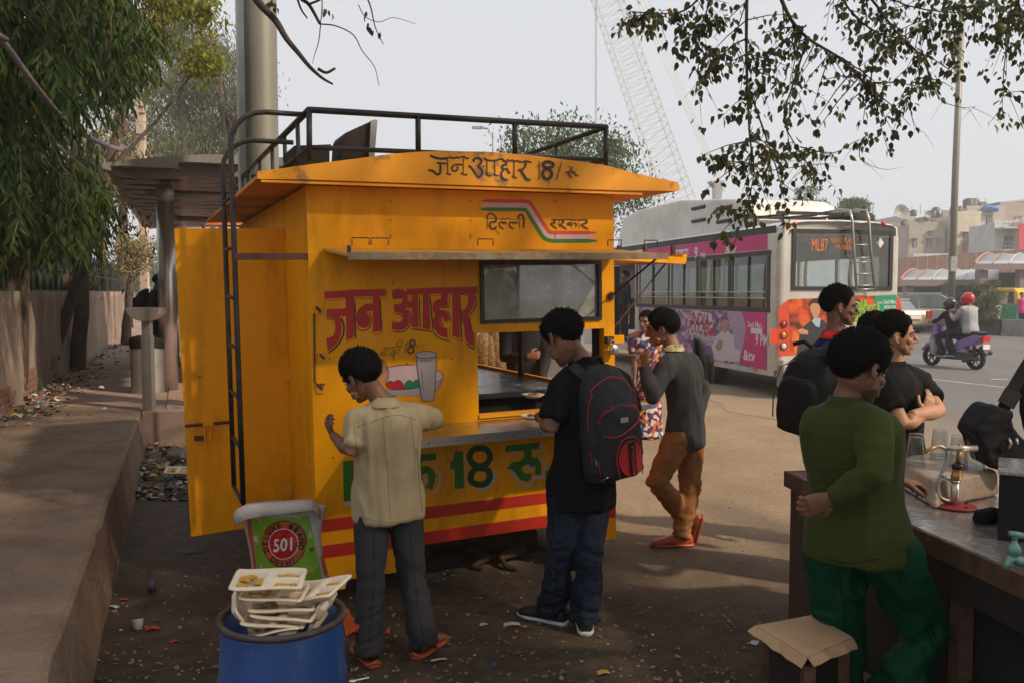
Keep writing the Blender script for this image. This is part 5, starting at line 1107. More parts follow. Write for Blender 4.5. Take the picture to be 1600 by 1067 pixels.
tR('2nd Mar.', 1381, 475, .07, m_wfilm, gp, .24); tR('STARTS', 1370, 475, .035, m_wfilm, gp, .13); tR('MON-FRI', 1381, 483, .06, m_wfilm, gp, .22); tR('9', 1387, 493, .10, m_wfilm, gp)
m_led = mat('amber_dots', (.5, .12, .02), .5, var=0, emit=((1, .28, .05), .28))
def tI(s, px, py, h, w): r_, z = BB(px, py); return text_on(s, lambda x, y: B3(-.008, r_ + x, z + y), 0, 0, h, 'route_display', m_led, rg_, width=w, bold=-.002)
tI('ML87', 1267, 392.5, .21, .30); tI('NEHRU PLACE T', 1297, 379.5, .085, .52); tI('MUNIRKA', 1306, 390, .085, .34)
b = MB(); c_ = RP(1375, 380, .009); b.add([c_ + BR * .07, c_ + V((0, 0, .09)), c_ - BR * .07, c_ - V((0, 0, .09))], [(0, 1, 2, 3)]); b.build('sticker', m_wfilm, rg_)
bz = BB(1216, 578)[1]
b = MB(); b.box(B3(-.07, WB / 2, bz - .10), (.10, WB / 2 - .02, .17), BAX); b.build('bumper', mat('bumper_paint', (.30, .27, .23), .5, var=.1, dirt=(.12, .09, .07), damt=.8, dscale=3), bus)
b = MB(); b.box(B3(-.06, WB / 2, bz + .12), (.05, WB / 2 - .05, .05), BAX); b.build('bumper_trim', m_bus, bus)
b = MB(); b.box(B3(-.115, WB / 2 + .1, bz + .02), (.006, .26, .06), BAX); b.build('number_plate', m_wfilm, bus)
for (r_, z) in ((.28, bz + .06), (WB - .28, bz + .06)): b = MB(); b.lathe(B3(-.11, r_, z), [(.0, .012), (.04, .012), (.045, 0)], 12, (BR, V((0, 0, 1)), -BF)); b.build('reflector', mat('red_lens', (.5, .015, .01)), bus)
for (s_, r_) in ((2.55, .14), (8.7, .14), (2.55, WB - .14), (8.7, WB - .14)):
	ax = (BF, V((0, 0, 1)), BR); c = B3(s_, r_ - .13, .42); b = MB(); b.lathe(c, [(.20, .0), (.38, .0), (.42, .04), (.42, .22), (.38, .26), (.2, .26)], 32, ax); w_ = b.build('wheel', m_rubber, bus, True)
	b = MB(); b.lathe(c + BR * .02, [(0, -.03), (.07, -.03), (.08, .05), (.17, .07), (.21, .0), (.22, -.01)], 24, ax); b.build('rim', mat('grey_rim', (.35, .35, .34), .5, .3), w_, True)
b = MB(); b.box(B3(5, WB / 2, .44), (4.7, WB / 2 - .3, .07), BAX); b.build('chassis', m_rust, bus)
b = MB(); b.tube([B3(1.1, WB / 2 + .2, .46), B3(1.1, WB / 2 - .2, .46)], .3, 14); b.build('spare_tank', m_dark, bus)
u0_, u1_ = BL(1150, 320)[0], BL(960, 340)[0]
s_a, s_b = 2.4, 8.6; zt = ZT - .02; H1 = (onplane(1140, 313, B3(0, .30, 0), BR) - BO).z - zt
tA = [(s_a, zt), (s_a + .10, zt + H1 * .9), (s_a + .5, zt + H1), (s_b - 3.0, zt + H1 * .98), (s_b - .4, zt + H1 * .38), (s_b, zt)]
tA = [(p.dot(BF), max(p.z, zt)) for p in (onplane(x, y, B3(0, .27, 0), BR) - BO for x, y in ((1176, 352), (1172, 322), (1160, 313), (1144, 311), (1061, 313), (994, 329), (975, 341), (961, 358)))]; tA[0] = (tA[0][0], zt - .1); tA[-1] = (tA[-1][0], zt - .1)
b = MB(); P0 = [B3(a, .27, z) for a, z in tA]; b.prism(P0, BR * 1.75); v, f, nm = remesh(b, .03, 3); build_arr('roof_unit', v, f, m_busr, bus, True)
for (x, y) in ((1092, 325), (1132, 325), (1092, 345), (1132, 346)):
	p = onplane(x, y, B3(0, .27, 0), BR) - BO; b = MB(); b.tube([B3(p.dot(BF) - .30, .275, p.z), B3(p.dot(BF) + .30, .275, p.z)], .04, 8); b.build('vent_slot', m_gask, bus)
for r_ in (.35, .9, 1.45): b = MB(); b.bar(B3(.35, r_, ZT + .14), B3(2.3, r_, ZT + .20), .05, .04); b.build('rack_bar', m_black, bus)
for s_ in (.4, 1.3, 2.2): b = MB(); b.bar(B3(s_, .2, ZT + .17), B3(s_, 1.7, ZT + .17), .10, .05); b.build('rack_bar', m_black, bus); b = MB(); b.bar(B3(s_, .3, ZT), B3(s_, .3, ZT + .16), .04); b.build('rack_foot', m_black, bus)
b = MB(); b.lathe(B3(.75, 1.86, ZT + .02), [(.15, 0), (.36, .0), (.39, .05), (.39, .14), (.36, .19), (.15, .19)], 28); b.build('spare_wheel', m_rubber, bus, True)
b = MB(); b.sphere(RP(1380, 326, -.5), (.08, .08, .09), 12, 8); b.tube([RP(1380, 334, -.5), RP(1380, 328, -.5)], .04, 8); b.build('beacon', m_gask, bus, True)
ll = []
for (xt, xb) in ((1323, 1333), (1349, 1361)):
	b = MB(); P = [RP(xb, 456, .10), RP(xt + 3, 380, .13), RP(xt + .5, 345, .14), RP(xt - 1, 330, .10), B3(.10, BB(xt - 4, 325)[0], ZT + .22), B3(.55, BB(xt - 16, 325)[0], ZT + .18)]
	b.tube([tuple(p) for p in P], .022, 8); ll.append(b.build('ladder_rail', m_steel2, bus, True))
for y in (349, 383, 403, 410, 428, 446, 452):
	t = (y - 345) / 111; b = MB(); b.tube([RP(1324.5 + 8.5 * t, y + 1, .13 - .03 * t), RP(1350.5 + 10 * t, y, .13 - .03 * t)], .014, 6); b.build('rung', m_steel2, ll[0], True)
for (x, y) in ((1318, 356), (1372, 372)): b = MB(); b.tube([RP(x, y, .01), RP(x + 10, y + (-1 if x < 1350 else 0), .13)], .012, 6); b.build('ladder_stay', m_steel2, ll[0])
for i in range(7):
	for r_ in (.45, 1.75):
		if i == 5 and r_ < 1: continue
		b = MB(); s_ = .75 + i * 1.0; b.box(B3(s_, r_, 1.25), (.05, .40, .36), BAX); b.box(B3(s_ + .25, r_, .92), (.22, .40, .06), BAX); st_ = b.build('bus_seat', m_seat, bus)
		b = MB(); b.tube([B3(s_ - .06, r_ - .32, 1.55), B3(s_ - .06, r_ - .3, 1.72), B3(s_ - .06, r_ + .3, 1.72), B3(s_ - .06, r_ + .32, 1.55)], .015, 6); b.build('seat_handle', m_steel2, st_)
for s_ in (1.6, 4.0, 6.2): b = MB(); b.tube([B3(s_, 1.1, .6), B3(s_, 1.1, ZT - .1)], .02, 6); b.build('grab_pole', m_steel2, bus)
b = MB(); b.box(B3(5, WB / 2, ZT - .16), (4.8, WB / 2 - .1, .01), BAX); b.build('ceiling', m_grey, bus)
b = MB(); b.box(B3(door[1] - .02, -.18, 1.5), (.02, .20, .9), BAX); b.build('door_leaf', m_gask, bus)
# the people
UPV = V((0, 0, 1))
sk_dk = skin_mat('skin_deep_brown', (.20, .092, .052)); sk_md = skin_mat('skin_brown', (.27, .13, .075)); sk_lt = skin_mat('skin_light_brown', (.46, .235, .135))
def cloth(name, col, **k):
	k.setdefault('rough', .88); k.setdefault('var', .10); k.setdefault('scale', 5); k.setdefault('bump', .25); k.setdefault('bscale', 260); k.setdefault('bdist', .002); k.setdefault('spec', .12); k.setdefault('sheen', .0); k.setdefault('crease', .8); k.setdefault('cscale', 5)
	return mat(name, col, **k)
c_cream = cloth('cream_shirt_cloth', (.46, .36, .215), bscale=160, crease=.9, cscale=4.5); c_gtr = cloth('charcoal_trouser_cloth', (.040, .039, .043), bscale=300)
c_blk = cloth('black_shirt_cloth', (.008, .008, .011)); c_jean = cloth('dark_denim', (.011, .016, .030), var=.35, scale=7, dirt=(.04, .055, .09), damt=.5, dscale=4)
c_gry = cloth('grey_wool', (.055, .052, .052), bscale=140, bump=.5, sheen=.05); c_brn = cloth('rust_brown_cotton', (.29, .125, .045))
c_navy = cloth('navy_cloth', (.015, .022, .085)); c_redc = cloth('red_cloth', (.45, .02, .015)); c_grn = cloth('olive_knit', (.044, .055, .011), bump=.5, bscale=120, bstretch=(.3, .3, 2.2), sheen=.05); c_gpt = cloth('green_track_cloth', (.002, .045, .018), rough=.6, crease=.9, sheen=0)
c_blk2 = cloth('black_tee_cloth', (.014, .014, .014)); c_jack = cloth('dark_jacket', (.03, .03, .034))
m_sandal = mat('orange_rubber', (.42, .085, .03), .6); m_shoeb = mat('black_shoe', (.012, .012, .014), .55); m_solew = mat('white_sole', (.62, .6, .56), .6, dirt=(.3, .25, .2), damt=.4); m_shoer = mat('tan_red_shoe', (.38, .07, .025), .45)
m_bag = cloth('black_nylon', (.016, .015, .016), rough=.6, bump=.4, bscale=180); m_bag2 = cloth('dark_grey_nylon', (.035, .034, .036), rough=.65, bump=.4, bscale=200); m_pipr = mat('red_piping', (.42, .015, .02), .6)
gl, gr = G(577, 1034), G(662, 1021)
man1, q1 = person('short-haired youth in cream shirt and grey trousers leaning on the cart counter', dict(s=.93, g=.92, bf=(-.3, .95, 0), skin=sk_dk, hs=.98,
	pc=U(607, 775, 4.17), nk=U(601, 630, 4.10), hd=U(565, 590, 4.10), hf=(-.74, .55, -.42), hu=(-.45, .15, .9), shL=U(557, 658, 4.06), shR=U(648, 652, 4.20), sw=.15,
	elL=U(547, 706, 3.98), wrL=U(521, 680, 4.24), hdL=V((-.45, .4, .55)), pnL=V((.9, .2, .3)), curlL=.75, elR=U(682, 655, 4.38), wrR=U(655, 664, 4.62), pnR=V((0, 0, -1)), arm=.92,
	knL=U(580, 912, 4.08), anL=gl + UPV * .085, knR=U(643, 902, 4.20), anR=gr + UPV * .085, ftL=(-.45, .85, 0), ftR=(.42, .88, 0), shoe='sandal', shmat=m_sandal,
	shirt=dict(mat=c_cream, sleeve='roll', hem=.05, loose=.020, amp=.021, f=10, collar='fold', rs=.92), tr=dict(mat=c_gtr, loose=.004, amp=.008, ra=.066, f=10, vert=True, drop=.045, bunch=1.1), hairk=dict(full=.012, nlock=3200, length=.036, seed=3, neat=.5)), vox=.010)
gl, gr = G(864, 972), G(914, 984)
man2, q2 = person('man in black polo shirt and jeans eating at the cart, rucksack on his back', dict(s=1.0, g=.98, bf=(-.45, .89, 0), skin=sk_dk, hs=1.06,
	pc=U(908, 752, 4.50), nk=U(912, 566, 4.46), hd=U(880, 531, 4.42), hf=(-.48, .66, -.58), hu=(-.25, .45, .85), shL=U(876, 606, 4.36), shR=U(966, 598, 4.64), sw=.17, mid=V((.02, -.03, 0)),
	elL=U(860, 668, 4.30), wrL=U(847, 650, 4.60), pnL=V((.3, 0, -1)), curlL=.7, elR=U(984, 652, 4.68), wrR=U(925, 642, 4.98), pnR=V((0, 0, -1)), curlR=.5, arm=1.12,
	knL=U(875, 872, 4.46), anL=gl + UPV * .09, knR=U(920, 870, 4.42), anR=gr + UPV * .09, ftL=(-.8, .50, 0), ftR=(.02, 1, 0), shoe='shoe', shmat=m_shoeb, solemat=m_solew, shw=1.08,
	shirt=dict(mat=c_blk, sleeve='short', sl=.80, hem=.06, loose=.016, amp=.014, f=8, collar='fold', rs=1.08), tr=dict(mat=c_jean, loose=.004, amp=.010, ra=.072, f=12, drop=.04, bunch=1.5), hairk=dict(full=.013, nlock=3600, length=.036, seed=5, neat=.35)), vox=.010)
gr = G(1064, 853)
man3, q3 = person('slim young man in grey sweater and rust brown trousers, hand raised to his mouth', dict(s=.97, g=.88, bf=(-.8, .6, 0), skin=sk_md, hs=1.0,
	pc=U(1071, 672, 5.90), nk=U(1052, 545, 5.86), hd=U(1034, 515, 5.85), hf=(-.94, .28, -.16), hu=(-.1, .0, 1), shL=U(1040, 574, 5.72), shR=U(1080, 564, 6.0), sw=.17, mid=V((.03, 0, 0)),
	elL=U(1018, 621, 5.60), wrL=U(1007, 572, 5.64), hdL=V((.05, .1, .9)), pnL=V((.7, .6, 0)), curlL=.8, elR=U(1098, 612, 6.05), wrR=U(1088, 662, 5.95), hideR=True,
	knL=U(1026, 752, 5.74), anL=U(1080, 818, 6.02), knR=U(1078, 762, 5.92), anR=gr + UPV * .085, ftL=(-.25, .05, -.95), ftR=(-1, -.08, 0), shoe='shoe', shmat=m_shoer,
	shirt=dict(mat=c_gry, sleeve='long', hem=.045, loose=.014, amp=.014, f=9, collar='fold', cmat=mat('checked_collar', (.42, .36, .2), .8, var=.8, scale=60)), tr=dict(mat=c_brn, loose=.008, amp=.011, ra=.054, f=13, drop=.02, bunch=1.2), hairk=dict(full=.013, nlock=2400, length=.042, seed=8, neat=.6)), vox=.0115)
man4, q4 = person('man in olive green jumper and green track trousers, one knee against the stall', dict(s=1.0, g=.95, bf=(.50, .86, 0), skin=sk_dk, hs=1.0, stub=.55, belly=.085,
	pc=U(1340, 826, 3.10), nk=U(1324, 628, 3.10), hd=U(1344, 578, 3.08), hf=(.90, .36, -.30), hu=(.22, .12, .97), shL=U(1291, 668, 3.26), shR=U(1362, 666, 2.98), sw=.15,
	elR=U(1368, 744, 2.86), wrR=U(1300, 778, 2.92), hdR=V((-.8, .2, -.35)), pnR=V((.2, .9, .1)), curlR=.55, elL=U(1362, 742, 3.46), wrL=U(1404, 752, 3.48), hdL=V((.9, .05, -.1)), pnL=V((0, 0, -1)), curlL=.75,
	knR=U(1444, 990, 3.12), anR=U(1370, 1150, 3.02), knL=U(1316, 1010, 3.20), anL=V((1.22, 3.18, .09)), ftL=(.3, .9, 0), ftR=(.3, -.1, -.9), shoe='shoe', shmat=m_shoeb,
	shirt=dict(mat=c_grn, sleeve='long', hem=.05, loose=.018, amp=.013, f=9, collar='band', rs=1.0), tr=dict(mat=c_gpt, loose=.014, amp=.020, ra=.075, f=11), hairk=dict(full=.013, nlock=4200, length=.040, seed=11, neat=.3)), vox=.010)
b = MB(); w_ = U(1300, 778, 2.92); d_ = (w_ - U(1368, 744, 2.86)).normalized(); x_ = d_.orthogonal().normalized(); b.lathe(w_ - d_ * .02, [(.034, -.008), (.037, 0), (.034, .008)], 16, (x_, d_.cross(x_), d_)); b.build('wristband', mat('black_cord', (.01, .01, .01), .7), man4, True)
man5, q5 = person('fair young man in black T-shirt with folded arms looking to the right', dict(s=1.0, g=1.0, bf=(.74, -.67, 0), skin=sk_lt, hs=1.0, stub=.38,
	pc=U(1408, 712, 4.98), nk=U(1396, 570, 4.90), hd=U(1400, 525, 4.88), hf=(.975, -.22, -.02), shR=U(1376, 600, 4.74), shL=U(1436, 596, 5.03), sw=.18,
	elR=U(1411, 664, 4.60), wrR=U(1445, 646, 4.74), hdR=V((.35, .1, .8)), pnR=V((-.3, .9, .1)), curlR=.35, elL=U(1466, 642, 4.80), wrL=U(1424, 649, 4.64), hideL=True, arm=1.12,
	knR=V((2.10, 4.95, .48)), anR=V((2.06, 5.0, .09)), knL=V((2.34, 5.1, .48)), anL=V((2.38, 5.1, .09)), ftL=(.7, -.7, 0), ftR=(.7, -.7, 0), shoe='shoe', shmat=m_shoeb,
	shirt=dict(mat=c_blk2, sleeve='short', sl=.66, hem=.10, loose=.012, amp=.012, f=9, collar='band', rs=1.05), tr=dict(mat=c_jean, loose=.01), hairk=dict(full=.011, nlock=3600, length=.030, seed=14, neat=.6)), vox=.0105)
man6, q6 = person('tall man in navy shirt with red collar looking right, black backpack on', dict(s=1.03, g=1.0, bf=(.88, .47, 0), skin=sk_dk, hs=.98, stub=.25,
	pc=U(1300, 688, 5.20), nk=U(1303, 526, 5.20), hd=U(1312, 481, 5.19), hf=(.97, -.16, -.06), shR=U(1290, 566, 5.02), shL=U(1332, 560, 5.36), sw=.19,
	elR=U(1300, 622, 5.0), wrR=U(1320, 670, 5.05), elL=U(1345, 620, 5.4), wrL=U(1350, 675, 5.4),
	knR=V((2.02, 5.1, .48)), anR=V((1.98, 5.1, .09)), knL=V((2.15, 5.3, .48)), anL=V((2.15, 5.3, .09)), ftL=(.8, .5, 0), ftR=(.8, .5, 0), shoe='shoe', shmat=m_shoeb,
	shirt=dict(mat=c_navy, sleeve='long', hem=.06, loose=.012, amp=.006, collar='fold', cmat=c_redc), tr=dict(mat=c_jean, loose=.01), hairk=dict(full=.010, nlock=2600, length=.018, seed=17, neat=.5)), vox=.012)
man7, q7 = person('black-haired man half hidden behind the man with folded arms', dict(s=.98, g=1.0, bf=(.2, -.95, 0), skin=sk_dk, hs=1.0, stub=.2,
	pc=U(1372, 690, 5.8), nk=U(1370, 562, 5.8), hd=U(1368, 521, 5.75), hf=(.35, -.93, -.05), sw=.18,
	elR=U(1345, 640, 5.75), wrR=U(1345, 690, 5.65), elL=U(1400, 640, 5.75), wrL=U(1400, 690, 5.65),
	knR=V((2.38, 5.75, .48)), anR=V((2.36, 5.8, .09)), knL=V((2.56, 5.75, .48)), anL=V((2.56, 5.8, .09)), ftL=(.2, -.9, 0), ftR=(.2, -.9, 0), shoe='shoe', shmat=m_shoeb,
	shirt=dict(mat=c_jack, sleeve='long', hem=.06), tr=dict(mat=c_jean, loose=.01), hairk=dict(full=.015, nlock=2600, length=.030, seed=19, neat=.5)), vox=.015)
man8, q8 = person('customer in dark jacket seen through the serving hatch of the cart', dict(s=1.0, g=1.05, bf=(.25, -.97, 0), skin=sk_md, hs=1.0,
	pc=U(822, 610, 7.9), nk=U(820, 482, 7.9), hd=U(820, 448, 7.85), hf=(-.3, -.9, -.3), sw=.19,
	elR=U(789, 560, 7.75), wrR=U(826, 556, 7.55), hdR=V((1, 0, .1)), pnR=V((0, .9, 0)), curlR=.9, elL=U(852, 560, 7.8), wrL=U(846, 596, 7.6),
	knR=V((.02, 7.9, .48)), anR=V((.0, 7.95, .09)), knL=V((.22, 7.9, .48)), anL=V((.22, 7.95, .09)), ftL=(.2, -.9, 0), ftR=(.2, -.9, 0), shoe='shoe', shmat=m_shoeb,
	shirt=dict(mat=c_jack, sleeve='long', hem=.10, loose=.02, amp=.010), tr=dict(mat=c_jean, loose=.01), hairk=dict(full=.015, nlock=1200, length=.030, seed=19, neat=.5)), vox=.016)
c_sari = bpy.data.materials.new('flowered_sari'); c_sari.use_nodes = True
N = c_sari.node_tree.nodes; L = c_sari.node_tree.links; bs = N['Principled BSDF']; tc = N.new('ShaderNodeTexCoord'); vo = N.new('ShaderNodeTexVoronoi'); vo.inputs['Scale'].default_value = 24; L.new(tc.outputs['Object'], vo.inputs['Vector'])
cr = N.new('ShaderNodeValToRGB'); cr.color_ramp.interpolation = 'CONSTANT'; els = cr.color_ramp.elements; els[0].color = (.09, .015, .07, 1); els[1].position = .38; els[1].color = (.55, .5, .48, 1)
for p_, c_ in ((.52, (.09, .015, .07, 1)), (.62, (.5, .14, .02, 1)), (.74, (.05, .12, .28, 1)), (.86, (.5, .46, .44, 1))): e_ = els.new(p_); e_.color = c_
L.new(vo.outputs['Color'], cr.inputs[0]); L.new(cr.outputs[0], bs.inputs['Base Color']); bs.inputs['Roughness'].default_value = .8
wom, qw = person('woman in purple and white flowered sari with red blouse beside the bus', dict(s=.94, g=1.0, bf=(-.35, -.93, 0), skin=sk_md, hs=.98,
	pc=U(1008, 594, 10.4), nk=U(1007, 521, 10.4), hd=U(1010, 503, 10.35), hf=(-.6, -.75, -.1), sw=.16,
	elR=U(993, 562, 10.35), wrR=U(992, 594, 10.3), elL=U(1022, 562, 10.4), wrL=U(1022, 592, 10.4),
	knR=V((1.55, 10.4, .42)), anR=V((1.53, 10.4, .08)), knL=V((1.7, 10.4, .42)), anL=V((1.7, 10.4, .08)), ftL=(-.3, -.9, 0), ftR=(-.3, -.9, 0), shoe='sandal', shmat=m_sandal,
	shirt=dict(mat=c_sari, sleeve='short', sl=.8, hem=.04, loose=.02, rs=1.15), hairk=dict(full=.013, nlock=900, length=.03, seed=22, neat=.8)), vox=.018)
b = MB(); c0 = U(1008, 600, 10.4); secs = []
for z, a, d in ((.03, .21, .19), (.12, .20, .18), (.4, .185, .165), (.65, .18, .16), (.85, .165, .14), (1.0, .15, .12)): secs.append((V((c0.x + .01, c0.y, z)), a, d, EX, EY))
b.loft(secs, 28); v, f, nm = remesh(b, .016, 2); v = folds(v, nm, .014, 10, 3, (0, 0, 1)); build_arr('sari_skirt', v, f, c_sari, wom, True)
man9, q9 = person('man in dark clothes with a backpack half hidden by the steel shelter column', dict(s=1.0, g=1.0, bf=(.95, .3, 0), skin=sk_dk, gz=FZ,
	pc=V((-6.62, 16.0, 1.30)), nk=V((-6.58, 16, 1.80)), hd=V((-6.52, 16, 1.945)), hf=(.95, -.1, -.1), sw=.18, elR=V((-6.6, 15.8, 1.5)), wrR=V((-6.4, 15.8, 1.35)), elL=V((-6.5, 16.2, 1.5)), wrL=V((-6.3, 16.2, 1.4)),
	knR=V((-6.6, 15.95, .9)), anR=V((-6.72, 15.95, .51)), knL=V((-6.5, 16.1, .92)), anL=V((-6.42, 16.1, .51)), ftL=(1, .2, 0), ftR=(1, .2, 0), shoe='shoe', shmat=m_shoeb,
	shirt=dict(mat=c_jack, sleeve='long', hem=.08), tr=dict(mat=c_jack), hairk=dict(full=.015, nlock=900, length=.03, seed=22, neat=.5)), vox=.02)
man10, q10 = person('person in black clothes at the right edge carrying the bag', dict(s=1.0, g=1.1, bf=(.2, .98, 0), skin=sk_md, noface=True,
	pc=V((2.62, 3.9, .88)), nk=V((2.60, 3.95, 1.42)), hd=V((2.60, 3.95, 1.56)), hf=(.2, .98, 0), sw=.19, elL=U(1612, 640, 3.95), wrL=U(1625, 720, 4.0), elR=V((2.85, 3.9, 1.1)), wrR=V((2.85, 4.0, .9)),
	knR=V((2.7, 3.9, .46)), anR=V((2.7, 3.9, .09)), knL=V((2.52, 3.95, .46)), anL=V((2.52, 3.95, .09)), ftL=(.2, .9, 0), ftR=(.2, .9, 0), shoe='shoe', shmat=m_shoeb,
	shirt=dict(mat=c_blk, sleeve='long', hem=.10, loose=.03), tr=dict(mat=c_jack), hairk=dict(full=.015, nlock=900, length=.03, seed=22, neat=.5)), vox=.018)
# rucksacks
def rucksack(label, c, fwd, up, w, h, d, m, parent=None, piping=None, group=None):
	"""c centre of the back panel, fwd points away from the wearer's back"""
	fwd = V(fwd).normalized(); up = V(up); up = (up - fwd * up.dot(fwd)).normalized(); x = up.cross(fwd).normalized()
	root = thing('rucksack', label, 'rucksack', c, group)
	b = MB(); secs = []
	for t, a, q in ((-.5, .62, .45), (-.47, .85, .7), (-.38, 1.0, .95), (-.1, 1.04, 1.0), (.15, 1.0, .9), (.32, .9, .72), (.43, .68, .5), (.49, .4, .3), (.5, .2, .15)):
		secs.append((c + up * (t * h) + fwd * (d * q * .5), w / 2 * a, d / 2 * q, x, fwd))
	b.loft(secs, 28, .62); v, f, nm = remesh(b, .008, 3); v = folds(v, nm, .007, 9, 4); body = build_arr('bag_body', v, f, m, root, True)
	P = lambda a, t, o=0: c + x * (a * w / 2) + up * (t * h) + fwd * (o)
	b = MB(); secs = []
	for t, a, q in ((-.44, .5, .3), (-.41, .74, .8), (-.25, .84, 1), (.0, .84, 1), (.12, .74, .85), (.18, .5, .4)):
		secs.append((P(0, t, d * .93), w / 2 * a, .035 * q + .01, x, fwd))
	b.loft(secs, 24, .7); v, f, nm = remesh(b, .008, 3); v = folds(v, nm, .004, 10, 7); pk_ = build_arr('front_pocket', v, f, m, root, True)
	return root, P, x, up, fwd, pk_
cb = U(936, 658, 4.43); rk, P_, rx, ru, rf, pock = rucksack('black rucksack with red piping worn by the man in black', cb, (.46, -.88, .02), (-.10, 0, 1), .30, .60, .19, m_bag2)
def face_pt(a, t, out=0.0):
	base = P_(a, t, 0); return base + rf * (.19 * (1.0 if -.44 < t < .3 else .8) * math.sqrt(max(.05, 1 - (abs(a) ** 3) * .55)) + .045 * (1 if (abs(a) < .8 and -.43 < t < .17) else 0) * math.sqrt(max(0, 1 - (a / .86) ** 4)) + out)
def piping(pts, r=.0035, par=None):
	b = MB(); b.tube([face_pt(a, t, .004) for a, t in smooth_pl(pts, 5)], r, 6); b.build('piping', m_pipr, par or rk, True)
piping([(-.98, -.30), (-1.0, .05), (-.86, .28), (-.4, .385), (.1, .40), (.6, .33), (.92, .15), (1.0, -.1)])
piping([(-.80, -.40), (-.84, -.1), (-.76, .10), (-.4, .165), (.1, .17), (.55, .14), (.78, .02), (.84, -.2), (.78, -.40)])
piping([(-.74, -.06), (-.3, -.07), (.2, -.02), (.78, .05)])
b = MB(); el_ = [(.50 * math.cos(t) * 1.0 + .12, -.27 + .150 * math.sin(t)) for t in np.linspace(0, 2 * math.pi, 28, endpoint=False)]
vs = [face_pt(.12, -.27, .010)] + [face_pt(a, t, .008) for a, t in el_]; b.add(vs, [(0, 1 + i, 1 + (i + 1) % 28) for i in range(28)]); pt = b.build('oval_patch', mat('red_patch', (.40, .012, .015), .6), rk)
b = MB(); vs = [];
for i in range(9):
	t = -.41 + i * .035; vs += [face_pt(.0, t, .013), face_pt(.28, t, .013)]
b.add(vs, [(2 * i, 2 * i + 1, 2 * i + 3, 2 * i + 2) for i in range(8)]); b.build('patch_band', m_bag, pt)
text_on('TYCOON', lambda x, y: face_pt(.09 + (y) / .15, -.155 - x / .60, .0155), 0, 0, .018, 'lettering', mat('red_thread', (.62, .04, .03), .6), pt, width=.145)
piping([(-.36, -.42), (-.42, -.25), (-.22, -.12), (.12, -.09), (.45, -.12), (.66, -.26), (.60, -.42)], .003)
b = MB(); b.box(face_pt(-.05, .06, .006), (.022, .012, .003), (rx, ru, rf)); b.build('tag', mat('silver_tag', (.35, .3, .22), .4, .5), rk)
for a, t in ((-.9, -.25), (-.72, -.40)):
	b = MB(); b.bar(face_pt(a, t, .004), face_pt(a + .02, t - .05, .004), .008, .004); b.build('zip_pull', m_steel, rk)
b = MB(); b.tube([P_(-.25, .46, .03), P_(-.15, .56, .02), P_(.15, .56, .02), P_(.25, .46, .03)], .010, 8); b.build('grab_handle', m_bag, rk, True)
def strap(pts, w, name, m, par, th=.006):
	q = [V(p) for p in smooth_pl([tuple(p) for p in pts], 5)]; vs = []
	for i, p in enumerate(q):
		t = (q[min(i + 1, len(q) - 1)] - q[max(i - 1, 0)]).normalized(); view = (p - CAMP).normalized() if False else None
		nrm = V(pts_n) if False else rf_; side = t.cross(nrm).normalized(); up_ = side.cross(t)
		vs += [p - side * w / 2, p + side * w / 2, p + side * w / 2 + up_ * th, p - side * w / 2 + up_ * th]
	b = MB(); n = len(q); f = [(i * 4 + k, i * 4 + (k + 1) % 4, i * 4 + 4 + (k + 1) % 4, i * 4 + 4 + k) for i in range(n - 1) for k in range(4)] + [(0, 1, 2, 3), (n * 4 - 1, n * 4 - 2, n * 4 - 3, n * 4 - 4)]
	b.add(vs, f); return b.build(name, m, par)
rf_ = rf
r2_, P2, x2, u2, f2, _ = rucksack('bulky black backpack worn by the tall man in navy', U(1282, 612, 5.10), (-.80, -.52, 0), (.12, 0, 1), .32, .52, .22, m_bag)
rf_ = f2
strap([P2(.6, .38, .02), U(1286, 560, 4.88), U(1300, 536, 4.93), U(1312, 535, 5.0), U(1325, 560, 5.0)], .055, 'shoulder_strap', m_bag, r2_)
b = MB(); b.tube([P2(-.2, .47, .02), P2(-.6, .56, .06), P2(-.9, .52, .10)], .014, 6); b.build('grab_handle', m_bag, r2_, True)
b = MB(); b.tube([P2(a, t, .235) for a, t in ((-.9, -.3), (-.95, .0), (-.7, .28), (-.1, .38))], .004, 6); b.build('zip', mat('olive_zip', (.12, .12, .05), .6), r2_, True)
rucksack('black backpack on the back of the man on the footpath', V((-6.72, 16.0, 1.58)), (-.98, -.15, 0), (0, 0, 1), .30, .48, .24, m_bag)
r4_, P4, x4, u4, f4, _ = rucksack('small black backpack on the back of the young man in grey', U(1084, 566, 6.10), (.75, -.1, 0), (.1, 0, 1), .20, .34, .10, m_bag)
c_ = U(1568, 668, 3.85); bx = V((.97, .1, 0)).normalized(); by = V((-.1, .97, 0)).normalized()
root = thing('shoulder_bag', 'black cloth shoulder bag hanging on a wide strap above the stall', 'shoulder bag', c_)
b = MB(); P = [(1525, 676), (1527, 666), (1536, 650), (1548, 636), (1556, 632), (1572, 640), (1582, 642), (1580, 656), (1584, 672), (1594, 680), (1605, 690), (1606, 735), (1575, 737), (1545, 725), (1538, 700), (1534, 688)]
b.prism([U(x, y, 3.80) for x, y in P], (0, .16, 0)); v, f, nm = remesh(b, .007, 6); v = folds(v, nm, .010, 10, 4); build_arr('bag_body', v, f, m_bag, root, True)
rf_ = V((0, -1, 0)); strap([U(1566, 640, 3.86), U(1578, 615, 3.86), U(1592, 590, 3.87), U(1612, 558, 3.88), U(1650, 500, 3.92)], .055, 'strap', m_bag, root, .008)
strap([U(1570, 632, 3.85), U(1583, 610, 3.85)], .075, 'strap_pad', m_bag2, root, .014)
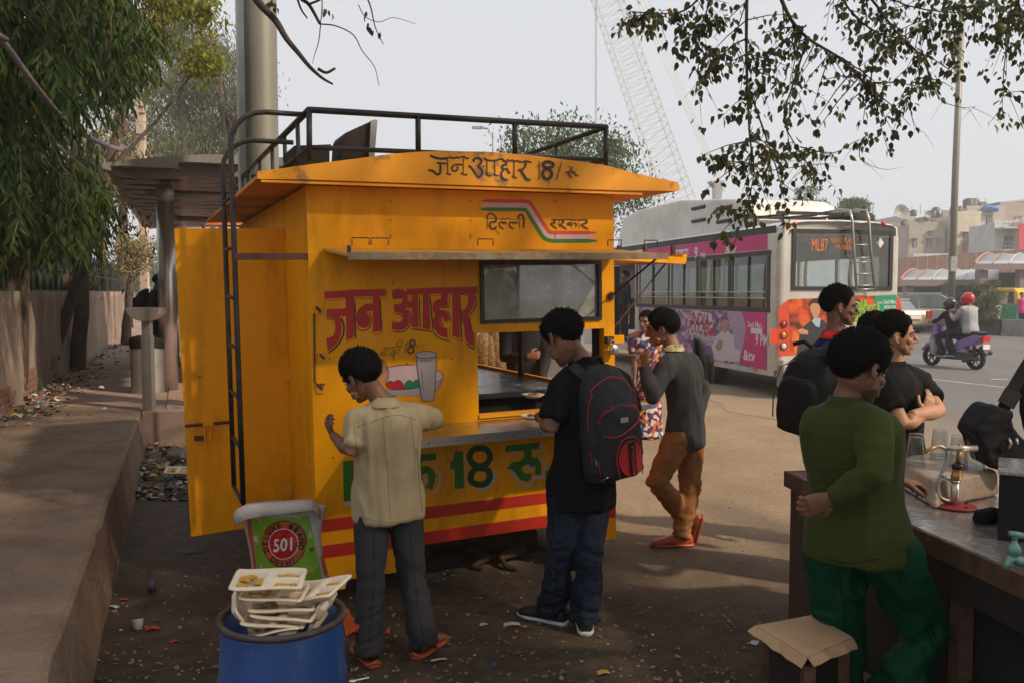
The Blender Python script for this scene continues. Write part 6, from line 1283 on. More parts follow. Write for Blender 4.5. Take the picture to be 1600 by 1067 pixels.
b = MB(); b.tube([U(1576, 684, 3.78), U(1580, 692, 3.77), U(1576, 700, 3.78)], .006, 6); b.tube([U(1588, 684, 3.78), U(1590, 694, 3.77)], .006, 6); b.build('buckle', m_steel, root, True)
# seams, stripes and hems laid on the clothes
from mathutils.bvhtree import BVHTree
def kid(root, nm): return [c for c in root.children if c.name.split('.')[0] == nm][0]
def seam(root, nm, lines, m, name='seam', r=.0016, lift=.0005):
	o = kid(root, nm); L0 = wloc(o); bv = BVHTree.FromPolygons([v.co + L0 for v in o.data.vertices], [tuple(p.vertices) for p in o.data.polygons])
	for ln in lines:
		q = smooth_pl(ln, 6) if len(ln) > 2 else [np.array(ln[0]) * (1 - t) + np.array(ln[1]) * t for t in np.linspace(0, 1, 10)]; P = []
		for x, y in q:
			h = bv.ray_cast(CAMP, ray(x, y).normalized(), 20)
			if h[0] is None: continue
			p = h[0] + h[1] * lift
			if P and (p - P[-1]).length > .07: break
			P.append(p)
		if len(P) > 2: b = MB(); b.tube(P, r, 5); b.build(name, m, o)
c_cre2 = cloth('cream_thread', (.30, .22, .12)); c_olv = cloth('olive_thread', (.085, .10, .022)); c_dk = cloth('dark_thread', (.008, .008, .010)); c_jth = cloth('denim_thread', (.07, .06, .045)); c_brt = cloth('brown_thread', (.16, .06, .015))
seam(man1, 'shirt', [[(556, 668), (590, 655), (620, 648), (650, 655)], [(598, 652), (602, 700), (606, 750), (610, 812)], [(560, 806), (590, 813), (625, 814), (658, 806)], [(553, 660), (556, 690), (560, 720)], [(642, 655), (646, 690), (650, 720)], [(652, 700), (655, 750), (660, 800)]], c_cre2)
seam(man1, 'trousers', [[(583, 830), (585, 900), (580, 960), (578, 1012)], [(640, 830), (648, 900), (655, 960), (662, 1000)], [(606, 818), (607, 832)], [(572, 826), (590, 829)], [(622, 829), (642, 826)]], c_dk, 'crease', .0011)
seam(man2, 'trousers', [[(884, 790), (884, 806), (896, 812), (905, 804), (905, 790)], [(918, 790), (918, 806), (930, 812), (940, 804)], [(870, 800), (866, 860), (862, 930)], [(944, 800), (938, 860), (932, 940)], [(846, 950), (862, 956), (878, 950)], [(900, 958), (915, 962), (932, 956)]], c_jth)
seam(man2, 'shirt', [[(862, 640), (850, 646), (842, 640)], [(880, 752), (910, 757), (940, 750)]], c_dk)
seam(man3, 'trousers', [[(1052, 700), (1056, 716)], [(1074, 706), (1082, 712), (1088, 706)], [(1060, 700), (1040, 735), (1030, 752)], [(1090, 700), (1092, 760), (1084, 830)]], c_brt)
seam(man3, 'shirt', [[(1036, 668), (1060, 674), (1092, 668)], [(1042, 560), (1046, 580), (1044, 600)]], c_dk)
seam(man4, 'shirt', [[(1252 + k * .3, y - 4), (1290, y + 2), (1340, y + 3), (1385, y - 2), (1412, y - 8)] for k, y in enumerate(range(640, 872, 17))], c_olv, 'knit_stripe', .0010)
seam(man4, 'shirt', [[(1362, 770), (1366, 810), (1364, 868)], [(1290, 872), (1330, 879), (1375, 872)]], c_dk)
seam(man4, 'trousers', [[(1392, 880), (1412, 915), (1436, 955), (1458, 1010)], [(1398, 878), (1420, 912), (1444, 950), (1464, 1004)], [(1312, 900), (1318, 960), (1316, 1030)]], c_dk, 'side_stripe', .0020)
seam(man5, 'shirt', [[(1388, 632), (1402, 636), (1412, 630)], [(1388, 572), (1400, 578), (1412, 573)]], c_dk)
o = kid(man2, 'shirt'); L0 = wloc(o); bv = BVHTree.FromPolygons([v.co + L0 for v in o.data.vertices], [tuple(p.vertices) for p in o.data.polygons])
for ln, w_ in (([(926, 606), (914, 588), (900, 575), (888, 566), (880, 574), (874, 590)], .048), ([(944, 606), (943, 586), (941, 570), (940, 556), (944, 566)], .050)):
	L_, R_ = [], []; kx = 4.4 / FPX; q = smooth_pl(ln, 5)
	for i, (x, y) in enumerate(q):
		t = q[min(i + 1, len(q) - 1)] - q[max(i - 1, 0)]; t = t / (np.linalg.norm(t) + 1e-6); hw_ = w_ / 2 / kx
		for A, sg in ((L_, 1), (R_, -1)):
			h = bv.ray_cast(CAMP, ray(x - t[1] * hw_ * sg, y + t[0] * hw_ * sg).normalized(), 20); A.append((h[0] - ray(x, y).normalized() * .016) if h[0] else None)
	b = MB()
	for i in range(len(q) - 1):
		if None in (L_[i], L_[i + 1], R_[i], R_[i + 1]): continue
		b.add([L_[i], L_[i + 1], R_[i + 1], R_[i]], [(0, 1, 2, 3)])
	if b.v: o2 = b.build('shoulder_strap', m_bag2, rk); m_ = o2.modifiers.new('t', 'SOLIDIFY'); m_.thickness = .010
# drinks stall at the right
UZ = V((0, 0, 1))
SA = V((1.43, 4.40, 0)); SX = V((.988, .153, 0)).normalized(); SY = V((.153, -.988, 0)).normalized(); SAX = (SX, SY, UZ); SZ = .83
def S3(a, c, z): return SA + SX * a + SY * c + UZ * z
stall = thing('drinks_stall', 'rusty steel-topped drinks stall counter with dark front at the right', 'stall', S3(.4, 1.4, 0))
def sbox(name, a0, a1, c0, c1, z0, z1, m, par=None): b = MB(); b.box(S3((a0 + a1) / 2, (c0 + c1) / 2, (z0 + z1) / 2), (abs(a1 - a0) / 2, abs(c1 - c0) / 2, abs(z1 - z0) / 2), SAX); return b.build(name, m, par or stall)
m_top = mat('scratched_steel_top', (.58, .54, .52), .24, .85, var=.3, scale=8, bump=.35, bscale=26, dirt=(.16, .12, .10), damt=.6, dscale=6, bdist=.012)
m_sf = mat('grimy_sheet', (.018, .013, .011), .7, .2, var=.3, scale=2, dirt=(.035, .027, .02), damt=.6, dscale=2.2, bump=.25, bscale=8)
m_sp = mat('brown_panel', (.075, .042, .033), .75, .1, var=.25, scale=2.5, dirt=(.05, .035, .03), damt=.6, bump=.2, bscale=10)
sbox('counter_top', 0, .95, 0, 3.2, SZ - .012, SZ, m_top)
sbox('edge_band', -.022, -.001, -.02, 3.2, SZ - .075, SZ + .003, m_rust); sbox('edge_band', -.022, .95, -.022, -.001, SZ - .075, SZ + .003, m_rust)
sbox('end_panel', .0, .05, .012, .50, .06, SZ - .076, m_sp); sbox('end_panel', .05, .92, .012, .04, .06, SZ - .076, m_sp)
sbox('front_panel', .004, .04, .503, 1.25, .10, SZ - .20, m_sf); sbox('front_rail', -.006, .03, .503, 3.2, SZ - .195, SZ - .078, m_sf)
sbox('leg', .01, .07, 1.255, 1.31, .0, SZ - .2, m_rust); sbox('leg', .86, .92, .05, .11, 0, .06, m_rust); sbox('leg', .01, .07, .02, .08, 0, .058, m_rust); sbox('leg', .01, .07, 3.1, 3.16, 0, SZ - .2, m_rust); sbox('leg', .86, .92, 3.1, 3.16, 0, SZ - .08, m_rust)
sbox('shade_sheet', .08, .10, 1.15, 3.1, .02, SZ - .2, m_dark); sbox('lower_shelf', .08, .9, 1.32, 3.1, .22, .25, m_rust); sbox('inner_panel', .60, .62, 1.25, 3.1, .25, SZ - .08, m_dark)  # near-black sheet added in place of the shade inside the counter opening
CT = thing('carton', 'flat carton wrapped in brown plastic sheet on the stall under the glasses', 'carton', S3(.45, .9, SZ))
cz0, cz1 = SZ + .002, SZ + .11
def onz(px, py, z): return G(px, py, z)
q = [onz(1396, 716, cz1), onz(1478, 702, cz1), onz(1556, 736, cz1), onz(1462, 752, cz1)]
b = MB(); q0 = [V((p.x, p.y, cz0)) for p in [q[0] + V((-.03, -.03, 0)), q[1], q[2] + V((.02, 0, 0)), q[3] + V((-.02, -.04, 0))]]
b.add(q0 + q, [(3, 2, 1, 0), (4, 5, 6, 7), (0, 1, 5, 4), (1, 2, 6, 5), (2, 3, 7, 6), (3, 0, 4, 7)]); v, f, nm = remesh(b, .009, 2); v = folds(v, nm, .006, 9, 2)
m_wrap = mat('brown_plastic_wrap', (.40, .27, .18), .35, var=.25, scale=9, bump=.5, bscale=14, dirt=(.55, .45, .38), damt=.5, dscale=7, bdist=.02)
build_arr('wrapped_body', v, f, m_wrap, CT, True)
m_gl = thin_glass('tumbler_glass', (.90, .92, .91), .06, .05)
def tumbler(label, px, py, sc=1.0, z=None):
	p = onz(px, py, z or cz1 + .004); t = thing('tumbler', label, 'glass', p, 'upturned glasses on the carton')
	h, r0, r1 = .148 * sc, .043 * sc, .032 * sc
	b = MB(); b.lathe(p, [(r0, .0), (r0 + .001, .004), (r1, h - .012), (r1 - .001, h), (.0, h + .001)], 28); b.lathe(p, [(r0 - .003, .0), (r1 - .003, h - .016), (.0, h - .017)], 28); b.build('glass_body', m_gl, t, True)
	b = MB(); b.lathe(p, [(r0 - .002, 0), (r0 + .002, .0), (r0 + .002, .005), (r0 - .002, .005), (r0 - .002, 0)], 28); b.build('rim', m_gl, t, True); return t
tumbler('upturned glass nearest the green jumper, leftmost on the carton', 1430, 726); tumbler('upturned glass second from the left, behind the pump spout', 1468, 716)
tumbler('upturned glass right behind the pump post', 1497, 728, .98); tumbler('upturned glass farthest right on the carton', 1522, 733, 1.05)
pz = SZ + .003; pb = onz(1492, 791, pz)
pump = thing('glass_rinser', 'steel hand pump tap with curved spout on a round red base', 'pump', pb)
m_redb = mat('red_enamel', (.36, .018, .015), .35, var=.15, dirt=(.15, .05, .04), damt=.5)
b = MB(); b.lathe(pb, [(0, 0), (.085, 0), (.088, .004), (.080, .009), (.03, .010), (0, .012)], 32); base = b.build('base', m_redb, pump, True)
for a in (.3, 1.8, 3.4, 5.0): b = MB(); b.sphere(pb + V((.062 * math.cos(a), .062 * math.sin(a), .011)), (.008, .008, .006), 8, 5); b.build('bolt', m_rust, base)
k_ = (pb.y) / FPX
def pp(px, py, dy=0): return V((pb.x + (px - 1492) * k_, pb.y + dy, pz + (791 - py) * k_))
b = MB(); b.tube([pp(1491, 790), pp(1492, 752)], .0175, 14); b.tube([pp(1492, 752), pp(1492, 749)], .020, 14); b.build('barrel', m_steel, pump, True)
m_brass = mat('brass', (.45, .27, .09), .4, .8, var=.15)
b = MB(); b.tube([pp(1493, 748), pp(1493.5, 742), pp(1494, 736), pp(1494, 731)], [.021, .024, .020, .019], 10); b.build('collar', m_brass, pump)
b = MB(); b.tube([pp(1495, 731), pp(1495, 727), pp(1495, 722)], [.024, .026, .022], 12); b.build('gland', m_black, pump, True)
b = MB(); b.tube([pp(1495, 722), pp(1497, 702)], .011, 10); b.tube([pp(1497, 702), pp(1497, 698), pp(1497, 690)], [.010, .012, .005], 8); b.build('piston_rod', mat('copper_rod', (.40, .20, .10), .45, .6), pump, True)
b = MB(); b.tube([pp(1475, 698), pp(1524, 698)], .0125, 12); b.build('handle', m_steel, pump, True)
b = MB(); b.tube([tuple(p) for p in smooth_pl([tuple(pp(*c)) for c in ((1488, 782), (1478, 781), (1467, 775), (1463, 764), (1466, 748), (1470, 738), (1476, 722), (1478, 708), (1474, 699), (1466, 695), (1458, 696))], 4)], .0085, 8); b.build('spout', m_steel2, pump, True)
b = MB(); b.tube([pp(1460, 695.5), pp(1450, 699), pp(1441, 705)], [.010, .009, .005], 8); b.build('nozzle', m_brass, pump, True)
b = MB(); b.tube([pp(1471, 742), pp(1482, 747), pp(1489, 752)], .007, 8); b.sphere(pp(1471, 741), .014, 8, 6); b.build('clamp', m_steel2, pump, True)
c = onz(1538, 808, SZ + .02); b = MB()
for i in range(9): b.sphere(c + V((random.uniform(-.045, .045), random.uniform(-.02, .02), random.uniform(-.005, .02))), (.028, .024, .022), 8, 6)
v, f, nm = remesh(b, .005, 2); v = folds(v, nm, .008, 30, 5); build_arr('rag', v, f, m_bag, None, True, label='crumpled black rag beside the red pump base', cat='rag')
bx0 = onz(1558, 842, SZ + .002)
kb = thing('metal_box', 'tall black metal box standing on the stall at the right edge', 'box', bx0 + V((.25, 0, 0)))
rd = V((bx0.x, bx0.y, 0)).normalized(); rx_ = V((rd.y, -rd.x, 0))
for (nm2, z0, z1, m, e) in (('box_body', SZ + .004, SZ + .245, m_dark, 0), ('box_lid', SZ + .248, SZ + .258, m_top, .004)):
	b = MB(); c = bx0 + rx_ * .16 + rd * .16; c.z = (z0 + z1) / 2; b.box(c, (.16 + e, .16 + e, (z1 - z0) / 2), (rx_, rd, UZ)); b.build(nm2, m, kb)
m_tap = mat('verdigris_tap', (.13, .30, .24), .45, .3, var=.3, scale=30, dirt=(.25, .27, .24), damt=.5, dscale=30)
tp = U(1585, 848, 2.62); tap = thing('water_tap', 'small turquoise water tap on the front of the stall', 'tap', tp); kt = 2.62 / FPX
def tq(px, py, dy=0): return V((tp.x + (px - 1585) * kt, tp.y + dy, tp.z - (py - 848) * kt))
b = MB(); b.tube([tq(1602, 878), tq(1592, 877), tq(1586, 873), tq(1583, 870)], [.016, .015, .014, .012], 10); b.tube([tq(1586, 872), tq(1580, 874), tq(1575, 882), tq(1573, 890)], [.014, .013, .011, .010], 10); b.build('spout', m_tap, tap, True)
b = MB(); b.lathe(tq(1585, 870), [(.012, 0), (.017, .012), (.020, .022), (.016, .034), (.009, .042), (.007, .055)], 14); b.build('bonnet', m_tap, tap, True)
b = MB(); b.tube([tq(1576, 832), tq(1585, 834), tq(1598, 836)], [.008, .010, .009], 8); b.tube([tq(1585, 843), tq(1585, 834)], .008, 8); b.build('handle', m_tap, tap, True)
m_card = mat('brown_cardboard', (.42, .27, .15), .85, var=.10, scale=5, dirt=(.30, .18, .10), damt=.4, bump=.15, bscale=120)
cz = .52; q = [onz(1180, 980, cz), onz(1272, 963, cz), onz(1332, 999, cz), onz(1262, 1030, cz)]
cst = thing('box_stand', 'dark wooden crate standing under the sheet of cardboard', 'crate', (q[0] + q[2]) / 2 - UZ * cz)
a, c_, d = q[0].lerp(q[2], .12), q[1].lerp(q[3], .12), q[2].lerp(q[0], .10); e_ = q[3].lerp(q[1], .10)
P = [a, c_, d, e_]; b = MB(); b.prism([V((p.x, p.y, 0.0)) for p in P], (0, 0, cz - .03)); b.build('crate_body', m_sf, cst)
for i in range(4):
	p = P[i]; b = MB(); b.box(V((p.x, p.y, cz / 2 - .015)), (.02, .02, cz / 2 - .016)); b.build('corner_post', m_rust, cst)
card = thing('cardboard_sheet', 'torn sheet of brown cardboard lying on top of the crate', 'cardboard', (q[0] + q[2]) / 2)
def cpt(u, v, h=0): p = (q[0] * (1 - u) + q[1] * u) * (1 - v) + (q[3] * (1 - u) + q[2] * u) * v; return p + UZ * (h + .004 * noise.noise(V((u * 4, v * 4, 1))))
b = MB(); nn = 10; vs = [cpt(i / nn, j / nn, .004) for j in range(nn + 1) for i in range(nn + 1)]; b.add(vs, [(j * (nn + 1) + i, j * (nn + 1) + i + 1, (j + 1) * (nn + 1) + i + 1, (j + 1) * (nn + 1) + i) for j in range(nn) for i in range(nn)])
o = b.build('panel', m_card, card); m_ = o.modifiers.new('thick', 'SOLIDIFY'); m_.thickness = .005
for (u0, v0, u1, v1, dx, dz) in ((0, .0, 0, 1, -.16, -.045), (0, 1, 1, 1, .02, -.07), (1, 0, 1, 1, .12, -.05)):
	b = MB(); vs = []
	for k in range(9):
		t = k / 8; p = cpt(u0 + (u1 - u0) * t, v0 + (v1 - v0) * t, .004); ou = (u0 - .5) * 2 if u0 == u1 else 0; ov = (v0 - .5) * 2 if v0 == v1 else 0
		w_ = .055 + .018 * noise.noise(V((k * .9, u0, v0))); r_ = cpt((u0 + (u1 - u0) * t) + ou * .12 * (w_ / .055), (v0 + (v1 - v0) * t) + ov * .11 * (w_ / .055), .0) - UZ * (.012 + .012 * t); vs += [p, r_]
	b.add(vs, [(2 * k, 2 * k + 2, 2 * k + 3, 2 * k + 1) for k in range(8)]); o = b.build('flap', m_card, card); m_ = o.modifiers.new('thick', 'SOLIDIFY'); m_.thickness = .005
# drum with used trays, sack
dc = G(441, 955, .735); R0 = 102 * dc.y / FPX * .985
drum = thing('plastic_drum', 'worn blue drum used as a bin in front of the cart', 'drum', V((dc.x, dc.y, 0)))
m_blue = mat('blue_drum', (.016, .068, .25), .42, var=.25, scale=5, dirt=(.10, .13, .19), damt=.75, dscale=9, dlo=.5, dhi=.64, bump=.25, bscale=9, bdist=.01, stretch=(1, 1, .5))
b = MB(); z0 = V((dc.x, dc.y, 0)); b.lathe(z0, [(R0 * .90, 0), (R0 * .95, .02), (R0 * .96, .20), (R0 * .985, .215), (R0 * .985, .235), (R0 * .965, .25), (R0 * .97, .50), (R0 * 1.0, .512), (R0 * 1.0, .535), (R0 * .975, .55), (R0 * .94, .70), (R0 * .93, .715), (R0 * .915, .715), (R0 * .91, .5), (R0 * .9, .04), (0, .03)], 64); b.build('drum_body', m_blue, drum, True)
b = MB(); b.tube([z0 + V((R0 * .955 * math.cos(a), R0 * .955 * math.sin(a), .722)) for a in np.linspace(0, 2 * math.pi, 49)], .0115, 8); b.build('rim', mat('grimy_rim', (.045, .040, .045), .5, .3, var=.5, scale=20, dirt=(.16, .09, .05), damt=.8, dscale=12), drum, True)
b = MB(); b.lathe(z0, [(0, .52), (R0 * .88, .50)], 24); b.build('rubbish_fill', m_dark, drum)
m_foam = mat('foam_tray', (.78, .66, .50), .55, var=.05, scale=10, dirt=(.55, .38, .12), damt=.35, dscale=7, dlo=.55, dhi=.75); m_curry = mat('yellow_curry', (.55, .30, .02), .35, var=.35, scale=40, bump=.5, bscale=60, bdist=.006)
def tray(label, c, rx, tilt, size=(.21, .15), food=.5, group='used foam trays in the drum'):
	t = thing('foam_tray', label, 'tray', c, group); M3 = Matrix.Rotation(rx, 3, 'Z') @ Matrix.Rotation(tilt[0], 3, 'X') @ Matrix.Rotation(tilt[1], 3, 'Y')
	L_, W_ = size; nx, ny = 34, 24; vs = []
	comps = ((-.25, .02, .20, .40), (.25, .22, .19, .19), (.25, -.22, .19, .19))
	for j in range(ny + 1):
		for i in range(nx + 1):
			u, v_ = i / nx - .5, j / ny - .5; r_ = max(abs(u) * 2, abs(v_) * 2); h = 0
			d = 0
			for (cx_, cy_, ax_, ay_) in comps: d = max(d, min(1, max(0, (1 - max(abs(u - cx_) / ax_, abs(v_ - cy_) / ay_)) * 3.2)))
			h = -.024 * d
			sc_ = 1; cut = max(0, abs(u) + abs(v_) * .9 - .86)
			x = u * L_ * (1 - .0) ; y = v_ * W_
			if cut > 0: x *= 1 - cut * .5; y *= 1 - cut * .5
			if r_ > .97: h -= .004
			vs.append(c + M3 @ V((x, y, h + .004 * math.sin(u * 5 + rx))))
	b = MB(); b.add(vs, [(j * (nx + 1) + i, j * (nx + 1) + i + 1, (j + 1) * (nx + 1) + i + 1, (j + 1) * (nx + 1) + i) for j in range(ny) for i in range(nx)])
	o = b.build('tray_shell', m_foam, t, True); m_ = o.modifiers.new('thick', 'SOLIDIFY'); m_.thickness = .003
	if food:
		b = MB()
		for (cx_, cy_, ax_, ay_) in comps:
			for k in range(int(18 * food)): b.sphere(c + M3 @ V(((cx_ + random.uniform(-ax_, ax_) * .7) * L_, (cy_ + random.uniform(-ay_, ay_) * .7) * W_, -.016)), (random.uniform(.008, .024), random.uniform(.006, .016), .005), 7, 5)
		b.build('curry_leftovers', m_curry, t, True, kind='stuff')
	return t
def tz(px, py, D): return U(px, py, D)
D0 = dc.y
tray('topmost used tray with yellow curry at the left of the pile', tz(420, 902, D0 - .02), .10, (R(7), R(3)), (.225, .15), .8)
tray('used tray sticking out to the right over the drum rim', tz(492, 918, D0 + .03), -.35, (R(10), R(-12)), (.21, .15), .8)
tray('second used tray from the top of the pile', tz(430, 922, D0), .02, (R(2), R(5)), (.20, .15), .3)
tray('third used tray down in the pile', tz(446, 938, D0 + .01), .05, (R(3), R(2)), (.21, .15), .3)
tray('fourth used tray down in the pile', tz(448, 951, D0), -.02, (R(2), R(7)), (.20, .15), .3)
tray('lowest level tray of the pile in the drum', tz(432, 962, D0 - .01), .05, (R(2), R(7)), (.20, .15), 0)
tray('tray standing on edge inside the left of the drum', tz(392, 958, D0 + .02), .3, (R(20), R(62)), (.17, .15), 0); tray('tray standing on edge inside the right of the drum', tz(496, 956, D0 + .05), -.2, (R(10), R(-58)), (.16, .15), 0)
tray('shiny upside-down tray lying low at the front of the drum', tz(428, 984, D0 - .07), .12, (R(-16), R(-5)), (.17, .12), 0)
SKD = 4.36; sk0 = U(441, 785, SKD); sw_, z_t = .45, None
sack = thing('grain_sack', 'green and orange printed sack with folded white mouth by the cart', 'sack', V((sk0.x, SKD, 0)))
m_swh = mat('woven_white', (.55, .50, .47), .6, var=.12, scale=6, bump=.6, bscale=9, dirt=(.35, .28, .22), damt=.5, bdist=.03); m_sgr = mat('sack_green', (.20, .40, .015), .45, var=.15, scale=6, bump=.5, bscale=8, bdist=.03); m_sor = mat('sack_orange', (.52, .085, .015), .5, var=.12, scale=30, bump=.4, bscale=8, bdist=.03); m_srd = mat('sack_red', (.55, .010, .015), .42, var=.08, bump=.3, bscale=8, bdist=.03); m_syl = mat('sack_yellow', (.50, .44, .03), .5, var=.1)
def sk_pt(px, py, o=0.0):
	p = U(px, py, SKD); cx_ = 441 + (py - 850) * .17; u = (px - cx_) / 68.0
	bulge = .10 * (1 - min(1, abs(u)) ** 2.2) + .012 * noise.noise(V((px * .035, py * .03, 2))) + .008 * noise.noise(V((px * .09, py * .05, 5)))
	return V((p.x, SKD - bulge - o + .08, p.z))
rows = [(796, 372, 505), (820, 375, 500), (840, 379, 498), (870, 384, 502), (900, 388, 508), (940, 384, 514), (1000, 380, 516), (1022, 390, 508)]
b = MB(); vs = []; nc = 24
for (y, xl, xr) in rows:
	for i in range(nc): x = xl + (xr - xl) * i / (nc - 1); vs.append(sk_pt(x, y))
	for i in range(6): x = xr - (xr - xl) * (i + .5) / 6; p = U(x, y, SKD); vs.append(V((p.x, SKD + .10 + .05 * math.sin((i + .5) / 6 * math.pi), p.z)))
n = nc + 6; f = [(r * n + k, (r + 1) * n + k, (r + 1) * n + (k + 1) % n, r * n + (k + 1) % n) for r in range(len(rows) - 1) for k in range(n)]
b.add(vs, f); b.build('sack_body', m_swh, sack, True)
def sk_grid(rw, m, name, o, par=sack):
	b = MB(); vs = []; k = 16
	for (y, xl, xr) in rw: vs += [sk_pt(xl + (xr - xl) * i / (k - 1), y, o) for i in range(k)]
	b.add(vs, [(r * k + i, (r + 1) * k + i, (r + 1) * k + i + 1, r * k + i + 1) for r in range(len(rw) - 1) for i in range(k - 1)]); return b.build(name, m, par, True)
sk_grid([(806, 393, 480), (820, 393, 484), (845, 395, 489), (870, 398, 494), (890, 401, 499), (920, 402, 503), (960, 402, 505)], m_sgr, 'print_panel', .003)
sk_grid([(812, 383, 391), (840, 384, 393), (870, 390, 396), (900, 394, 399)], m_sor, 'print_side', .003); sk_grid([(850, 492, 497), (880, 500, 505), (910, 505, 511)], m_sor, 'print_side', .003)
def sk_disc(cx, cy, r0, r1, m, name, o, ry=1.06):
	b = MB(); k = 40; vs = []
	rr = [r1, (r0 + r1) / 2, r0] if r0 > 0 else [r1, r1 * .66, r1 * .33, .01]
	for r in rr: vs += [sk_pt(cx + r * math.cos(a), cy + r * ry * math.sin(a), o) for a in np.linspace(0, 2 * math.pi, k, endpoint=False)]
	b.add(vs, [(j * k + i, j * k + (i + 1) % k, (j + 1) * k + (i + 1) % k, (j + 1) * k + i) for j in range(len(rr) - 1) for i in range(k)]); return b.build(name, m, sack, True)
sk_disc(444.5, 847, 0, 34.5, m_blk_ := mat('print_black', (.015, .012, .01), .6, var=0), 'print_ring', .0045); sk_disc(444.5, 847, 0, 33, m_sor, 'print_disc', .006); sk_disc(444.5, 847, 0, 23, m_white, 'print_ring', .0075); sk_disc(444.5, 847, 0, 21.8, m_srd, 'print_disc', .009)
def sk_text(s, m, h, mp2):
	v, f = text_geo(s, .03); v = v * h; v[:, 0] -= (v[:, 0].max() + v[:, 0].min()) / 2; b = MB(); b.add([sk_pt(*mp2(x, y), .015) for x, y in v], f); b.build('lettering', m, sack)
sk_text('501', m_white, 17, lambda x, y: (444.5 + x * .95, 857 - y * 1.15 - x * .10))
def arc_txt(s, a_c, r, h, flip=1):
	sp = 1.0
	for i, ch in enumerate(s):
		if ch == ' ': continue
		a = a_c + flip * (i - (len(s) - 1) / 2) * (.335 if flip > 0 else .30)
		v, f = text_geo(ch, .04); v = v * h; v[:, 0] -= (v[:, 0].max() + v[:, 0].min()) / 2; v[:, 1] -= h / 2
		ca, sa = math.sin(a), math.cos(a); b = MB(); pts = []
		for x, y in v:
			rr = r + y * flip; pts.append(sk_pt(444.5 + rr * ca + x * sa * flip, 847 - (rr * sa) * 1.06 + x * ca * flip * 1.0, .013))
		b.add(pts, f); b.build('lettering', m_blk_, sack)
arc_txt('DELUXE BRAND', -.05, 28, 8.2, 1); arc_txt('DELHI', math.pi, 28, 8.2, -1)
sk_grid([(888, 407, 420), (889, 420, 470), (880, 440, 486), (886, 430, 488)][:0] or [(884, 452, 487), (889, 430, 488), (893, 415, 488)], m_syl, 'print_ribbon', .006)
sk_text('BEST QUALITY', m_srd, 5.5, lambda x, y: (452 + x * .95, 890.5 - y - x * .10)); sk_text('50', m_blk_, 6, lambda x, y: (486 + x * .8, 861 - y))
b = MB(); P = [(366, 806, -.02), (368, 800, -.06), (382, 793, -.09), (410, 789, -.09), (440, 788, -.10), (470, 786, -.09), (485, 785, -.06), (494, 795, -.03), (498, 806, .0)]
vs = []
for i, (x, y, dy) in enumerate(P): a = U(x, y, SKD + dy + .02); t_ = U(x + 2, y + (22 - 14 * (i / 8)) * (1 if 0 < i < 8 else .7), SKD + dy - .004); vs += [a + V((0, .05, .004)), a, t_]
b.add(vs, [(i * 3 + k, i * 3 + 3 + k, i * 3 + 4 + k, i * 3 + 1 + k) for i in range(8) for k in (0, 1)]); o = b.build('folded_mouth', m_swh, sack, True); m_ = o.modifiers.new('thick', 'SOLIDIFY'); m_.thickness = .006
b = MB(); b.sphere(U(448, 792, SKD + .03), (.11, .06, .03), 16, 8); v, f, nm = remesh(b, .008, 2); v = folds(v, nm, .01, 12, 4); build_arr('plastic_liner', v, f, m_swh, sack, True)
pk_ = thing('snack_packet', 'orange printed packet lying behind the drum', 'packet', U(543, 975, 3.9)); b = MB(); b.prism([U(x, y, 3.95) for x, y in ((533, 950), (543, 955), (556, 985), (540, 993))], (0, .03, 0)); b.build('packet_body', m_sor, pk_)
cp = U(557, 982, 4.0); cup = thing('paper_cup', 'crushed red paper cup on the ground behind the drum', 'cup', cp); b = MB(); b.lathe(cp, [(.0, -.03), (.022, -.03), (.03, .035), (.028, .035), (.02, -.025)], 16, (V((0, 0, 1)), V((0, 1, 0)), V((1, 0, .1)))); b.build('cup_body', mat('cup_red', (.35, .01, .03), .5), cup, True)
bp_ = U(603, 987, 4.35); bot_ = thing('plastic_bottle', 'small clear bottle with red cap lying behind the youth in the cream shirt', 'bottle', bp_); b = MB(); b.lathe(bp_ - V((.10, 0, 0)), [(0, 0), (.025, .0), (.028, .02), (.027, .07), (.012, .095), (.011, .10)], 14, (V((0, 0, 1)), V((0, 1, 0)), V((1, 0, 0)))); b.build('bottle_body', m_gl, bot_, True); b = MB(); b.lathe(bp_, [(0, .018), (.013, .018), (.013, 0), (0, 0)], 12, (V((0, 0, 1)), V((0, 1, 0)), V((1, 0, 0)))); b.build('cap', mat('red_cap', (.55, .01, .03), .4), bot_, True)
sp_ = G(566, 1060, .01); b = MB(); b.tube([sp_ - V((.035, .02, 0)), sp_ + V((.03, .01, .002))], .004, 6); b.sphere(sp_ - V((.04, .023, 0)), (.018, .010, .004), 10, 6); b.build('plastic_spoon', m_white, None, True, label='white plastic spoon lying on the ground by the drum', cat='spoon')
for (px, py, D, lab, par_z) in ((833, 617, 5.62, 'white foam plate of food on the inner worktop', 0), (833, 650, 4.98, 'small white bowl on the front counter by the man in black', 0)):
	c = U(px, py, D); t = thing('foam_plate', lab, 'plate', c); b = MB(); b.lathe(c, [(.0, -.018), (.045, -.018), (.075, .006), (.072, .008), (.044, -.012), (0, -.012)], 20); b.build('plate_body', m_foam, t, True)
	b = MB(); [b.sphere(c + V((random.uniform(-.03, .03), random.uniform(-.02, .02), .002)), (.02, .016, .012), 8, 6) for _ in range(5)]; b.build('food', mat('brown_food', (.22, .09, .02), .5, var=.3, bump=.4), t, True, kind='stuff')
m_pop = mat('popcorn_bag', (.62, .40, .20), .4, var=.6, scale=38, bump=.5, bscale=40, spec=.7)
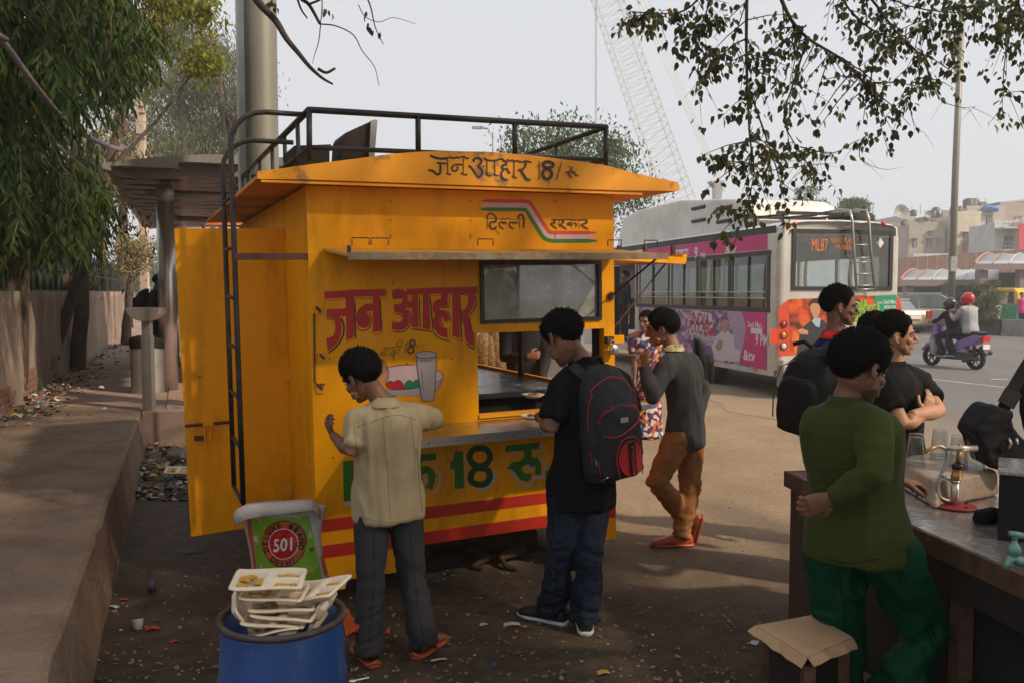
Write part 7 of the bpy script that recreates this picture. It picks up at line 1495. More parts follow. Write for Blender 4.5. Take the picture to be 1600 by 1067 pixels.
for k, (x, y) in enumerate(((757, 545), (768, 548), (780, 548), (776, 522), (790, 505))):
	c = U(x, y, 8.9); t = thing('snack_bag', ['clear bag of snacks at the far end of the worktop', 'clear bag of snacks beside the steel locker', 'clear bag of snacks nearest the dark jacket', 'pale bag of popcorn on top of the snack bags', 'paper-white bag hanging above the snack bags'][k], 'bag', c - UZ * .2, 'bags of snacks beyond the hatch'); b = MB(); b.loft([(c + UZ * z, a, a * .8, EX, EY) for z, a in ((-.2, .05), (-.17, .075), (.0, .08), (.14, .07), (.17, .025), (.21, .04))], 14); b.build('bag_body', m_pop, t, True)
vs_ = thing('snack_cart', 'wooden snack cart with bags beyond the hatch', 'cart', U(775, 600, 9.0)); b = MB(); c = U(775, 575, 9.0); b.box(c - UZ * .03, (.45, .3, .02)); b.build('cart_top', m_sp, vs_); b = MB(); b.box(V((c.x, c.y, c.z / 2)), (.4, .25, c.z / 2 - .06)); b.build('cart_body', m_sf, vs_)
dg = thing('dog', 'brown dog lying in the dark under the cart', 'dog', G(768, 900, 0)); m_fur = mat('brown_fur', (.075, .038, .018), .95, var=.35, scale=12, bump=.5, bscale=90)
D_ = 5.05; dq = lambda x, y, d=0: U(x, y, D_ + d); b = MB()
gz_ = G(768, 884, 0); o_ = V((gz_.x, gz_.y, 0)); b.loft([(o_ + V((.30, .22, .10)), .05, .07, EY, UZ), (o_ + V((.22, .22, .11)), .085, .10, EY, UZ), (o_ + V((.02, .24, .12)), .09, .115, EY, UZ), (o_ + V((-.18, .24, .11)), .08, .10, EY, UZ), (o_ + V((-.30, .2, .12)), .05, .06, EY, UZ)], 14)
b.tube([o_ + V((-.26, .2, .12)), o_ + V((-.36, .12, .13)), o_ + V((-.44, .05, .08))], [.055, .05, .05], 10); b.tube([o_ + V((-.44, .05, .08)), o_ + V((-.50, -.0, .055)), o_ + V((-.54, -.03, .045))], [.05, .032, .02], 10)
for (x0, x1, x2) in ((.2, .05, .10), (-.16, -.02, -.12)):
	b.tube([o_ + V((x0, .14, .08)), o_ + V((x1, .02, .05)), o_ + V((x2, -.08, .02)), o_ + V((x2 + .07, -.11, .015))], [.05, .03, .02, .018], 8)
b.tube([o_ + V((.32, .22, .06)), o_ + V((.42, .1, .025)), o_ + V((.36, -.02, .02))], [.02, .014, .008], 8); b.sphere(o_ + V((-.40, .10, .13)), (.012, .02, .03), 8, 6); b.sphere(o_ + V((-.47, .08, .12)), (.012, .02, .03), 8, 6)
v, f, nm = remesh(b, .010, 4); build_arr('body', v, f, m_fur, dg, True)
# litter
m_lit = [mat('litter_white', (.48, .46, .42), .7, var=.2), mat('litter_red', (.40, .03, .02), .5, var=.2), mat('litter_green', (.05, .16, .07), .6, var=.3), mat('litter_brown', (.16, .09, .045), .9, var=.3), mat('litter_blue', (.05, .12, .2), .6, var=.3), mat('litter_yellow', (.5, .33, .05), .6, var=.2), mat('litter_grey', (.14, .13, .12), .8, var=.3), mat('litter_black', (.025, .022, .02), .8, var=.3)]
def scraps(name, n, pos, size, mats, lift=.01, kind='stuff', par=None, flat=.4):
	b = MB(); mi = []
	for i in range(n):
		c, s_ = pos(i), size() ; a = random.uniform(0, 6.28); ax = V((math.cos(a), math.sin(a), random.uniform(-flat, flat))).normalized(); ay = V((-math.sin(a), math.cos(a), random.uniform(-flat, flat))).normalized(); k = random.choice((4, 5, 6)); up_ = ax.cross(ay)
		P = [c + ax * (s_ * random.uniform(.6, 1) * math.cos(t)) + ay * (s_ * random.uniform(.4, .8) * math.sin(t)) + up_ * random.uniform(-.3, .3) * s_ for t in np.linspace(0, 6.28, k, endpoint=False)]
		for p in P: p.z = max(p.z, c.z - lift + .003)
		m_c = sum(P, V((0, 0, 0))) / k + up_ * s_ * random.uniform(0, .25); b.add(P + [m_c], [(j, (j + 1) % k, k) for j in range(k)]); mi += [i % len(mats) if mats is not m_lit else random.choices(range(8), (5, 1.0, 1.5, 7, .8, .7, 4, 4))[0]] * k
	o = b.build(name, mats, par, kind=kind); o.data.polygons.foreach_set('material_index', mi); return o
def heap_pos(i):
	while True:
		px, py = random.uniform(198, 300), random.uniform(655, 782)
		if py < 700 and px < 214: continue
		p = G(px, py, 0); h = .13 * max(0, 1 - abs((py - 725) / 70)) * (.6 + .5 * noise.noise(p * 3)); return V((p.x, p.y, max(.01, h * random.uniform(.2, 1.2))))
scraps('rubbish_heap', 900, heap_pos, lambda: random.uniform(.015, .07), m_lit, .3)
scraps('wall_rubbish', 800, lambda i: (lambda p: V((p.x, p.y, FZ + .01 + random.random() * .05)))(SP(-1.93 + abs(random.gauss(0, .28)), random.choice((random.uniform(9, 13.5), random.uniform(8.5, 22)))),), lambda: random.uniform(.015, .06), m_lit, .3)
m_leafs = [mat('dry_leaf', (.22, .13, .06), .9, var=.3), mat('dry_leaf2', (.30, .19, .10), .9, var=.3), mat('green_fallen_leaf', (.07, .10, .03), .8, var=.3), m_lit[6]]
scraps('fallen_leaves', 420, lambda i: (lambda p: V((p.x, p.y, .012)))(G(random.uniform(60, 1250), 1080 - abs(random.gauss(0, 90)), 0)), lambda: random.uniform(.008, .024), m_leafs, .01)
scraps('ground_scraps', 520, lambda i: (lambda p: V((p.x, p.y, .010)))(G(random.uniform(120, 1400), 590 + 480 * random.random() ** .6, 0)), lambda: random.uniform(.004, .013), [m_lit[0], m_leafs[1], m_lit[6], m_lit[3]], .01, flat=.15)
scraps('footpath_scraps', 90, lambda i: (lambda p: V((p.x, p.y, FZ + .010)))(SP(random.uniform(-1.9, -.7), random.uniform(2.5, 9))), lambda: random.uniform(.006, .018), m_leafs, .01, flat=.15)
b = MB(); m_stone = mat('small_stones', (.24, .19, .15), .9, var=.4, scale=30)
for i in range(900):
	p = G(random.uniform(100, 1500), 600 + 470 * random.random() ** .7, 0); r = random.uniform(.003, .012); b.sphere(V((p.x, p.y, r * .3)), (r, r * random.uniform(.6, 1), r * .6), 5, 3)
b.build('loose_stones', m_stone, kind='stuff')
def bit(name, label, cat, px, py, w, h, m, rot=0.0, z=.008, fold=.3):
	c = G(px, py, z); a = V((math.cos(rot), math.sin(rot), 0)) * w; d = V((-math.sin(rot), math.cos(rot), 0)) * h; b = MB()
	b.add([c - a - d, c - d * .9 + UZ * fold * h, c + a - d * .8, c + a * .9 + d, c + d * 1.05 + UZ * fold * h * .8, c - a * .95 + d * .9], [(0, 1, 4, 5), (1, 2, 3, 4)]); return b.build(name, m, None, label=label, cat=cat)
pc_ = G(215, 975, .03); b = MB(); t = thing('plastic_cup', 'small white plastic cup lying in the black muck by the kerb', 'cup', pc_); b.lathe(pc_ - UZ * .028, [(0, .002), (.022, .0), (.031, .05), (.033, .052), (.031, .053), (.021, .004)], 18, (V((1, 0, .15)).normalized(), V((0, .95, -.3)).normalized(), V((-.15, .3, .95)).normalized())); b.build('cup_body', m_white, t, True)
pc_ = G(237, 915, .03); t = thing('violet_cup', 'crushed mauve cup lying in the gutter', 'cup', pc_); b = MB(); b.lathe(pc_ - UZ * .028, [(0, .0), (.022, .0), (.028, .055), (.026, .055), (.02, .004)], 16); b.build('cup_body', mat('mauve', (.16, .09, .15), .5), t, True)
bit('wrapper', 'orange and white wrapper beside the white cup', 'wrapper', 238, 981, .035, .025, m_lit[1], .3); bit('wrapper', 'pale scrap of paper near the kerb edge', 'paper', 178, 947, .035, .015, m_lit[0], -.5); bit('wrapper', 'small red and blue wrapper in the muck', 'wrapper', 272, 1001, .02, .015, m_lit[1], .8)
bit('wrapper', 'dark red scrap in the gutter', 'wrapper', 193, 936, .025, .012, m_lit[1], .1); bit('paper_scrap', 'large pale paper scrap between the two men at the cart', 'paper', 800, 975, .045, .025, m_lit[0], .1); bit('paper_scrap', 'small white scrap left of the black shoe', 'paper', 756, 975, .022, .018, m_lit[0], .4)
bit('wrapper', 'yellow and red wrapper on the ground at the bottom centre', 'wrapper', 943, 1050, .03, .022, m_lit[5], .2); bit('wrapper', 'blue scrap of wrapper on the ground right of the sandals', 'wrapper', 773, 1038, .012, .025, m_lit[4], .2); bit('wrapper', 'silver scrap beside the right sandal', 'wrapper', 686, 1030, .04, .012, m_lit[0], .3); bit('paper_scrap', 'crumpled paper on the dirt left of the crate', 'paper', 1180, 1003, .03, .02, m_lit[0], .9)
bit('paper_scrap', 'white scrap on the asphalt behind the scooter', 'paper', 1561, 592, .16, .05, m_white, -.1, .012, .05); bit('banana_leaf', 'strip of green leaf on the dark ground by the open door', 'leaf', 305, 862, .06, .02, m_leafs[2], .3)
tray('foam tray with yellow leftovers on the rubbish heap', G(277, 733, .12), .2, (R(14), R(6)), (.22, .16), .8, None)
b = MB(); [b.sphere(G(272 + random.uniform(-18, 22), 706 + random.uniform(-8, 8), .10), (.09, .07, .05), 8, 6) for _ in range(6)]; v, f, nm = remesh(b, .012, 2); v = folds(v, nm, .03, 14, 5); build_arr('plastic_bag', v, f, mat('grey_plastic', (.22, .20, .18), .35, var=.3), None, True, label='crumpled grey plastic bag on the rubbish heap', cat='plastic bag')
# bus shelter
st = thing('bus_shelter', 'steel bus shelter with curved perforated roof on the platform', 'bus shelter', SP(.3, 12, FZ))
xo = (262 - 800) / FPX * 11.7 + .379 * 11.7
def column(Y, name='column'):
	p = SP(xo, Y, FZ); b = MB(); zt_ = 2.98
	b.tube([p, p + UZ * (zt_ - FZ)], .115, 20); c = b.build(name, m_steel, st, True)
	b = MB(); b.tube([p + UZ * (zt_ - FZ + .10) - SN * .25, p + UZ * (zt_ - FZ + .10) + SN * 1.6], .05, 10); b.build('cross_arm', m_steel2, c, True)
	b = MB(); b.tube([p + UZ * (zt_ - FZ + .10) - SD * .22, p + UZ * (zt_ - FZ + .10) + SD * .2], .118, 20); b.build('end_cap', m_steel2, c, True)
column(11.7); column(15.6); column(19.5)
m_roof = mat('shelter_sheet', (.42, .37, .32), .45, .2, var=.15, dirt=(.16, .13, .11), damt=.5); m_rund = mat('shelter_underside', (.17, .145, .14), .5, .3, var=.15)
ya, yb, xa, xb = 10.5, 20.5, -.95, 1.55
def rz(t): return 3.12 + .10 * math.sin(t * math.pi * .9)
b = MB(); n = 16; vs = []
for i in range(n + 1):
	t = i / n; x = xa + (xb - xa) * t
	for Y in (ya, yb): p = SP(x, Y); vs.append(V((p.x, p.y, rz(t) + .16)))
f = [(2 * i, 2 * i + 1, 2 * i + 3, 2 * i + 2) for i in range(n)]; b.add(vs, f); o = b.build('roof_sheet', m_roof, st, True); m_ = o.modifiers.new('t', 'SOLIDIFY'); m_.thickness = .02
b = MB(); P = []
for i in range(n + 1): t = i / n; p = SP(xa + (xb - xa) * t, ya - .02); P.append(V((p.x, p.y, rz(t) + .185)))
Q = [p - UZ * (.26 * (1 if i > 2 else .25 + .25 * i)) for i, p in enumerate(P)]; b.prism(P + Q[::-1], SD * .02); b.build('front_fascia', m_roof, st)
panel = None
for j in range(8):
	for i in range(3):
		Y = ya + .3 + j * 1.22; x0 = xa + .12 + i * .80; z = rz((x0 - xa + .4) / (xb - xa)) + .05
		if panel is None:
			b = MB(); W2, H2 = .38, .58; k = 14; outer, inner = [], []
			for q_ in range(k * 2):
				t = q_ / (k * 2) * 2 * math.pi; inner.append((.30 * math.cos(t), .13 * math.sin(t) * abs(math.sin(t)) ** .0))
				m2_ = max(abs(math.cos(t)) / W2, abs(math.sin(t)) / H2); outer.append((math.cos(t) / m2_, math.sin(t) / m2_))
			vs = [SN * x + SD * y for x, y in outer] + [SN * x + SD * y for x, y in inner] + [SN * x + SD * y + UZ * .05 for x, y in inner]; nk_ = k * 2
			b.add(vs, [(q_, (q_ + 1) % nk_, nk_ + (q_ + 1) % nk_, nk_ + q_) for q_ in range(nk_)] + [(nk_ + q_, nk_ + (q_ + 1) % nk_, 2 * nk_ + (q_ + 1) % nk_, 2 * nk_ + q_) for q_ in range(nk_)]); panel = b.build('ceiling_panel', m_rund, origin=(0, 0, 0)); o = panel
		else: o = panel.copy(); COL.objects.link(o)
		o.parent = st; p = SP(x0 + .4, Y); o.location = V((p.x, p.y, z)) - st.location
m_scr = mat('painted_backlight', (.62, .42, .40), .6, var=.1)  # pinkish sheet colour stands in for light through the ceiling openings
b = MB(); vs = [];
for Y in (ya + .1, yb):
	for x in (xa + .15, xb - .1): p = SP(x, Y); vs.append(V((p.x, p.y, 3.30 if x > 0 else 3.25)))
b.add(vs, [(0, 1, 3, 2)]); b.build('lit_opening_sheet', m_scr, st)
b = MB(); b.box(SP(1.2, 14.5, FZ + 1.3), (.03, 3.0, .9), (SN, SD, UZ)); b.build('back_screen', m_steel2, st)
tp_ = G(233, 640, FZ); ts = thing('steel_post', 'square steel post with half-round dish on top beside the litter bin', 'post', tp_); hh = 1.30
b = MB(); b.box(tp_ + UZ * .42, (.055, .05, .42)); b.box(tp_ + UZ * .94, (.045, .045, .10)); b.build('post_body', m_steel2, ts)
b = MB(); kd = tp_.y / FPX; P = [tp_ + V((.185 * math.cos(a), 0, 1.16 + .15 * math.sin(a))) for a in np.linspace(math.pi, 2 * math.pi, 14)]; b.prism([p - V((0, .12, 0)) for p in P], V((0, .24, 0))); b.build('dish', m_steel, ts)
bn = G(232, 612, FZ); bi = thing('litter_bin', 'perforated steel litter bin with black bag beside the shelter column', 'bin', bn); hb_ = .72; rb = .215
b = MB(); ns = 40; rows_ = 28; holes = set()
vs = [bn + V((rb * (1 - .0 * r) * math.cos(a), rb * math.sin(a), hb_ * r / rows_)) for r in range(rows_ + 1) for a in np.linspace(0, 2 * math.pi, ns, endpoint=False)]
f = [(r * ns + k, r * ns + (k + 1) % ns, (r + 1) * ns + (k + 1) % ns, (r + 1) * ns + k) for r in range(rows_) for k in range(ns) if not (r % 2 == 1 and 2 < r < 26 and k % 10 in (2, 4))]
b.add(vs, f); b.build('perforated_shell', m_steel2, bi, True); b = MB(); b.lathe(bn, [(rb - .02, 0), (rb - .02, hb_ - .05), (0, hb_ - .1)], 24); b.build('inner_liner', m_dark, bi, True)
b = MB(); b.lathe(bn, [(rb + .006, hb_ - .12), (rb + .014, hb_ - .05), (rb + .012, hb_ + .01), (rb - .01, hb_ + .02), (rb - .03, hb_ - .02), (0, hb_ - .06)], 36); v = np.array([tuple(p) for p in b.v]); v[:, 2] += .03 * vnoise(v * 7); build_arr('bin_bag', v, b.f, m_bag, bi, True)
kp_ = U(345, 335, 9.2); aw = thing('orange_awning', 'orange striped awning with fringe behind the cart ladder', 'awning', kp_); b = MB(); P = [U(318, 352, 9.2), U(362, 320, 9.4), U(420, 318, 9.8), U(420, 353, 9.2)]; b.prism(P, (0, .02, 0)); b.build('awning_sheet', mat('orange_cloth', (.50, .12, .04), .8, var=.4, scale=5, stretch=(1, 1, 9)), aw)
for (x, y) in ((318, 352), (420, 353)): b = MB(); q_ = U(x, y, 9.2); b.tube([q_, V((q_.x, q_.y, FZ if x < 400 else 0))], .018, 6); b.build('awning_pole', m_rust, aw)
mp_ = U(411, 300, 9.6); ms = thing('steel_mast', 'tall thick grey steel mast rising behind the cart', 'mast', V((mp_.x, mp_.y, 0))); rm = 24.5 * 9.6 / FPX
m_mast = mat('mast_grey', (.22, .205, .17), .5, .3, var=.08, scale=2, dirt=(.13, .10, .08), damt=.55, dscale=3, dlo=.6, dhi=.7, stretch=(1, 1, .5))
b = MB(); b.tube([V((mp_.x, mp_.y, z)) for z in (0, 3, 6, 9, 11)], rm, 32); b.build('mast_tube', m_mast, ms, True)
b = MB(); b.box(V((mp_.x - rm - .02, mp_.y - .02, 5.5)), (.055, .05, 5.5)); b.build('cable_duct', m_steel2, ms)
pp_ = U(222, 265, 24); up = thing('utility_pole', 'pale concrete utility pole behind the left trees', 'pole', V((pp_.x, pp_.y, FZ))); b = MB(); k24 = 24 / FPX; b.box(V((pp_.x, pp_.y, (CAMH + (457 - 163) * k24 + FZ) / 2)), (.10, .09, (CAMH + (457 - 163) * k24 - FZ) / 2)); b.build('pole_shaft', mat('pole_concrete', (.50, .38, .29), .8, var=.1), up)
for (y, w) in ((214, .32), (172, .16), (182, .16)): b = MB(); z = CAMH + (457 - y) * k24; b.bar(V((pp_.x - (w if y > 200 else 0), pp_.y - .1, z)), V((pp_.x + w, pp_.y - .1, z)), .03); b.build('bracket', m_rust, up)
b = MB(); pts = [U(-900, -500, 4.6), U(-60, 20, 5.3), U(0, 60, 5.5), U(52, 130, 5.8), U(100, 186, 6.6), U(145, 218, 9), U(188, 234, 14), U(205, 228, 18), U(230, 205, 23.7)]; pts = [V(p) for p in smooth_pl([tuple(p) for p in pts], 5)]; b.tube(pts, [.0022 * p.y + .006 for p in pts], 8); b.build('power_cable', mat('cable_lilac', (.16, .13, .15), .7, var=.4, scale=30), None, True, label='thick twisted cable sagging across the dark leaves to the pole', cat='cable')
for k, (a, c) in enumerate((((20, 0), (224, 200)), ((60, 0), (226, 175)), ((98, 0), (226, 180)))):
	b = MB(); P = [U(a[0] + (c[0] - a[0]) * t, a[1] + (c[1] - a[1]) * t + 12 * math.sin(math.pi * t), 5.4 + 18.4 * max(0, t) ** 2) for t in np.linspace(-1.5, 1, 18)]; b.tube(P, .006, 5); b.build('wire', m_black, None, label=['lowest thin wire running down to the utility pole', 'middle thin wire running down to the utility pole', 'highest thin wire running down to the utility pole'][k], cat='wire')
# trees
def branch(b, p0, p1, r0, r1, n=8, wob=.06, seg=8):
	p0, p1 = V(p0), V(p1); L_ = (p1 - p0).length; sd_ = random.random() * 50; P = [p0.lerp(p1, t) + V((noise.noise(V((t * 2.2, sd_, 1))), noise.noise(V((t * 2.2, sd_, 5))), noise.noise(V((t * 2.2, sd_, 9))) * .6)) * L_ * wob * 4 * t * (1.3 - t) for t in np.linspace(0, 1, n)]
	b.tube(P, [r0 + (r1 - r0) * t for t in np.linspace(0, 1, n)], seg); return P
m_lfd = leafmat('ashoka_leaf', (.008, .026, .004), (.070, .115, .014), .5, .35)
T1 = SP(-2.15, 10.6, FZ); at = thing('ashoka_tree', 'dense dark green tree with long drooping leaves at the left edge', 'tree', T1)
b = MB(); branch(b, T1, T1 + V((.2, .2, 7.6)), .17, .08, 12, .02, 12); b.build('trunk', m_bark, at, True)
Pl, Dl, Ll = [], [], []; tw = MB(); nspray = 0
def inside(px, py):
	e = 250 - abs(py - 60) * .35 if py < 150 else (215 - (py - 150) * .55 if py < 235 else 188 - abs(py - 300) * .18)
	e += 26 * noise.noise(V((py * .03, 3, 3))) + 10 * noise.noise(V((py * .11, 1, 7)))
	if 228 < py < 262: e -= 40
	if 150 < py < 250 and px > 60 + 30 * noise.noise(V((py * .02, 8, 8))) + (250 - py) * .9: return False
	return px < e and py < 372 - (px - 90) ** 2 * .0016 + 18 * noise.noise(V((px * .05, 2, 2)))
while nspray < 2900:
	px, py = random.uniform(-160, 262), random.uniform(-150, 400); D = random.uniform(6.2, 12.0)
	if not inside(px + 30, py + 14): continue
	if px > 120 and D < 8: D += 2.5
	p = U(px, py, D)
	if p.z < 2.05 or p.x < SP(-5.5, p.y).x: continue
	nspray += 1; q_ = p.copy(); d = V((random.gauss(.25, .5), random.gauss(-.1, .5), -.55)).normalized(); L_ = random.uniform(.25, .6); nl = random.randint(9, 15); tp2 = []
	for k in range(nl):
		t = k / nl; c = p + d * L_ * t + V((0, 0, -.10 * t * t)); tp2.append(c); s_ = 1 if k % 2 else -1
		sd2 = d.cross(UZ).normalized() * s_; dl = (sd2 * .55 + d * .35 + V((0, 0, -.62)) + V((random.gauss(0, .2), random.gauss(0, .2), 0))).normalized(); Pl.append(c); Dl.append(dl); Ll.append(random.uniform(.075, .14))
	if nspray % 5 == 0: tw.tube([p - d * .3 + UZ * .1] + tp2[::4], .005, 4)
Pl = np.array([tuple(p) for p in Pl]); Dl = np.array([tuple(p) for p in Dl]); Ll = np.array(Ll)
vis = sorted(range(len(Pl)), key=lambda i: Pl[i][1])[:280]; oth = np.setdiff1d(np.arange(len(Pl)), vis)
v, f = leaf_arrays(Pl[oth], Dl[oth], Ll[oth], Ll[oth] * .27); build_arr('foliage', v, f, m_lfd, at, kind='stuff'); single_leaves(Pl, Dl, Ll, Ll * .27, m_lfd, at, vis); tw.build('twigs', m_bark, at, kind='stuff')
for k, (px, pyb, pyt, D, lab) in enumerate(((100, 566, 395, 15.6, 'left of two dark trunks growing through the boundary wall'), (121, 570, 385, 15.0, 'right of two dark trunks growing through the boundary wall'))):
	a = U(px, pyb, D); a.z = FZ; c = U(px + (14 if k else -4), pyt, D); t = thing('wall_tree', lab, 'tree', a, 'trunks in the boundary wall'); b = MB(); P = branch(b, a, c, .13, .11, 10, .03, 12); branch(b, c, c + V((.4 - .9 * k, .3, 2.2)), .11, .05, 7, .1); b.build('trunk', m_bark, t, True)
	pc2, dc2 = [], []
	for i in range(1500): q_ = c + V((random.gauss(-.1, .55), random.gauss(.2, .6), random.gauss(1.0, .55))); pc2.append(q_); dc2.append((random.gauss(0, .6), random.gauss(0, .6), -.7))
	v, f = leaf_arrays([tuple(p) for p in pc2], dc2, rng.uniform(.07, .13, 1500), .035); build_arr('foliage', v, f, leafmat('wall_leaf', (.02, .045, .012), (.10, .12, .025), .5, .3), t, kind='stuff')
ctk = U(170, 262, 24); cs = thing('cut_trunk', 'pale brown sawn-off trunk leaning right above the shelter roof', 'tree', V((ctk.x - .3, 24, FZ))); b = MB(); b.tube([V((ctk.x - .3, 24, FZ)), U(157, 330, 24), U(172, 268, 24), U(196, 232, 23.8)], [.13, .13, .17, .19], 12); b.build('trunk', mat('cut_bark', (.26, .13, .07), .9, var=.3, scale=5, bump=.5, bscale=14), cs, True)
def crown(name, label, base, cen, rad, n, ls, m, trunk_r, group=None, hollow=.35, clumps=26, mk=m_bark, wd=.5, down=.3, limbs=7):
	t = thing(name, label, 'tree', V((base[0], base[1], base[2])), group); b = MB(); cen, rad = V(cen), V(rad); top_ = V((cen.x, cen.y, cen.z + rad.z * .4)); P = branch(b, base, top_, trunk_r, trunk_r * .35, 10, .03, 10); cl = []
	for k in range(clumps):
		while True:
			q_ = V((random.uniform(-1, 1), random.uniform(-1, 1), random.uniform(-.85, 1)))
			if hollow < q_.length < 1: break
		cl.append(V((cen.x + q_.x * rad.x, cen.y + q_.y * rad.y, cen.z + q_.z * rad.z)))
	for k in range(limbs): s_ = P[int(len(P) * random.uniform(.45, .95))]; branch(b, s_, cl[k % len(cl)], trunk_r * .4, .02, 7, .06, 6)
	b.build('trunk', mk, t, True); per = n // clumps; pp2, dd2 = [], []
	for c in cl:
		cr_ = random.uniform(.22, .40) * (rad.x + rad.z) / 2; g_ = rng.normal(size=(per, 3)) * [cr_ * .55, cr_ * .55, cr_ * .42]; pp2.append(g_ + np.array(c)); dd2.append(rng.normal(size=(per, 3)) + [0, 0, -down * 3])
	pp2 = np.concatenate(pp2); dd2 = np.concatenate(dd2); Lr = rng.uniform(ls * .7, ls * 1.3, len(pp2)); v, f = leaf_arrays(pp2, dd2, Lr, Lr * wd); build_arr('crown', v, f, m, t, kind='stuff'); return t
m_eu = leafmat('eucalyptus_leaf', (.075, .095, .055), (.16, .17, .09), .5, .3); m_yg = leafmat('yellow_green_leaf', (.07, .10, .010), (.28, .27, .02), .5, .4); m_bg = leafmat('far_tree_leaf', (.035, .065, .018), (.10, .15, .04), .55, .3); m_tw = mat('dry_twig', (.30, .22, .14), .9, var=.2)
c = U(262, 55, 14); crown('yellow_leaf_tree', 'light yellow-green leafy branch hanging right of the dark tree', (SP(-2.3, 14, FZ)), c, (1.05, .9, .9), 4200, .085, m_yg, .10, clumps=16, limbs=6)
c = U(285, 150, 38); crown('eucalyptus_tree', 'tall hazy grey-green eucalyptus behind the bus shelter', (c.x, 38, 0), (c.x, 38, c.z), (2.9, 2.6, 3.9), 22000, .17, m_eu, .30, clumps=60, down=.6, wd=.25, limbs=16, mk=mat('pale_bark', (.35, .30, .25), .9, var=.2))
c = U(190, 150, 33); crown('eucalyptus_tree', 'shorter darker eucalyptus between the utility pole and the dark tree', (c.x, 33, 0), (c.x, 33, c.z - 1), (2.4, 2, 3.6), 12000, .15, m_eu, .25, clumps=40, down=.6, wd=.25, limbs=12)
c = U(345, 110, 36); crown('eucalyptus_tree', 'slim eucalyptus crown touching the steel mast', (c.x, 36, 0), (c.x, 36, c.z - 1.2), (1.5, 1.6, 3.0), 8000, .16, m_eu, .2, clumps=26, down=.6, wd=.25, limbs=9)
def twiggy(label, cen, rad, base, n, leafn, D):
	t = thing('bare_tree', label, 'tree', V(base)); b = MB(); branch(b, base, V(cen) - V((0, 0, rad[2] * .6)), .13, .08, 8, .04, 8); b.build('trunk', m_bark, t, True); b = MB(); root_ = V(cen) - V((0, 0, rad[2] * .7))
	tips = []
	for i in range(n): q_ = V(cen) + V((random.gauss(0, .5) * rad[0], random.gauss(0, .5) * rad[1], random.gauss(.1, .5) * rad[2])); s_ = random.choice(tips) if len(tips) > 20 and random.random() < .8 else root_.lerp(q_, random.uniform(.1, .5)); q_ = s_.lerp(q_, .5) if len(tips) > 20 else q_; P = branch(b, s_, q_, .014, .004, 6, .16, 4); tips += P[2:]
	b.build('twigs', m_tw, t, kind='stuff'); pk2 = [tuple(random.choice(tips) + V((random.gauss(0, .08), random.gauss(0, .08), random.gauss(0, .08)))) for _ in range(leafn)]; v, f = leaf_arrays(pk2, rng.normal(size=(leafn, 3)), rng.uniform(.05, .09, leafn), .04); build_arr('foliage', v, f, m_yg, t, kind='stuff')
c = U(150, 255, 17); twiggy('bare twiggy tree with thin pale branches behind the utility pole', c, (1.5, 1, 1.3), SP(-2.3, 17, 0), 420, 1400, 17)
c = U(330, 290, 30); twiggy('pale thicket of bare branches above the shelter roof', c, (2.6, 1, 1.4), (c.x, 30, 0), 420, 1500, 30)
c = U(205, 395, 22); twiggy('low twiggy tree with yellow leaves at the end of the wall', c, (1.1, 1, .9), (c.x - .2, 22, FZ), 320, 1100, 22)
c = U(868, 265, 36); crown('leafy_tree', 'broad green tree rising behind the cart roof', (c.x, 36, 0), (c.x, 36, c.z - .6), (3.5, 2.6, 2.3), 20000, .15, m_bg, .3, clumps=60, wd=.45)
c = U(1262, 318, 60); crown('leafy_tree', 'small thin tree behind the middle of the bus roof', (c.x, 60, 0), (c.x, 60, c.z), (1.3, 1.2, 1.2), 2200, .14, m_bg, .15, clumps=12)
c = U(1332, 330, 80); crown('leafy_tree', 'round far tree behind the bus ladder', (c.x, 80, 0), (c.x, 80, c.z), (2.3, 2, 1.2), 5000, .22, m_bg, .25, clumps=26)
c = U(1534, 478, 36); crown('median_bush', 'dusty green bush on the median behind the scooter riders', (c.x, 36, .6), (c.x, 36, c.z + .1), (.9, .9, .85), 6500, .12, leafmat('dusty_bush', (.045, .06, .03), (.14, .15, .08), .7, .2), .05, clumps=34, wd=.22, down=-.4)
# the shade tree: hanging twigs at the top right, its canopy over the viewer
m_pl = leafmat('shade_tree_leaf', (.030, .048, .012), (.10, .10, .028), .45, .38); m_bt = mat('dark_twig', (.045, .030, .022), .9, var=.3)
sh_t = thing('shade_tree', 'big tree whose leafy twigs hang into the top right of the view', 'tree', V((9.5, -3.5, 0)))
b = MB(); branch(b, (9.5, -3.5, 0), (8.2, -2.5, 4.5), .42, .32, 8, .03, 14); branch(b, (8.2, -2.5, 4.5), (4.8, 2.5, 6.6), .26, .12, 8, .05, 10); branch(b, (8.2, -2.5, 4.5), (1.0, -1.0, 7.0), .24, .10, 8, .05, 10); branch(b, (8.2, -2.5, 4.5), (9.5, 2.8, 7.2), .20, .08, 8, .05, 10); branch(b, (8.2, -2.5, 4.5), (5, -7, 7.0), .2, .08, 8, .05, 10)
b.build('trunk', m_bark, sh_t, True)
Pl, Dl, Ll = [], [], []; tw = MB()
def leaves_along(P, dens, ls, spread=.07):
	for i in range(len(P) - 1):
		for k in range(int(dens * .62 + random.random())):
			c = P[i].lerp(P[i + 1], random.random()); o_ = V((random.gauss(0, 1), random.gauss(0, 1), random.gauss(-.3, .7))).normalized(); Pl.append(c + o_ * spread * random.random()); Dl.append(V((o_.x, o_.y, o_.z - .9)).normalized()); Ll.append(random.uniform(.7, 1.2) * ls)
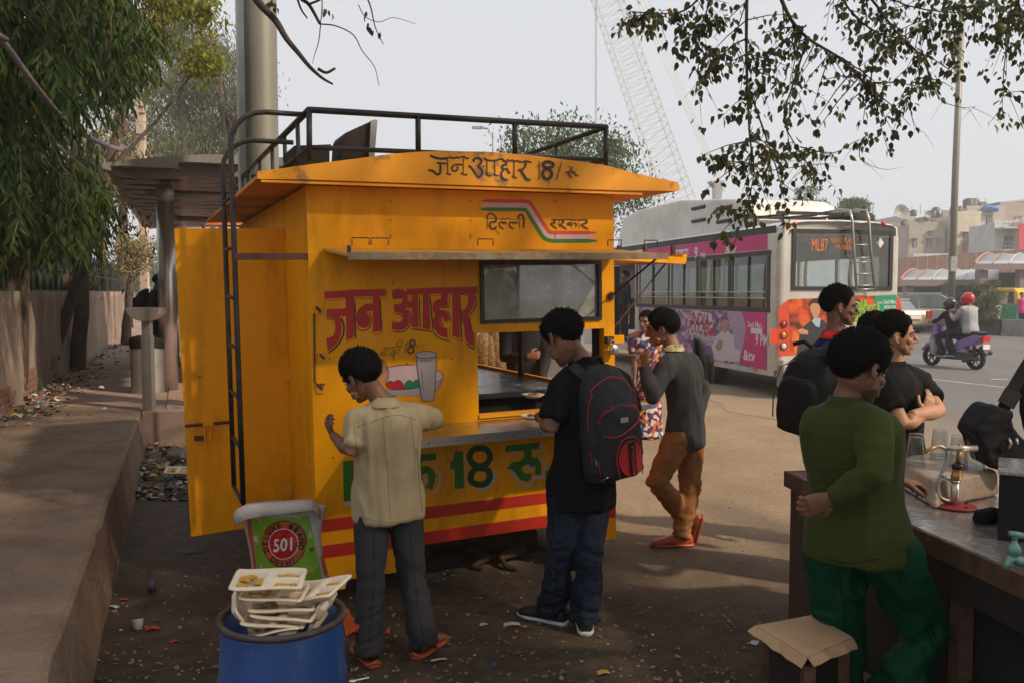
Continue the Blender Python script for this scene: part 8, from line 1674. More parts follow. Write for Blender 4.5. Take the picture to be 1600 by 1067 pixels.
def hang(pts, D, r, dens, sub=0, sl=70, ls=.057, dirs=None):
	P = [U(x, y, D + .15 * math.sin(x)) for x, y in pts]; P = [V(p) for p in smooth_pl([tuple(p) for p in P], 4)]; tw.tube(P, [r * (1 - .8 * i / (len(P) - 1)) for i in range(len(P))], 5)
	if dens: leaves_along(P[len(P) // 5:], dens, ls)
	for k in range(sub):
		i = random.randint(len(P) // 8, len(P) - 1); s_ = P[i]; kx = D / FPX; d = V((random.uniform(-1, 1), random.uniform(-.8, .8), random.uniform(-1.1, .25))).normalized(); L_ = sl * kx * random.uniform(.4, 1.1)
		Q_ = [s_, s_ + d * L_ * .5 + V((0, 0, -.02)), s_ + d * L_ + V((0, 0, -.12 * L_ - .03))]; tw.tube(Q_, [r * .35, r * .25, r * .12], 4)
		if dens: leaves_along([Q_[0], Q_[1], Q_[2], Q_[2]], max(1, int(dens * random.uniform(.8, 2.4))), ls)
DD = 7.2
hang([(1168, -60), (1166, 60), (1168, 150), (1172, 220), (1178, 270), (1165, 330)], DD, .016, 3, 34, 75)
hang([(1200, -60), (1230, 20), (1262, 60), (1310, 90), (1350, 130), (1362, 140)], DD + .3, .020, 3, 36, 85)
hang([(1262, 60), (1240, 130), (1225, 190), (1258, 250), (1275, 285)], DD + .2, .010, 3, 16, 60)
hang([(1178, 160), (1195, 210), (1215, 270), (1230, 330)], DD, .009, 3, 12, 50)
hang([(1130, -50), (1080, 10), (1040, 22), (985, 18)], DD + .2, .012, 3, 22, 45)
hang([(1110, 0), (1095, 40), (1068, 65)], DD, .008, 4, 12, 40); hang([(1168, 60), (1140, 75), (1112, 110), (1085, 150)], DD, .008, 2, 12, 50)
hang([(1320, -50), (1370, 10), (1400, 50), (1440, 90), (1450, 130), (1415, 140)], DD + .4, .014, 3, 26, 70); hang([(1290, -40), (1340, 30), (1400, 60), (1450, 30)], DD + .6, .012, 3, 28, 60)
hang([(1440, 80), (1465, 150), (1500, 168), (1524, 167)], DD + .4, .006, 0, 6, 50); hang([(1425, 130), (1422, 170), (1432, 200), (1445, 208)], DD + .4, .005, 0, 4, 30)
hang([(1540, -60), (1562, 20), (1572, 60), (1568, 120), (1566, 168)], DD + .2, .010, 3, 16, 55); hang([(1580, -40), (1600, 30), (1640, 80)], DD, .012, 4, 20, 60); hang([(1470, -60), (1480, 0), (1490, 40), (1488, 90)], DD + .5, .007, 3, 16, 50); hang([(1380, -60), (1395, 0), (1500, 20), (1540, -10)], DD + .5, .010, 3, 22, 50)
hang([(1250, 230), (1300, 240), (1335, 222), (1360, 214)], DD, .006, 2, 10, 40); hang([(1180, 270), (1240, 262), (1290, 256)], DD, .005, 0, 8, 60); hang([(1345, 225), (1345, 250), (1380, 265), (1410, 262)], DD, .004, 0, 4, 40)
hang([(1170, 220), (1130, 245), (1095, 240)], DD, .006, 3, 8, 30); hang([(1260, 40), (1200, 90), (1190, 140)], DD + .1, .008, 3, 14, 60); hang([(1110, 110), (1120, 75), (1090, 125)], DD, .005, 3, 8, 30)
def bough(pts, D, r0, r1, n=4): P = [U(x, y, D) for x, y in pts]; P = [V(p) for p in smooth_pl([tuple(p) for p in P], n)]; tw.tube(P, [r0 + (r1 - r0) * i / (len(P) - 1) for i in range(len(P))], 7)
bough([(370, -50), (402, 2), (430, 32), (447, 60), (465, 82), (484, 105), (503, 122), (520, 132)], 7.0, .035, .008); bough([(497, 108), (510, 114), (524, 107)], 7.0, .014, .010, 3)
bough([(455, -40), (468, -5), (483, 8), (500, 38)], 7.2, .020, .012); bough([(500, 38), (525, 41), (552, 55), (566, 80), (585, 105), (592, 134)], 7.2, .006, .0025); bough([(501, 38), (498, 65), (492, 85), (488, 100)], 7.2, .005, .002); bough([(462, -10), (470, 14), (480, 29)], 7.1, .010, .006); bough([(483, 7), (500, 0), (515, -12)], 7.2, .010, .008)
bough([(560, -30), (578, 8), (586, 42), (599, 70)], 7.3, .008, .003); bough([(560, 8), (570, 26), (592, 35), (615, 28), (650, 38)], 7.3, .004, .002); bough([(503, -20), (503, 20), (500, 38)], 7.2, .005, .004)
for (x, y) in ((425, 5), (430, 12), (420, 2), (416, 8), (505, 15), (516, 19), (568, 22), (574, 40), (580, 46), (596, 50), (1440, 5)):
	for k in range(3): Pl.append(U(x + random.uniform(-4, 4), y + random.uniform(-4, 4), 7.2)); Dl.append(V((random.gauss(0, .4), 0, -1))); Ll.append(.045)
nh_ = len(Pl); vis = random.sample(range(nh_), min(290, nh_))
Pl = np.array([tuple(p) for p in Pl]); Dl = np.array([tuple(p) for p in Dl]); Ll = np.array(Ll); oth = np.setdiff1d(np.arange(nh_), vis); print('hanging leaves', nh_)
v, f = leaf_arrays(Pl[oth], Dl[oth], Ll[oth], Ll[oth] * .85, wide=.38); build_arr('hanging_leaves', v, f, m_pl, sh_t, kind='stuff'); single_leaves(Pl, Dl, Ll, Ll * .85, m_pl, sh_t, vis, wide=.38); tw.build('twigs', m_bt, sh_t, True, kind='stuff')
for a_, e_ in (((4.8, 2.5, 6.6), [U(x, y, d) for x, y, d in ((1168, -60, 7.2), (1200, -60, 7.5), (1130, -50, 7.4), (1320, -50, 7.6), (1290, -40, 7.8), (1540, -60, 7.4), (1580, -40, 7.2), (1470, -60, 7.7), (1380, -60, 7.7))]), ((1.0, -1.0, 7.0), [U(370, -50, 7), U(455, -40, 7.2), U(560, -30, 7.3), U(503, -20, 7.2)])):
	for e in e_: b = MB(); branch(b, a_, e, .05, .018, 8, .05, 6); b.build('bough', m_bark, sh_t, True)
NC = 30000; P = []
sx_, sy_ = sd.x / sd.z, sd.y / sd.z
while len(P) < NC:
	z = random.uniform(5.2, 8.2); gx, gy = random.uniform(-5.5, 3.6), random.uniform(-9, 9.5)
	edge_ = 4.75 + .5 * noise.noise(V((gx * .9, 0, 4))) if gx > .85 else (6.6 + .6 * gx * 0 + .6 * noise.noise(V((gx, 2, 4))) if gx > -2.3 else 7.5)
	x, y = gx + sx_ * z, gy + sy_ * z
	if gy > 5.6 and random.random() > (.22 if gx > -2.6 else .42): continue
	if gy > edge_ or noise.noise(V((gx * .8, gy * .8, z * .5))) < -.22: continue
	if y > 0 and z < CAMH + y * .40 + .35: continue
	P.append((x, y, z))
while len(P) < NC + 9000:
	z = random.uniform(5.0, 8.0); x, y = random.uniform(-5, 6), random.uniform(-2, 6.5)
	if y > 0 and z < CAMH + y * .40 + .4: continue
	if noise.noise(V((x * .8, y * .8, z * .5))) < -.15: continue
	P.append((x, y, z))
P = np.array(P); Lr = rng.uniform(.09, .16, len(P)); v, f = leaf_arrays(P, rng.normal(size=(len(P), 3)) + [0, 0, -.5], Lr, Lr * .8, wide=.4); build_arr('canopy', v, f, m_pl, sh_t, kind='stuff')
# scooter and riders
def local_frame(o, fwd): f_ = V(fwd).normalized(); return o, f_, V((f_.y, -f_.x, 0))
so = G(1524, 577, 0); sf = (G(1446, 569.5, 0) - so); WBS = 1.24; sf.normalize(); sr = V((sf.y, -sf.x, 0)); SAXS = (sf, sr, UZ)
scs = 1.0
def C3(s, r, z): return so + sf * s + sr * r + UZ * z
sco = thing('scooter', 'lilac motor scooter carrying two helmeted riders on the road', 'scooter', C3(.6, 0, 0))
m_lil = mat('lilac_paint', (.24, .15, .42), .28, .2, var=.04, coat=.4); m_sil = mat('silver_plastic', (.35, .35, .36), .4, .4); m_eng = mat('engine_grey', (.07, .07, .072), .5, .5, var=.3)
for s_ in (0, WBS):
	c = C3(s_, -.05, .245); ax = (sf, UZ, sr); b = MB(); b.lathe(c, [(.17, 0), (.23, .0), (.247, .03), (.247, .07), (.23, .1), (.17, .1)], 28, ax); w_ = b.build('wheel', m_rubber, sco, True); b = MB(); b.lathe(c + sr * .03, [(0, 0), (.05, -.02), (.05, .06), (0, .06)], 12, ax)
	for k in range(6): a = k * math.pi / 3; b.bar(c + sr * .05, c + sr * .05 + sf * .17 * math.cos(a) + UZ * .17 * math.sin(a), .025)
	b.build('rim', m_eng, w_)
def side_body(pts, w, m, name, vox=.012): b = MB(); b.prism([C3(s, -w, z) for s, z in pts], sr * (2 * w)); v, f, nm = remesh(b, vox, 4); return build_arr(name, v, f, m, sco, True)
side_body([(-.22, .74), (-.10, .82), (.45, .62), (.52, .50), (.42, .40), (.20, .50), (-.05, .58)], .13, m_lil, 'tail_body'); side_body([(.52, .48), (.42, .38), (.1, .30), (.15, .42), (.35, .54)], .12, m_sil, 'side_cover')
side_body([(.40, .20), (.95, .20), (1.02, .28), (.98, .30), (.5, .28), (.42, .34)], .12, m_eng, 'floorboard'); side_body([(.96, .24), (1.06, .30), (1.18, .62), (1.02, .98), (.93, 1.02), (.95, .82), (.90, .55)], .17, m_lil, 'front_shield'); side_body([(1.0, .60), (1.18, .66), (1.10, .30), (1.02, .28)], .185, m_sil, 'shield_trim')
side_body([(WBS - .26, .46), (WBS - .12, .56), (WBS + .12, .55), (WBS + .28, .38), (WBS + .25, .36), (WBS, .50), (WBS - .2, .42)], .06, m_lil, 'front_mudguard'); side_body([(-.24, .84), (.0, .87), (.55, .76), (.62, .70), (.5, .66), (.0, .78), (-.2, .78)], .13, mat('seat_black', (.015, .015, .016), .6), 'seat')
b = MB(); b.tube([C3(WBS, 0, .25), C3(WBS - .14, 0, .62), C3(WBS - .26, 0, .98)], .025, 8); b.build('fork', m_sil, sco, True); b = MB(); b.tube([C3(WBS - .30, -.33, 1.03), C3(WBS - .26, -.15, 1.01), C3(WBS - .26, .15, 1.01), C3(WBS - .30, .33, 1.03)], .016, 8); b.build('handlebar', m_eng, sco, True)
b = MB(); b.box(C3(.18, -.10, .30), (.26, .07, .09), SAXS); b.box(C3(-.05, -.12, .42), (.03, .03, .14), SAXS); b.build('engine', m_eng, sco); b = MB(); b.tube([C3(.2, -.16, .20), C3(-.25, -.17, .27)], .045, 10); b.build('exhaust', m_eng, sco, True)
b = MB(); b.box(C3(-.25, 0, .70), (.03, .11, .06), SAXS); b.build('tail_lamp', mat('red_lens', (.5, .015, .01)), sco); b = MB(); b.box(C3(-.27, 0, .53), (.01, .10, .055), SAXS); b.build('number_plate', m_wfilm, sco); b = MB(); b.lathe(C3(-.36, 0, .42), [(.0, .0), (.06, .0), (.07, .02), (0, .03)], 14, (sr, UZ, -sf)); b.build('reflector', m_eng, sco, True)
b = MB(); b.prism([C3(-.20, -.06, .58), C3(-.32, -.06, .34), C3(-.26, -.06, .34), C3(-.12, -.06, .50)], sr * .12); b.build('rear_mudguard', m_eng, sco)
c_prp = cloth('plum_cloth', (.035, .012, .035)); c_gsh = cloth('light_grey_cloth', (.36, .35, .36)); m_hr = mat('red_helmet', (.50, .01, .02), .15, var=0, coat=.6); m_hk = mat('dark_helmet', (.02, .022, .025), .15, var=0, coat=.6)
def rider(label, s_, z_, lean, shirt, helm, arms, foot, knee, sc=1.0):
	pc = C3(s_, 0, z_); nk = C3(s_ + lean, 0, z_ + .50 * sc); hd = nk + sf * .04 + UZ * .15
	t, q_ = person(label, dict(s=sc, g=1.0, bf=sf, skin=sk_md, noface=True, hair=0, gz=0, pc=pc, nk=nk, hd=hd, hf=sf, sw=.19, elR=C3(*arms[0]), wrR=C3(*arms[1]), elL=C3(arms[0][0], -arms[0][1], arms[0][2]), wrL=C3(arms[1][0], -arms[1][1], arms[1][2]),
		knR=C3(knee[0], .16, knee[1]), knL=C3(knee[0], -.18, knee[1]), anR=C3(foot[0], .17, foot[1]), anL=C3(foot[0], -.19, foot[1]), ftL=sf, ftR=sf, fzL=foot[1] - .09, fzR=foot[1] - .09, shoe='shoe', shmat=m_shoeb, solemat=m_solew, shirt=dict(mat=shirt, sleeve='long', hem=.03, loose=.02, amp=.01), tr=dict(mat=c_jack, loose=.005)), vox=.02)
	b = MB(); b.sphere(hd + UZ * .035 - sf * .01, (.150, .130, .145), 28, 18, (sf, sr, UZ)); b.sphere(hd - UZ * .05 + sf * .04, (.12, .105, .09), 20, 12, (sf, sr, UZ)); v, f, nm = remesh(b, .012, 5); h_ = build_arr('helmet', v, f, helm, t, True)
	b = MB(); vs = []
	for i in range(9):
		for j in range(5): a = (i - 4) * .28; e_ = -.22 + j * .14; vs.append(hd + UZ * .02 + sf * .162 * math.cos(a) * math.cos(e_) + sr * .145 * math.sin(a) * math.cos(e_) + UZ * .15 * math.sin(e_))
	b.add(vs, [(i * 5 + j, i * 5 + 5 + j, i * 5 + 6 + j, i * 5 + 1 + j) for i in range(8) for j in range(4)]); b.build('visor', mat('smoke_visor', (.10, .12, .13), .08, var=0, coat=.5), h_, True); return t
rider('front scooter rider in plum top and dark helmet', .62, .84, .10, c_prp, m_hk, ((.86, .24, 1.10), (.98, .30, 1.06)), (.72, .34), (.95, .70), .94)
rider('rear scooter rider in light grey shirt and red helmet', .16, .90, .06, c_gsh, m_hr, ((.42, .22, 1.12), (.58, .16, 1.25)), (.50, .36), (.62, .78), 1.06)
# median barrier, lamp pole
mbt = thing('median_barrier', 'low concrete median of dark and whitewashed blocks', 'barrier', G(1540, 525, 0)); mA = G(1446, 518.5, 0); mB = G(1600, 526, 0); md = (mB - mA).normalized(); mn = V((md.y, -md.x, 0)); L_ = .0; k = 0
m_bk = [mat('kerb_dark', (.085, .075, .07), .9, var=.3, bump=.4, bscale=8), mat('kerb_pale', (.30, .28, .26), .9, var=.2, dirt=(.12, .1, .09), damt=.8)]
a = mA - md * 30
for k in range(34):
	c = a + md * (k * 1.30 + .63); b = MB(); h = .66; b.prism([c - md * .62 + mn * .22 + UZ * 0, c - md * .62 - mn * .22, c - md * .62 - mn * .15 + UZ * h, c - md * .62 + mn * .15 + UZ * h], md * 1.24); b.build('block', m_bk[(k // 2) % 2] if k % 5 else m_bk[0], mbt)
pl_ = U(1486, 470, 35.2); lp = thing('lamp_pole', 'tall grey street lamp pole on the median', 'street lamp', V((pl_.x, 35.2, 0))); b = MB(); b.tube([V((pl_.x, 35.2, 0)), V((pl_.x + .03, 35.2, 7)), V((pl_.x + .12, 35.2, 14))], [.15, .135, .11], 8); b.build('pole_shaft', m_mast, lp, True); b = MB(); b.tube([V((pl_.x + .12, 35.2, 14)), V((pl_.x + 1.6, 35, 14.5))], .06, 8); b.build('arm', m_mast, lp)
b = MB(); b.box(V((pl_.x - .04, 35.0, 2.9)), (.12, .06, .3)); b.build('notice_box', m_steel2, lp)
c = U(752, 200, 45); l2 = thing('street_lamp', 'far street lamp head above the tree left of the crane', 'street lamp', V((c.x + .6, 45, 0))); b = MB(); b.tube([V((c.x + .6, 45, 0)), V((c.x + .6, 45, c.z - .5)), c + V((.35, 0, -.05)), c], .05, 6); b.build('pole_shaft', m_steel2, l2, True); b = MB(); b.box(c - V((.2, 0, 0)), (.28, .1, .06)); b.build('lamp_head', m_steel2, l2)
# cars and rickshaws
def car(label, o, ang, Lc, Wc, Hc, m, prof, grp='cars on the far side of the road', wz=.32):
	t = thing('car', label, 'car', o, grp); f_ = V((math.cos(ang), math.sin(ang), 0)); r_ = V((f_.y, -f_.x, 0)); P3 = lambda s, r, z: o + f_ * s + r_ * r + UZ * z
	low, hi = prof; b = MB(); b.prism([P3(s, -Wc / 2, z) for s, z in low], r_ * Wc); v, f, nm = remesh(b, .045, 5); build_arr('car_body', v, f, m, t, True)
	b = MB(); b.prism([P3(s, -Wc / 2 + .08, z) for s, z in hi], r_ * (Wc - .16)); v, f, nm = remesh(b, .04, 4); build_arr('cabin_glass', v, f, mat('car_glass', (.16, .19, .20), .12, var=0, coat=.5), t, True)
	zt_ = max(z for s, z in hi); sa = min(s for s, z in hi if z > zt_ - .12) ; sb = max(s for s, z in hi if z > zt_ - .12)
	b = MB(); b.box(P3((sa + sb) / 2, 0, zt_ + .0), ((sb - sa) / 2 + .05, Wc / 2 - .10, .035), (f_, r_, UZ)); b.build('roof', m, t)
	for s in (sa + .1, (sa + sb) / 2, sb):
		for q in (-1, 1): b = MB(); b.bar(P3(s, q * (Wc / 2 - .075), 1.0), P3(s - .0, q * (Wc / 2 - .10), zt_), .06, .02); b.build('pillar', m, t)
	for s in (.75, Lc - .75):
		for q in (-1, 1): b = MB(); b.lathe(P3(s, q * (Wc / 2 - .02) - .1 * q - .1, wz), [(.0, .0), (.2, .0), (.21, .0), (wz, .02), (wz, .2), (0, .2)], 20, (f_, UZ, r_)); b.build('wheel', m_rubber, t, True)
	return t, P3, f_, r_
lowS = [(0, .35), (.0, .85), (.12, 1.0), (1.0, 1.05), (3.1, 1.02), (4.0, .92), (4.35, .78), (4.4, .4), (4.2, .25), (.2, .25)]; hiS = [(.15, 1.0), (.35, 1.62), (.9, 1.72), (2.0, 1.72), (3.1, 1.04)]
oS = G(1402, 512, 0); tS, PS3, fS, rS = car('silver people carrier facing right beyond the bus', V((17.2, 39.5, 0)), R(-18), 4.4, 1.75, 1.72, mat('silver_car', (.36, .36, .36), .25, .5, var=.03, coat=.5), (lowS, hiS))
for q in (-.62, .62): b = MB(); b.box(PS3(4.34, q, .78), (.05, .2, .09), (fS, rS, UZ)); b.build('headlight', mat('lamp_glass', (.6, .6, .58), .1, var=0), tS)
b = MB(); b.box(PS3(4.38, 0, .66), (.03, .42, .10), (fS, rS, UZ)); b.build('grille', m_dark, tS)
lowB = [(0, .38), (-.05, .8), (.05, 1.0), (.9, 1.02), (3.2, 1.0), (4.1, .85), (4.2, .4), (4.0, .25), (.2, .25)]; hiB = [(.75, 1.0), (1.3, 1.42), (2.6, 1.45), (3.3, 1.0)]
pB = G(1447, 522, 0); tB, PB3, fB, rB = car('beige saloon seen from behind, half hidden by the bus', V((pB.x, pB.y, 0)) + V((-.5, 0, 0)), R(104), 4.2, 1.68, 1.45, mat('beige_car', (.52, .44, .30), .3, .3, var=.03, coat=.4), (lowB, hiB))
for q in (-.68, .68): b = MB(); b.box(PB3(-.03, q, .82), (.05, .12, .14), (fB, rB, UZ)); b.build('tail_lamp', mat('red_lens', (.5, .015, .01)), tB)
b = MB(); b.box(PB3(-.06, 0, .70), (.03, .26, .08), (fB, rB, UZ)); b.build('number_plate', m_wfilm, tB)
def rick(label, o, ang):
	t = thing('auto_rickshaw', label, 'rickshaw', o, 'green and yellow auto rickshaws'); f_ = V((math.cos(ang), math.sin(ang), 0)); r_ = V((f_.y, -f_.x, 0)); P3 = lambda s, r, z: o + f_ * s + r_ * r + UZ * z
	mg, my = mat('rick_green', (.02, .20, .09), .4, var=.08), mat('rick_yellow', (.60, .38, .03), .5, var=.08)
	b = MB(); b.prism([P3(s, -.62, z) for s, z in ((0, .25), (0, 1.0), (.9, 1.0), (1.0, .45), (1.9, .45), (2.05, .95), (2.35, .9), (2.5, .55), (2.3, .25))], r_ * 1.24); v, f, nm = remesh(b, .04, 3); build_arr('rickshaw_body', v, f, mg, t, True)
	b = MB(); b.prism([P3(s, -.64, z) for s, z in ((-.05, 1.0), (-.02, 1.55), (.2, 1.72), (1.9, 1.74), (2.1, 1.60), (2.05, 1.55), (.2, 1.55), (.12, 1.0))], r_ * 1.28); v, f, nm = remesh(b, .035, 3); build_arr('hood', v, f, my, t, True)
	b = MB(); b.prism([P3(s, -.56, z) for s, z in ((2.02, .96), (2.0, 1.56), (1.97, 1.56), (1.99, .96))], r_ * 1.12); b.build('windscreen', thin_glass('rick_glass', (.7, .75, .75), .2, .05, .3), t)
	for q in (-.58, .58): b = MB(); b.bar(P3(2.08, q, .9), P3(2.02, q, 1.6), .05); b.build('pillar', my, t)
	b = MB(); b.box(P3(.06, 0, 1.32), (.02, .40, .17), (f_, r_, UZ)); b.build('rear_pane', mat('grey_pane', (.30, .32, .33), .2, var=.1), t)
	b = MB(); b.box(P3(-.02, 0, .62), (.01, .15, .05), (f_, r_, UZ)); b.build('number_plate', my, t)
	for (s, r) in ((.45, -.55), (.45, .55), (2.1, 0)): b = MB(); b.lathe(P3(s, r - .06, .22), [(0, 0), (.2, 0), (.22, .03), (.22, .09), (.2, .12), (0, .12)], 18, (f_, UZ, r_)); b.build('wheel', m_rubber, t, True)
	return t
pr = U(1584, 497, 45); rick('green and yellow auto rickshaw at the right edge beyond the bush', V((pr.x + .75, 45, 0)), R(100)).scale = (1.15,) * 3; pr = U(1440, 500, 52); rick('yellow-roofed auto rickshaw facing left behind the silver carrier', V((pr.x - 1.4, 52, 0)), R(-12)); pr = U(1415, 500, 56); rick('auto rickshaw partly hidden behind the bus corner', V((pr.x - 1.6, 57, 0)), R(-12))
t11, _ = person('man in red sweater standing on the far side of the road', dict(s=1.05, g=1.1, bf=(-1, .2, 0), skin=sk_md, noface=True, pc=U(1452, 487, 46), nk=U(1452, 467.5, 46), hd=U(1449, 460.5, 46), hf=(-1, 0, -.2), sw=.2, elR=U(1447, 478, 46), wrR=U(1446, 484, 45.8), elL=U(1456, 478, 46.2), wrL=U(1455, 485, 46), knR=V((22.2, 46, .5)), anR=V((22.2, 46, .1)), knL=V((22.3, 46.2, .5)), anL=V((22.3, 46.2, .1)), ftL=(-1, 0, 0), ftR=(-1, 0, 0), shoe='shoe', shmat=m_shoeb, shirt=dict(mat=mat('maroon_wool', (.25, .015, .03), .9), sleeve='long', hem=.05, loose=.02), tr=dict(mat=c_jack), hairk=dict(full=.01, nlock=200, length=.03, seed=2)), vox=.035)
t12, _ = person('person in pink at the far right edge by the rickshaw', dict(s=1.0, g=1.0, bf=(0, -1, 0), skin=sk_md, noface=True, pc=U(1597, 482, 42), nk=U(1597, 467, 42), hd=U(1597, 461.5, 42), hf=(0, -1, 0), sw=.18, elR=U(1592, 475, 42), wrR=U(1592, 482, 42), elL=U(1602, 475, 42), wrL=U(1602, 482, 42), knR=V((24.7, 42, .5)), anR=V((24.7, 42, .1)), knL=V((24.9, 42, .5)), anL=V((24.9, 42, .1)), ftL=(0, -1, 0), ftR=(0, -1, 0), shoe='shoe', shmat=m_shoeb, shirt=dict(mat=mat('pink_cloth', (.55, .04, .20), .9), sleeve='long', hem=.2, loose=.04), tr=dict(mat=c_jack), hairk=dict(full=.01, nlock=200, length=.03, seed=2)), vox=.035)
for k, (s_, r_, m) in enumerate(((.95, 1.75, c_gsh), (1.0, .5, c_jack), (2.95, .45, c_gsh), (4.0, .55, mat('olive_cloth', (.10, .13, .03), .9)), (3.0, 1.8, c_prp))):
	o_ = B3(s_, r_, 1.12); person(['passenger at the back right of the bus', 'passenger at the rear left window of the bus', 'passenger in pale shirt at the second bus window', 'passenger in green at the third bus window', 'passenger in plum on the far side of the bus'][k], dict(s=1, g=1, bf=BF, skin=sk_dk, noface=True, gz=.55, pc=o_ - UZ * .12, nk=o_ + UZ * .36, hd=o_ + UZ * .51, hf=BF, sw=.19, elR=o_ + BR * .26 + UZ * .08, wrR=o_ + BR * .2 + BF * .25, elL=o_ - BR * .26 + UZ * .08, wrL=o_ - BR * .2 + BF * .25, knR=o_ + BF * .4 + BR * .1 - UZ * .1, knL=o_ + BF * .4 - BR * .1 - UZ * .1, anR=o_ + BF * .4 + BR * .1 - UZ * .5, anL=o_ + BF * .4 - BR * .1 - UZ * .5, ftL=BF, ftR=BF, shirt=dict(mat=m, sleeve='long', hem=.02), hairk=dict(full=.012, nlock=300, length=.03, seed=2)), 'bus passengers', vox=.03)
o_ = B3(door[0] + .55, -.05, 1.62); person('dark figure leaning out at the front door of the bus', dict(s=1, g=1.1, bf=-BR, skin=sk_dk, noface=True, gz=.7, pc=o_ - UZ * .1, nk=o_ + UZ * .38, hd=o_ + UZ * .52, hf=-BR, sw=.19, elR=o_ + BF * .3 + UZ * .1, wrR=o_ + BF * .3 - UZ * .2, elL=o_ - BF * .3 + UZ * .1, wrL=o_ - BF * .3 - UZ * .15, knR=o_ - UZ * .5 + BF * .1, knL=o_ - UZ * .5 - BF * .1, anR=o_ - UZ * .9 + BF * .1, anL=o_ - UZ * .9 - BF * .1, ftL=-BR, ftR=-BR, fzL=.6, fzR=.6, shirt=dict(mat=c_jack, sleeve='long', hem=.05), tr=dict(mat=c_jack), hairk=dict(full=.012, nlock=300, length=.03, seed=2)), vox=.03)
# crane
CD = 85; kc = CD / FPX; cr_ = thing('crane', 'pale lattice crane boom leaning left against the sky', 'crane', V((U(1075, 315, CD).x + 4, CD, 0))); m_cr = mat('crane_paint', (.62, .58, .52), .6, var=.1)
A0, A1 = U(1058, 312, CD), U(935, -40, CD); ux = V((.9, 0, .42)).normalized() * .0 + V((1, 0, 0)); wdt = 22 * kc; n = 26
ch = [lambda t, i=i, j=j: A0.lerp(A1, t) + (V((1, 0, .36)).normalized() * (wdt * i) + V((0, 1, 0)) * (wdt * j)) * (1 - .12 * t) for i in (-1, 1) for j in (-1, 1)]
for c_ in ch: b = MB(); b.tube([c_(-.02), c_(1.0)], .05, 5); b.build('chord', m_cr, cr_)
b = MB()
for i in range(n):
	t0, t1 = i / n, (i + 1) / n
	for (p_, q_) in ((0, 2), (1, 3), (0, 1), (2, 3)):
		b.tube([ch[p_](t0), ch[q_](t1)], .022, 3); b.tube([ch[p_](t0), ch[q_](t0)], .022, 3)
b.build('lattice_braces', m_cr, cr_, kind='stuff')
for k in range(4): b = MB(); b.tube([U(1128 + k * 2, 300, CD + 2), U(975 + k * 7, -40, CD + 2)], .03, 4); b.build('stay_cable', m_cr, cr_)
b = MB(); b.tube([U(930, 192, CD), U(930, -40, CD)], .03, 4); b.tube([U(932, 192, CD), U(932, -40, CD)], .03, 4); b.build('hoist_rope', m_steel2, cr_)
b = MB(); P = [U(1110, 283, CD), U(1133, 283, CD), U(1130, 292, CD), U(1124, 330, CD), U(1118, 330, CD), U(1118, 292, CD)]; b.prism(P, (0, 1.5, 0)); b.build('gantry', m_steel2, cr_); b = MB(); b.box(V((cr_.location.x, CD, 2.0)), (5, 3, 2)); b.build('crane_cab', m_cr, cr_)
# canopies, fence and houses across the road
m_cz = mat('canopy_white', (.50, .50, .49), .5, .1, var=.06, dirt=(.3, .28, .26), damt=.4, dscale=.3); m_fas = mat('canopy_fascia', (.20, .155, .15), .8, var=.15); m_rb = mat('red_rib', (.38, .17, .13), .6)
def canopy(label, x0, x1, ytop, yf0, yf1, D, ydeep=10):
	t = thing('canopy', label, 'canopy', V(((x0 + x1) / 2 - 800, 0, 0)) * 0 + U((x0 + x1) / 2, 457, D) * 1); t.location.z = 0; zf0, zf1, zt_ = [CAMH + (457 - y) * D / FPX for y in (yf0, yf1, ytop)]; X0, X1 = U(x0, 457, D).x, U(x1, 457, D).x; n = 12; b = MB(); vs = []
	for i in range(n + 1): a = i / n; q0_, q1_ = X0 * (1 + ydeep * a / D) + 2.2 * a, X1 * (1 + ydeep * a / D); vs += [V((q0_, D + ydeep * a, zf1 + (zt_ - zf1) * math.sin(a * math.pi) ** .8)), V((q1_, D + ydeep * a, zf1 + (zt_ - zf1) * math.sin(a * math.pi) ** .8))]
	b.add(vs, [(2 * i, 2 * i + 1, 2 * i + 3, 2 * i + 2) for i in range(n)] + [tuple(range(0, 2 * n + 2, 2))]); b.build('vaulted_roof', m_cz, t, True)
	for k in range(int((X1 - X0) / 1.2)): b = MB(); b.tube([vs[2 * i] + V((k * 1.2 + .05, 0, .03)) for i in range(n + 1)], .05 if k else .09, 4); b.build('roof_rib', m_rb if k < 2 else m_cz, t)
	b = MB(); b.box(V(((X0 + X1) / 2, D - .05, (zf0 + zf1) / 2)), ((X1 - X0) / 2 + .1, .06, (zf1 - zf0) / 2)); b.build('fascia', m_fas, t); b = MB(); b.box(V(((X0 + X1) / 2 + 3, D + ydeep, zf0 / 2)), ((X1 - X0) / 2 + .5, .1, zf0 / 2)); b.build('back_wall', m_dark, t); b = MB(); b.box(V((X0 + 4.4, D + ydeep - .5, zf0 / 2)), (.1, .4, zf0 / 2 - .02)); b.build('side_wall', m_dark, t)
	for k in range(3): xx = X0 + (X1 - X0) * (.12 + .4 * k); b = MB(); b.box(V((xx, D + .6, zf0 / 2)), (.3, .3, zf0 / 2 - .02)); b.build('pillar', m_fas, t)
	return t
canopy('low vaulted station canopy with grey fascia, left one', 1406, 1560, 419, 446, 437, 66); canopy('higher vaulted station canopy at the right edge', 1521, 1680, 392, 421, 412, 60)
rf = thing('rust_fence', 'brown sheet fence running behind the station canopies', 'fence', V((40, 88, 0)))
X0 = U(1390, 400, 88).x
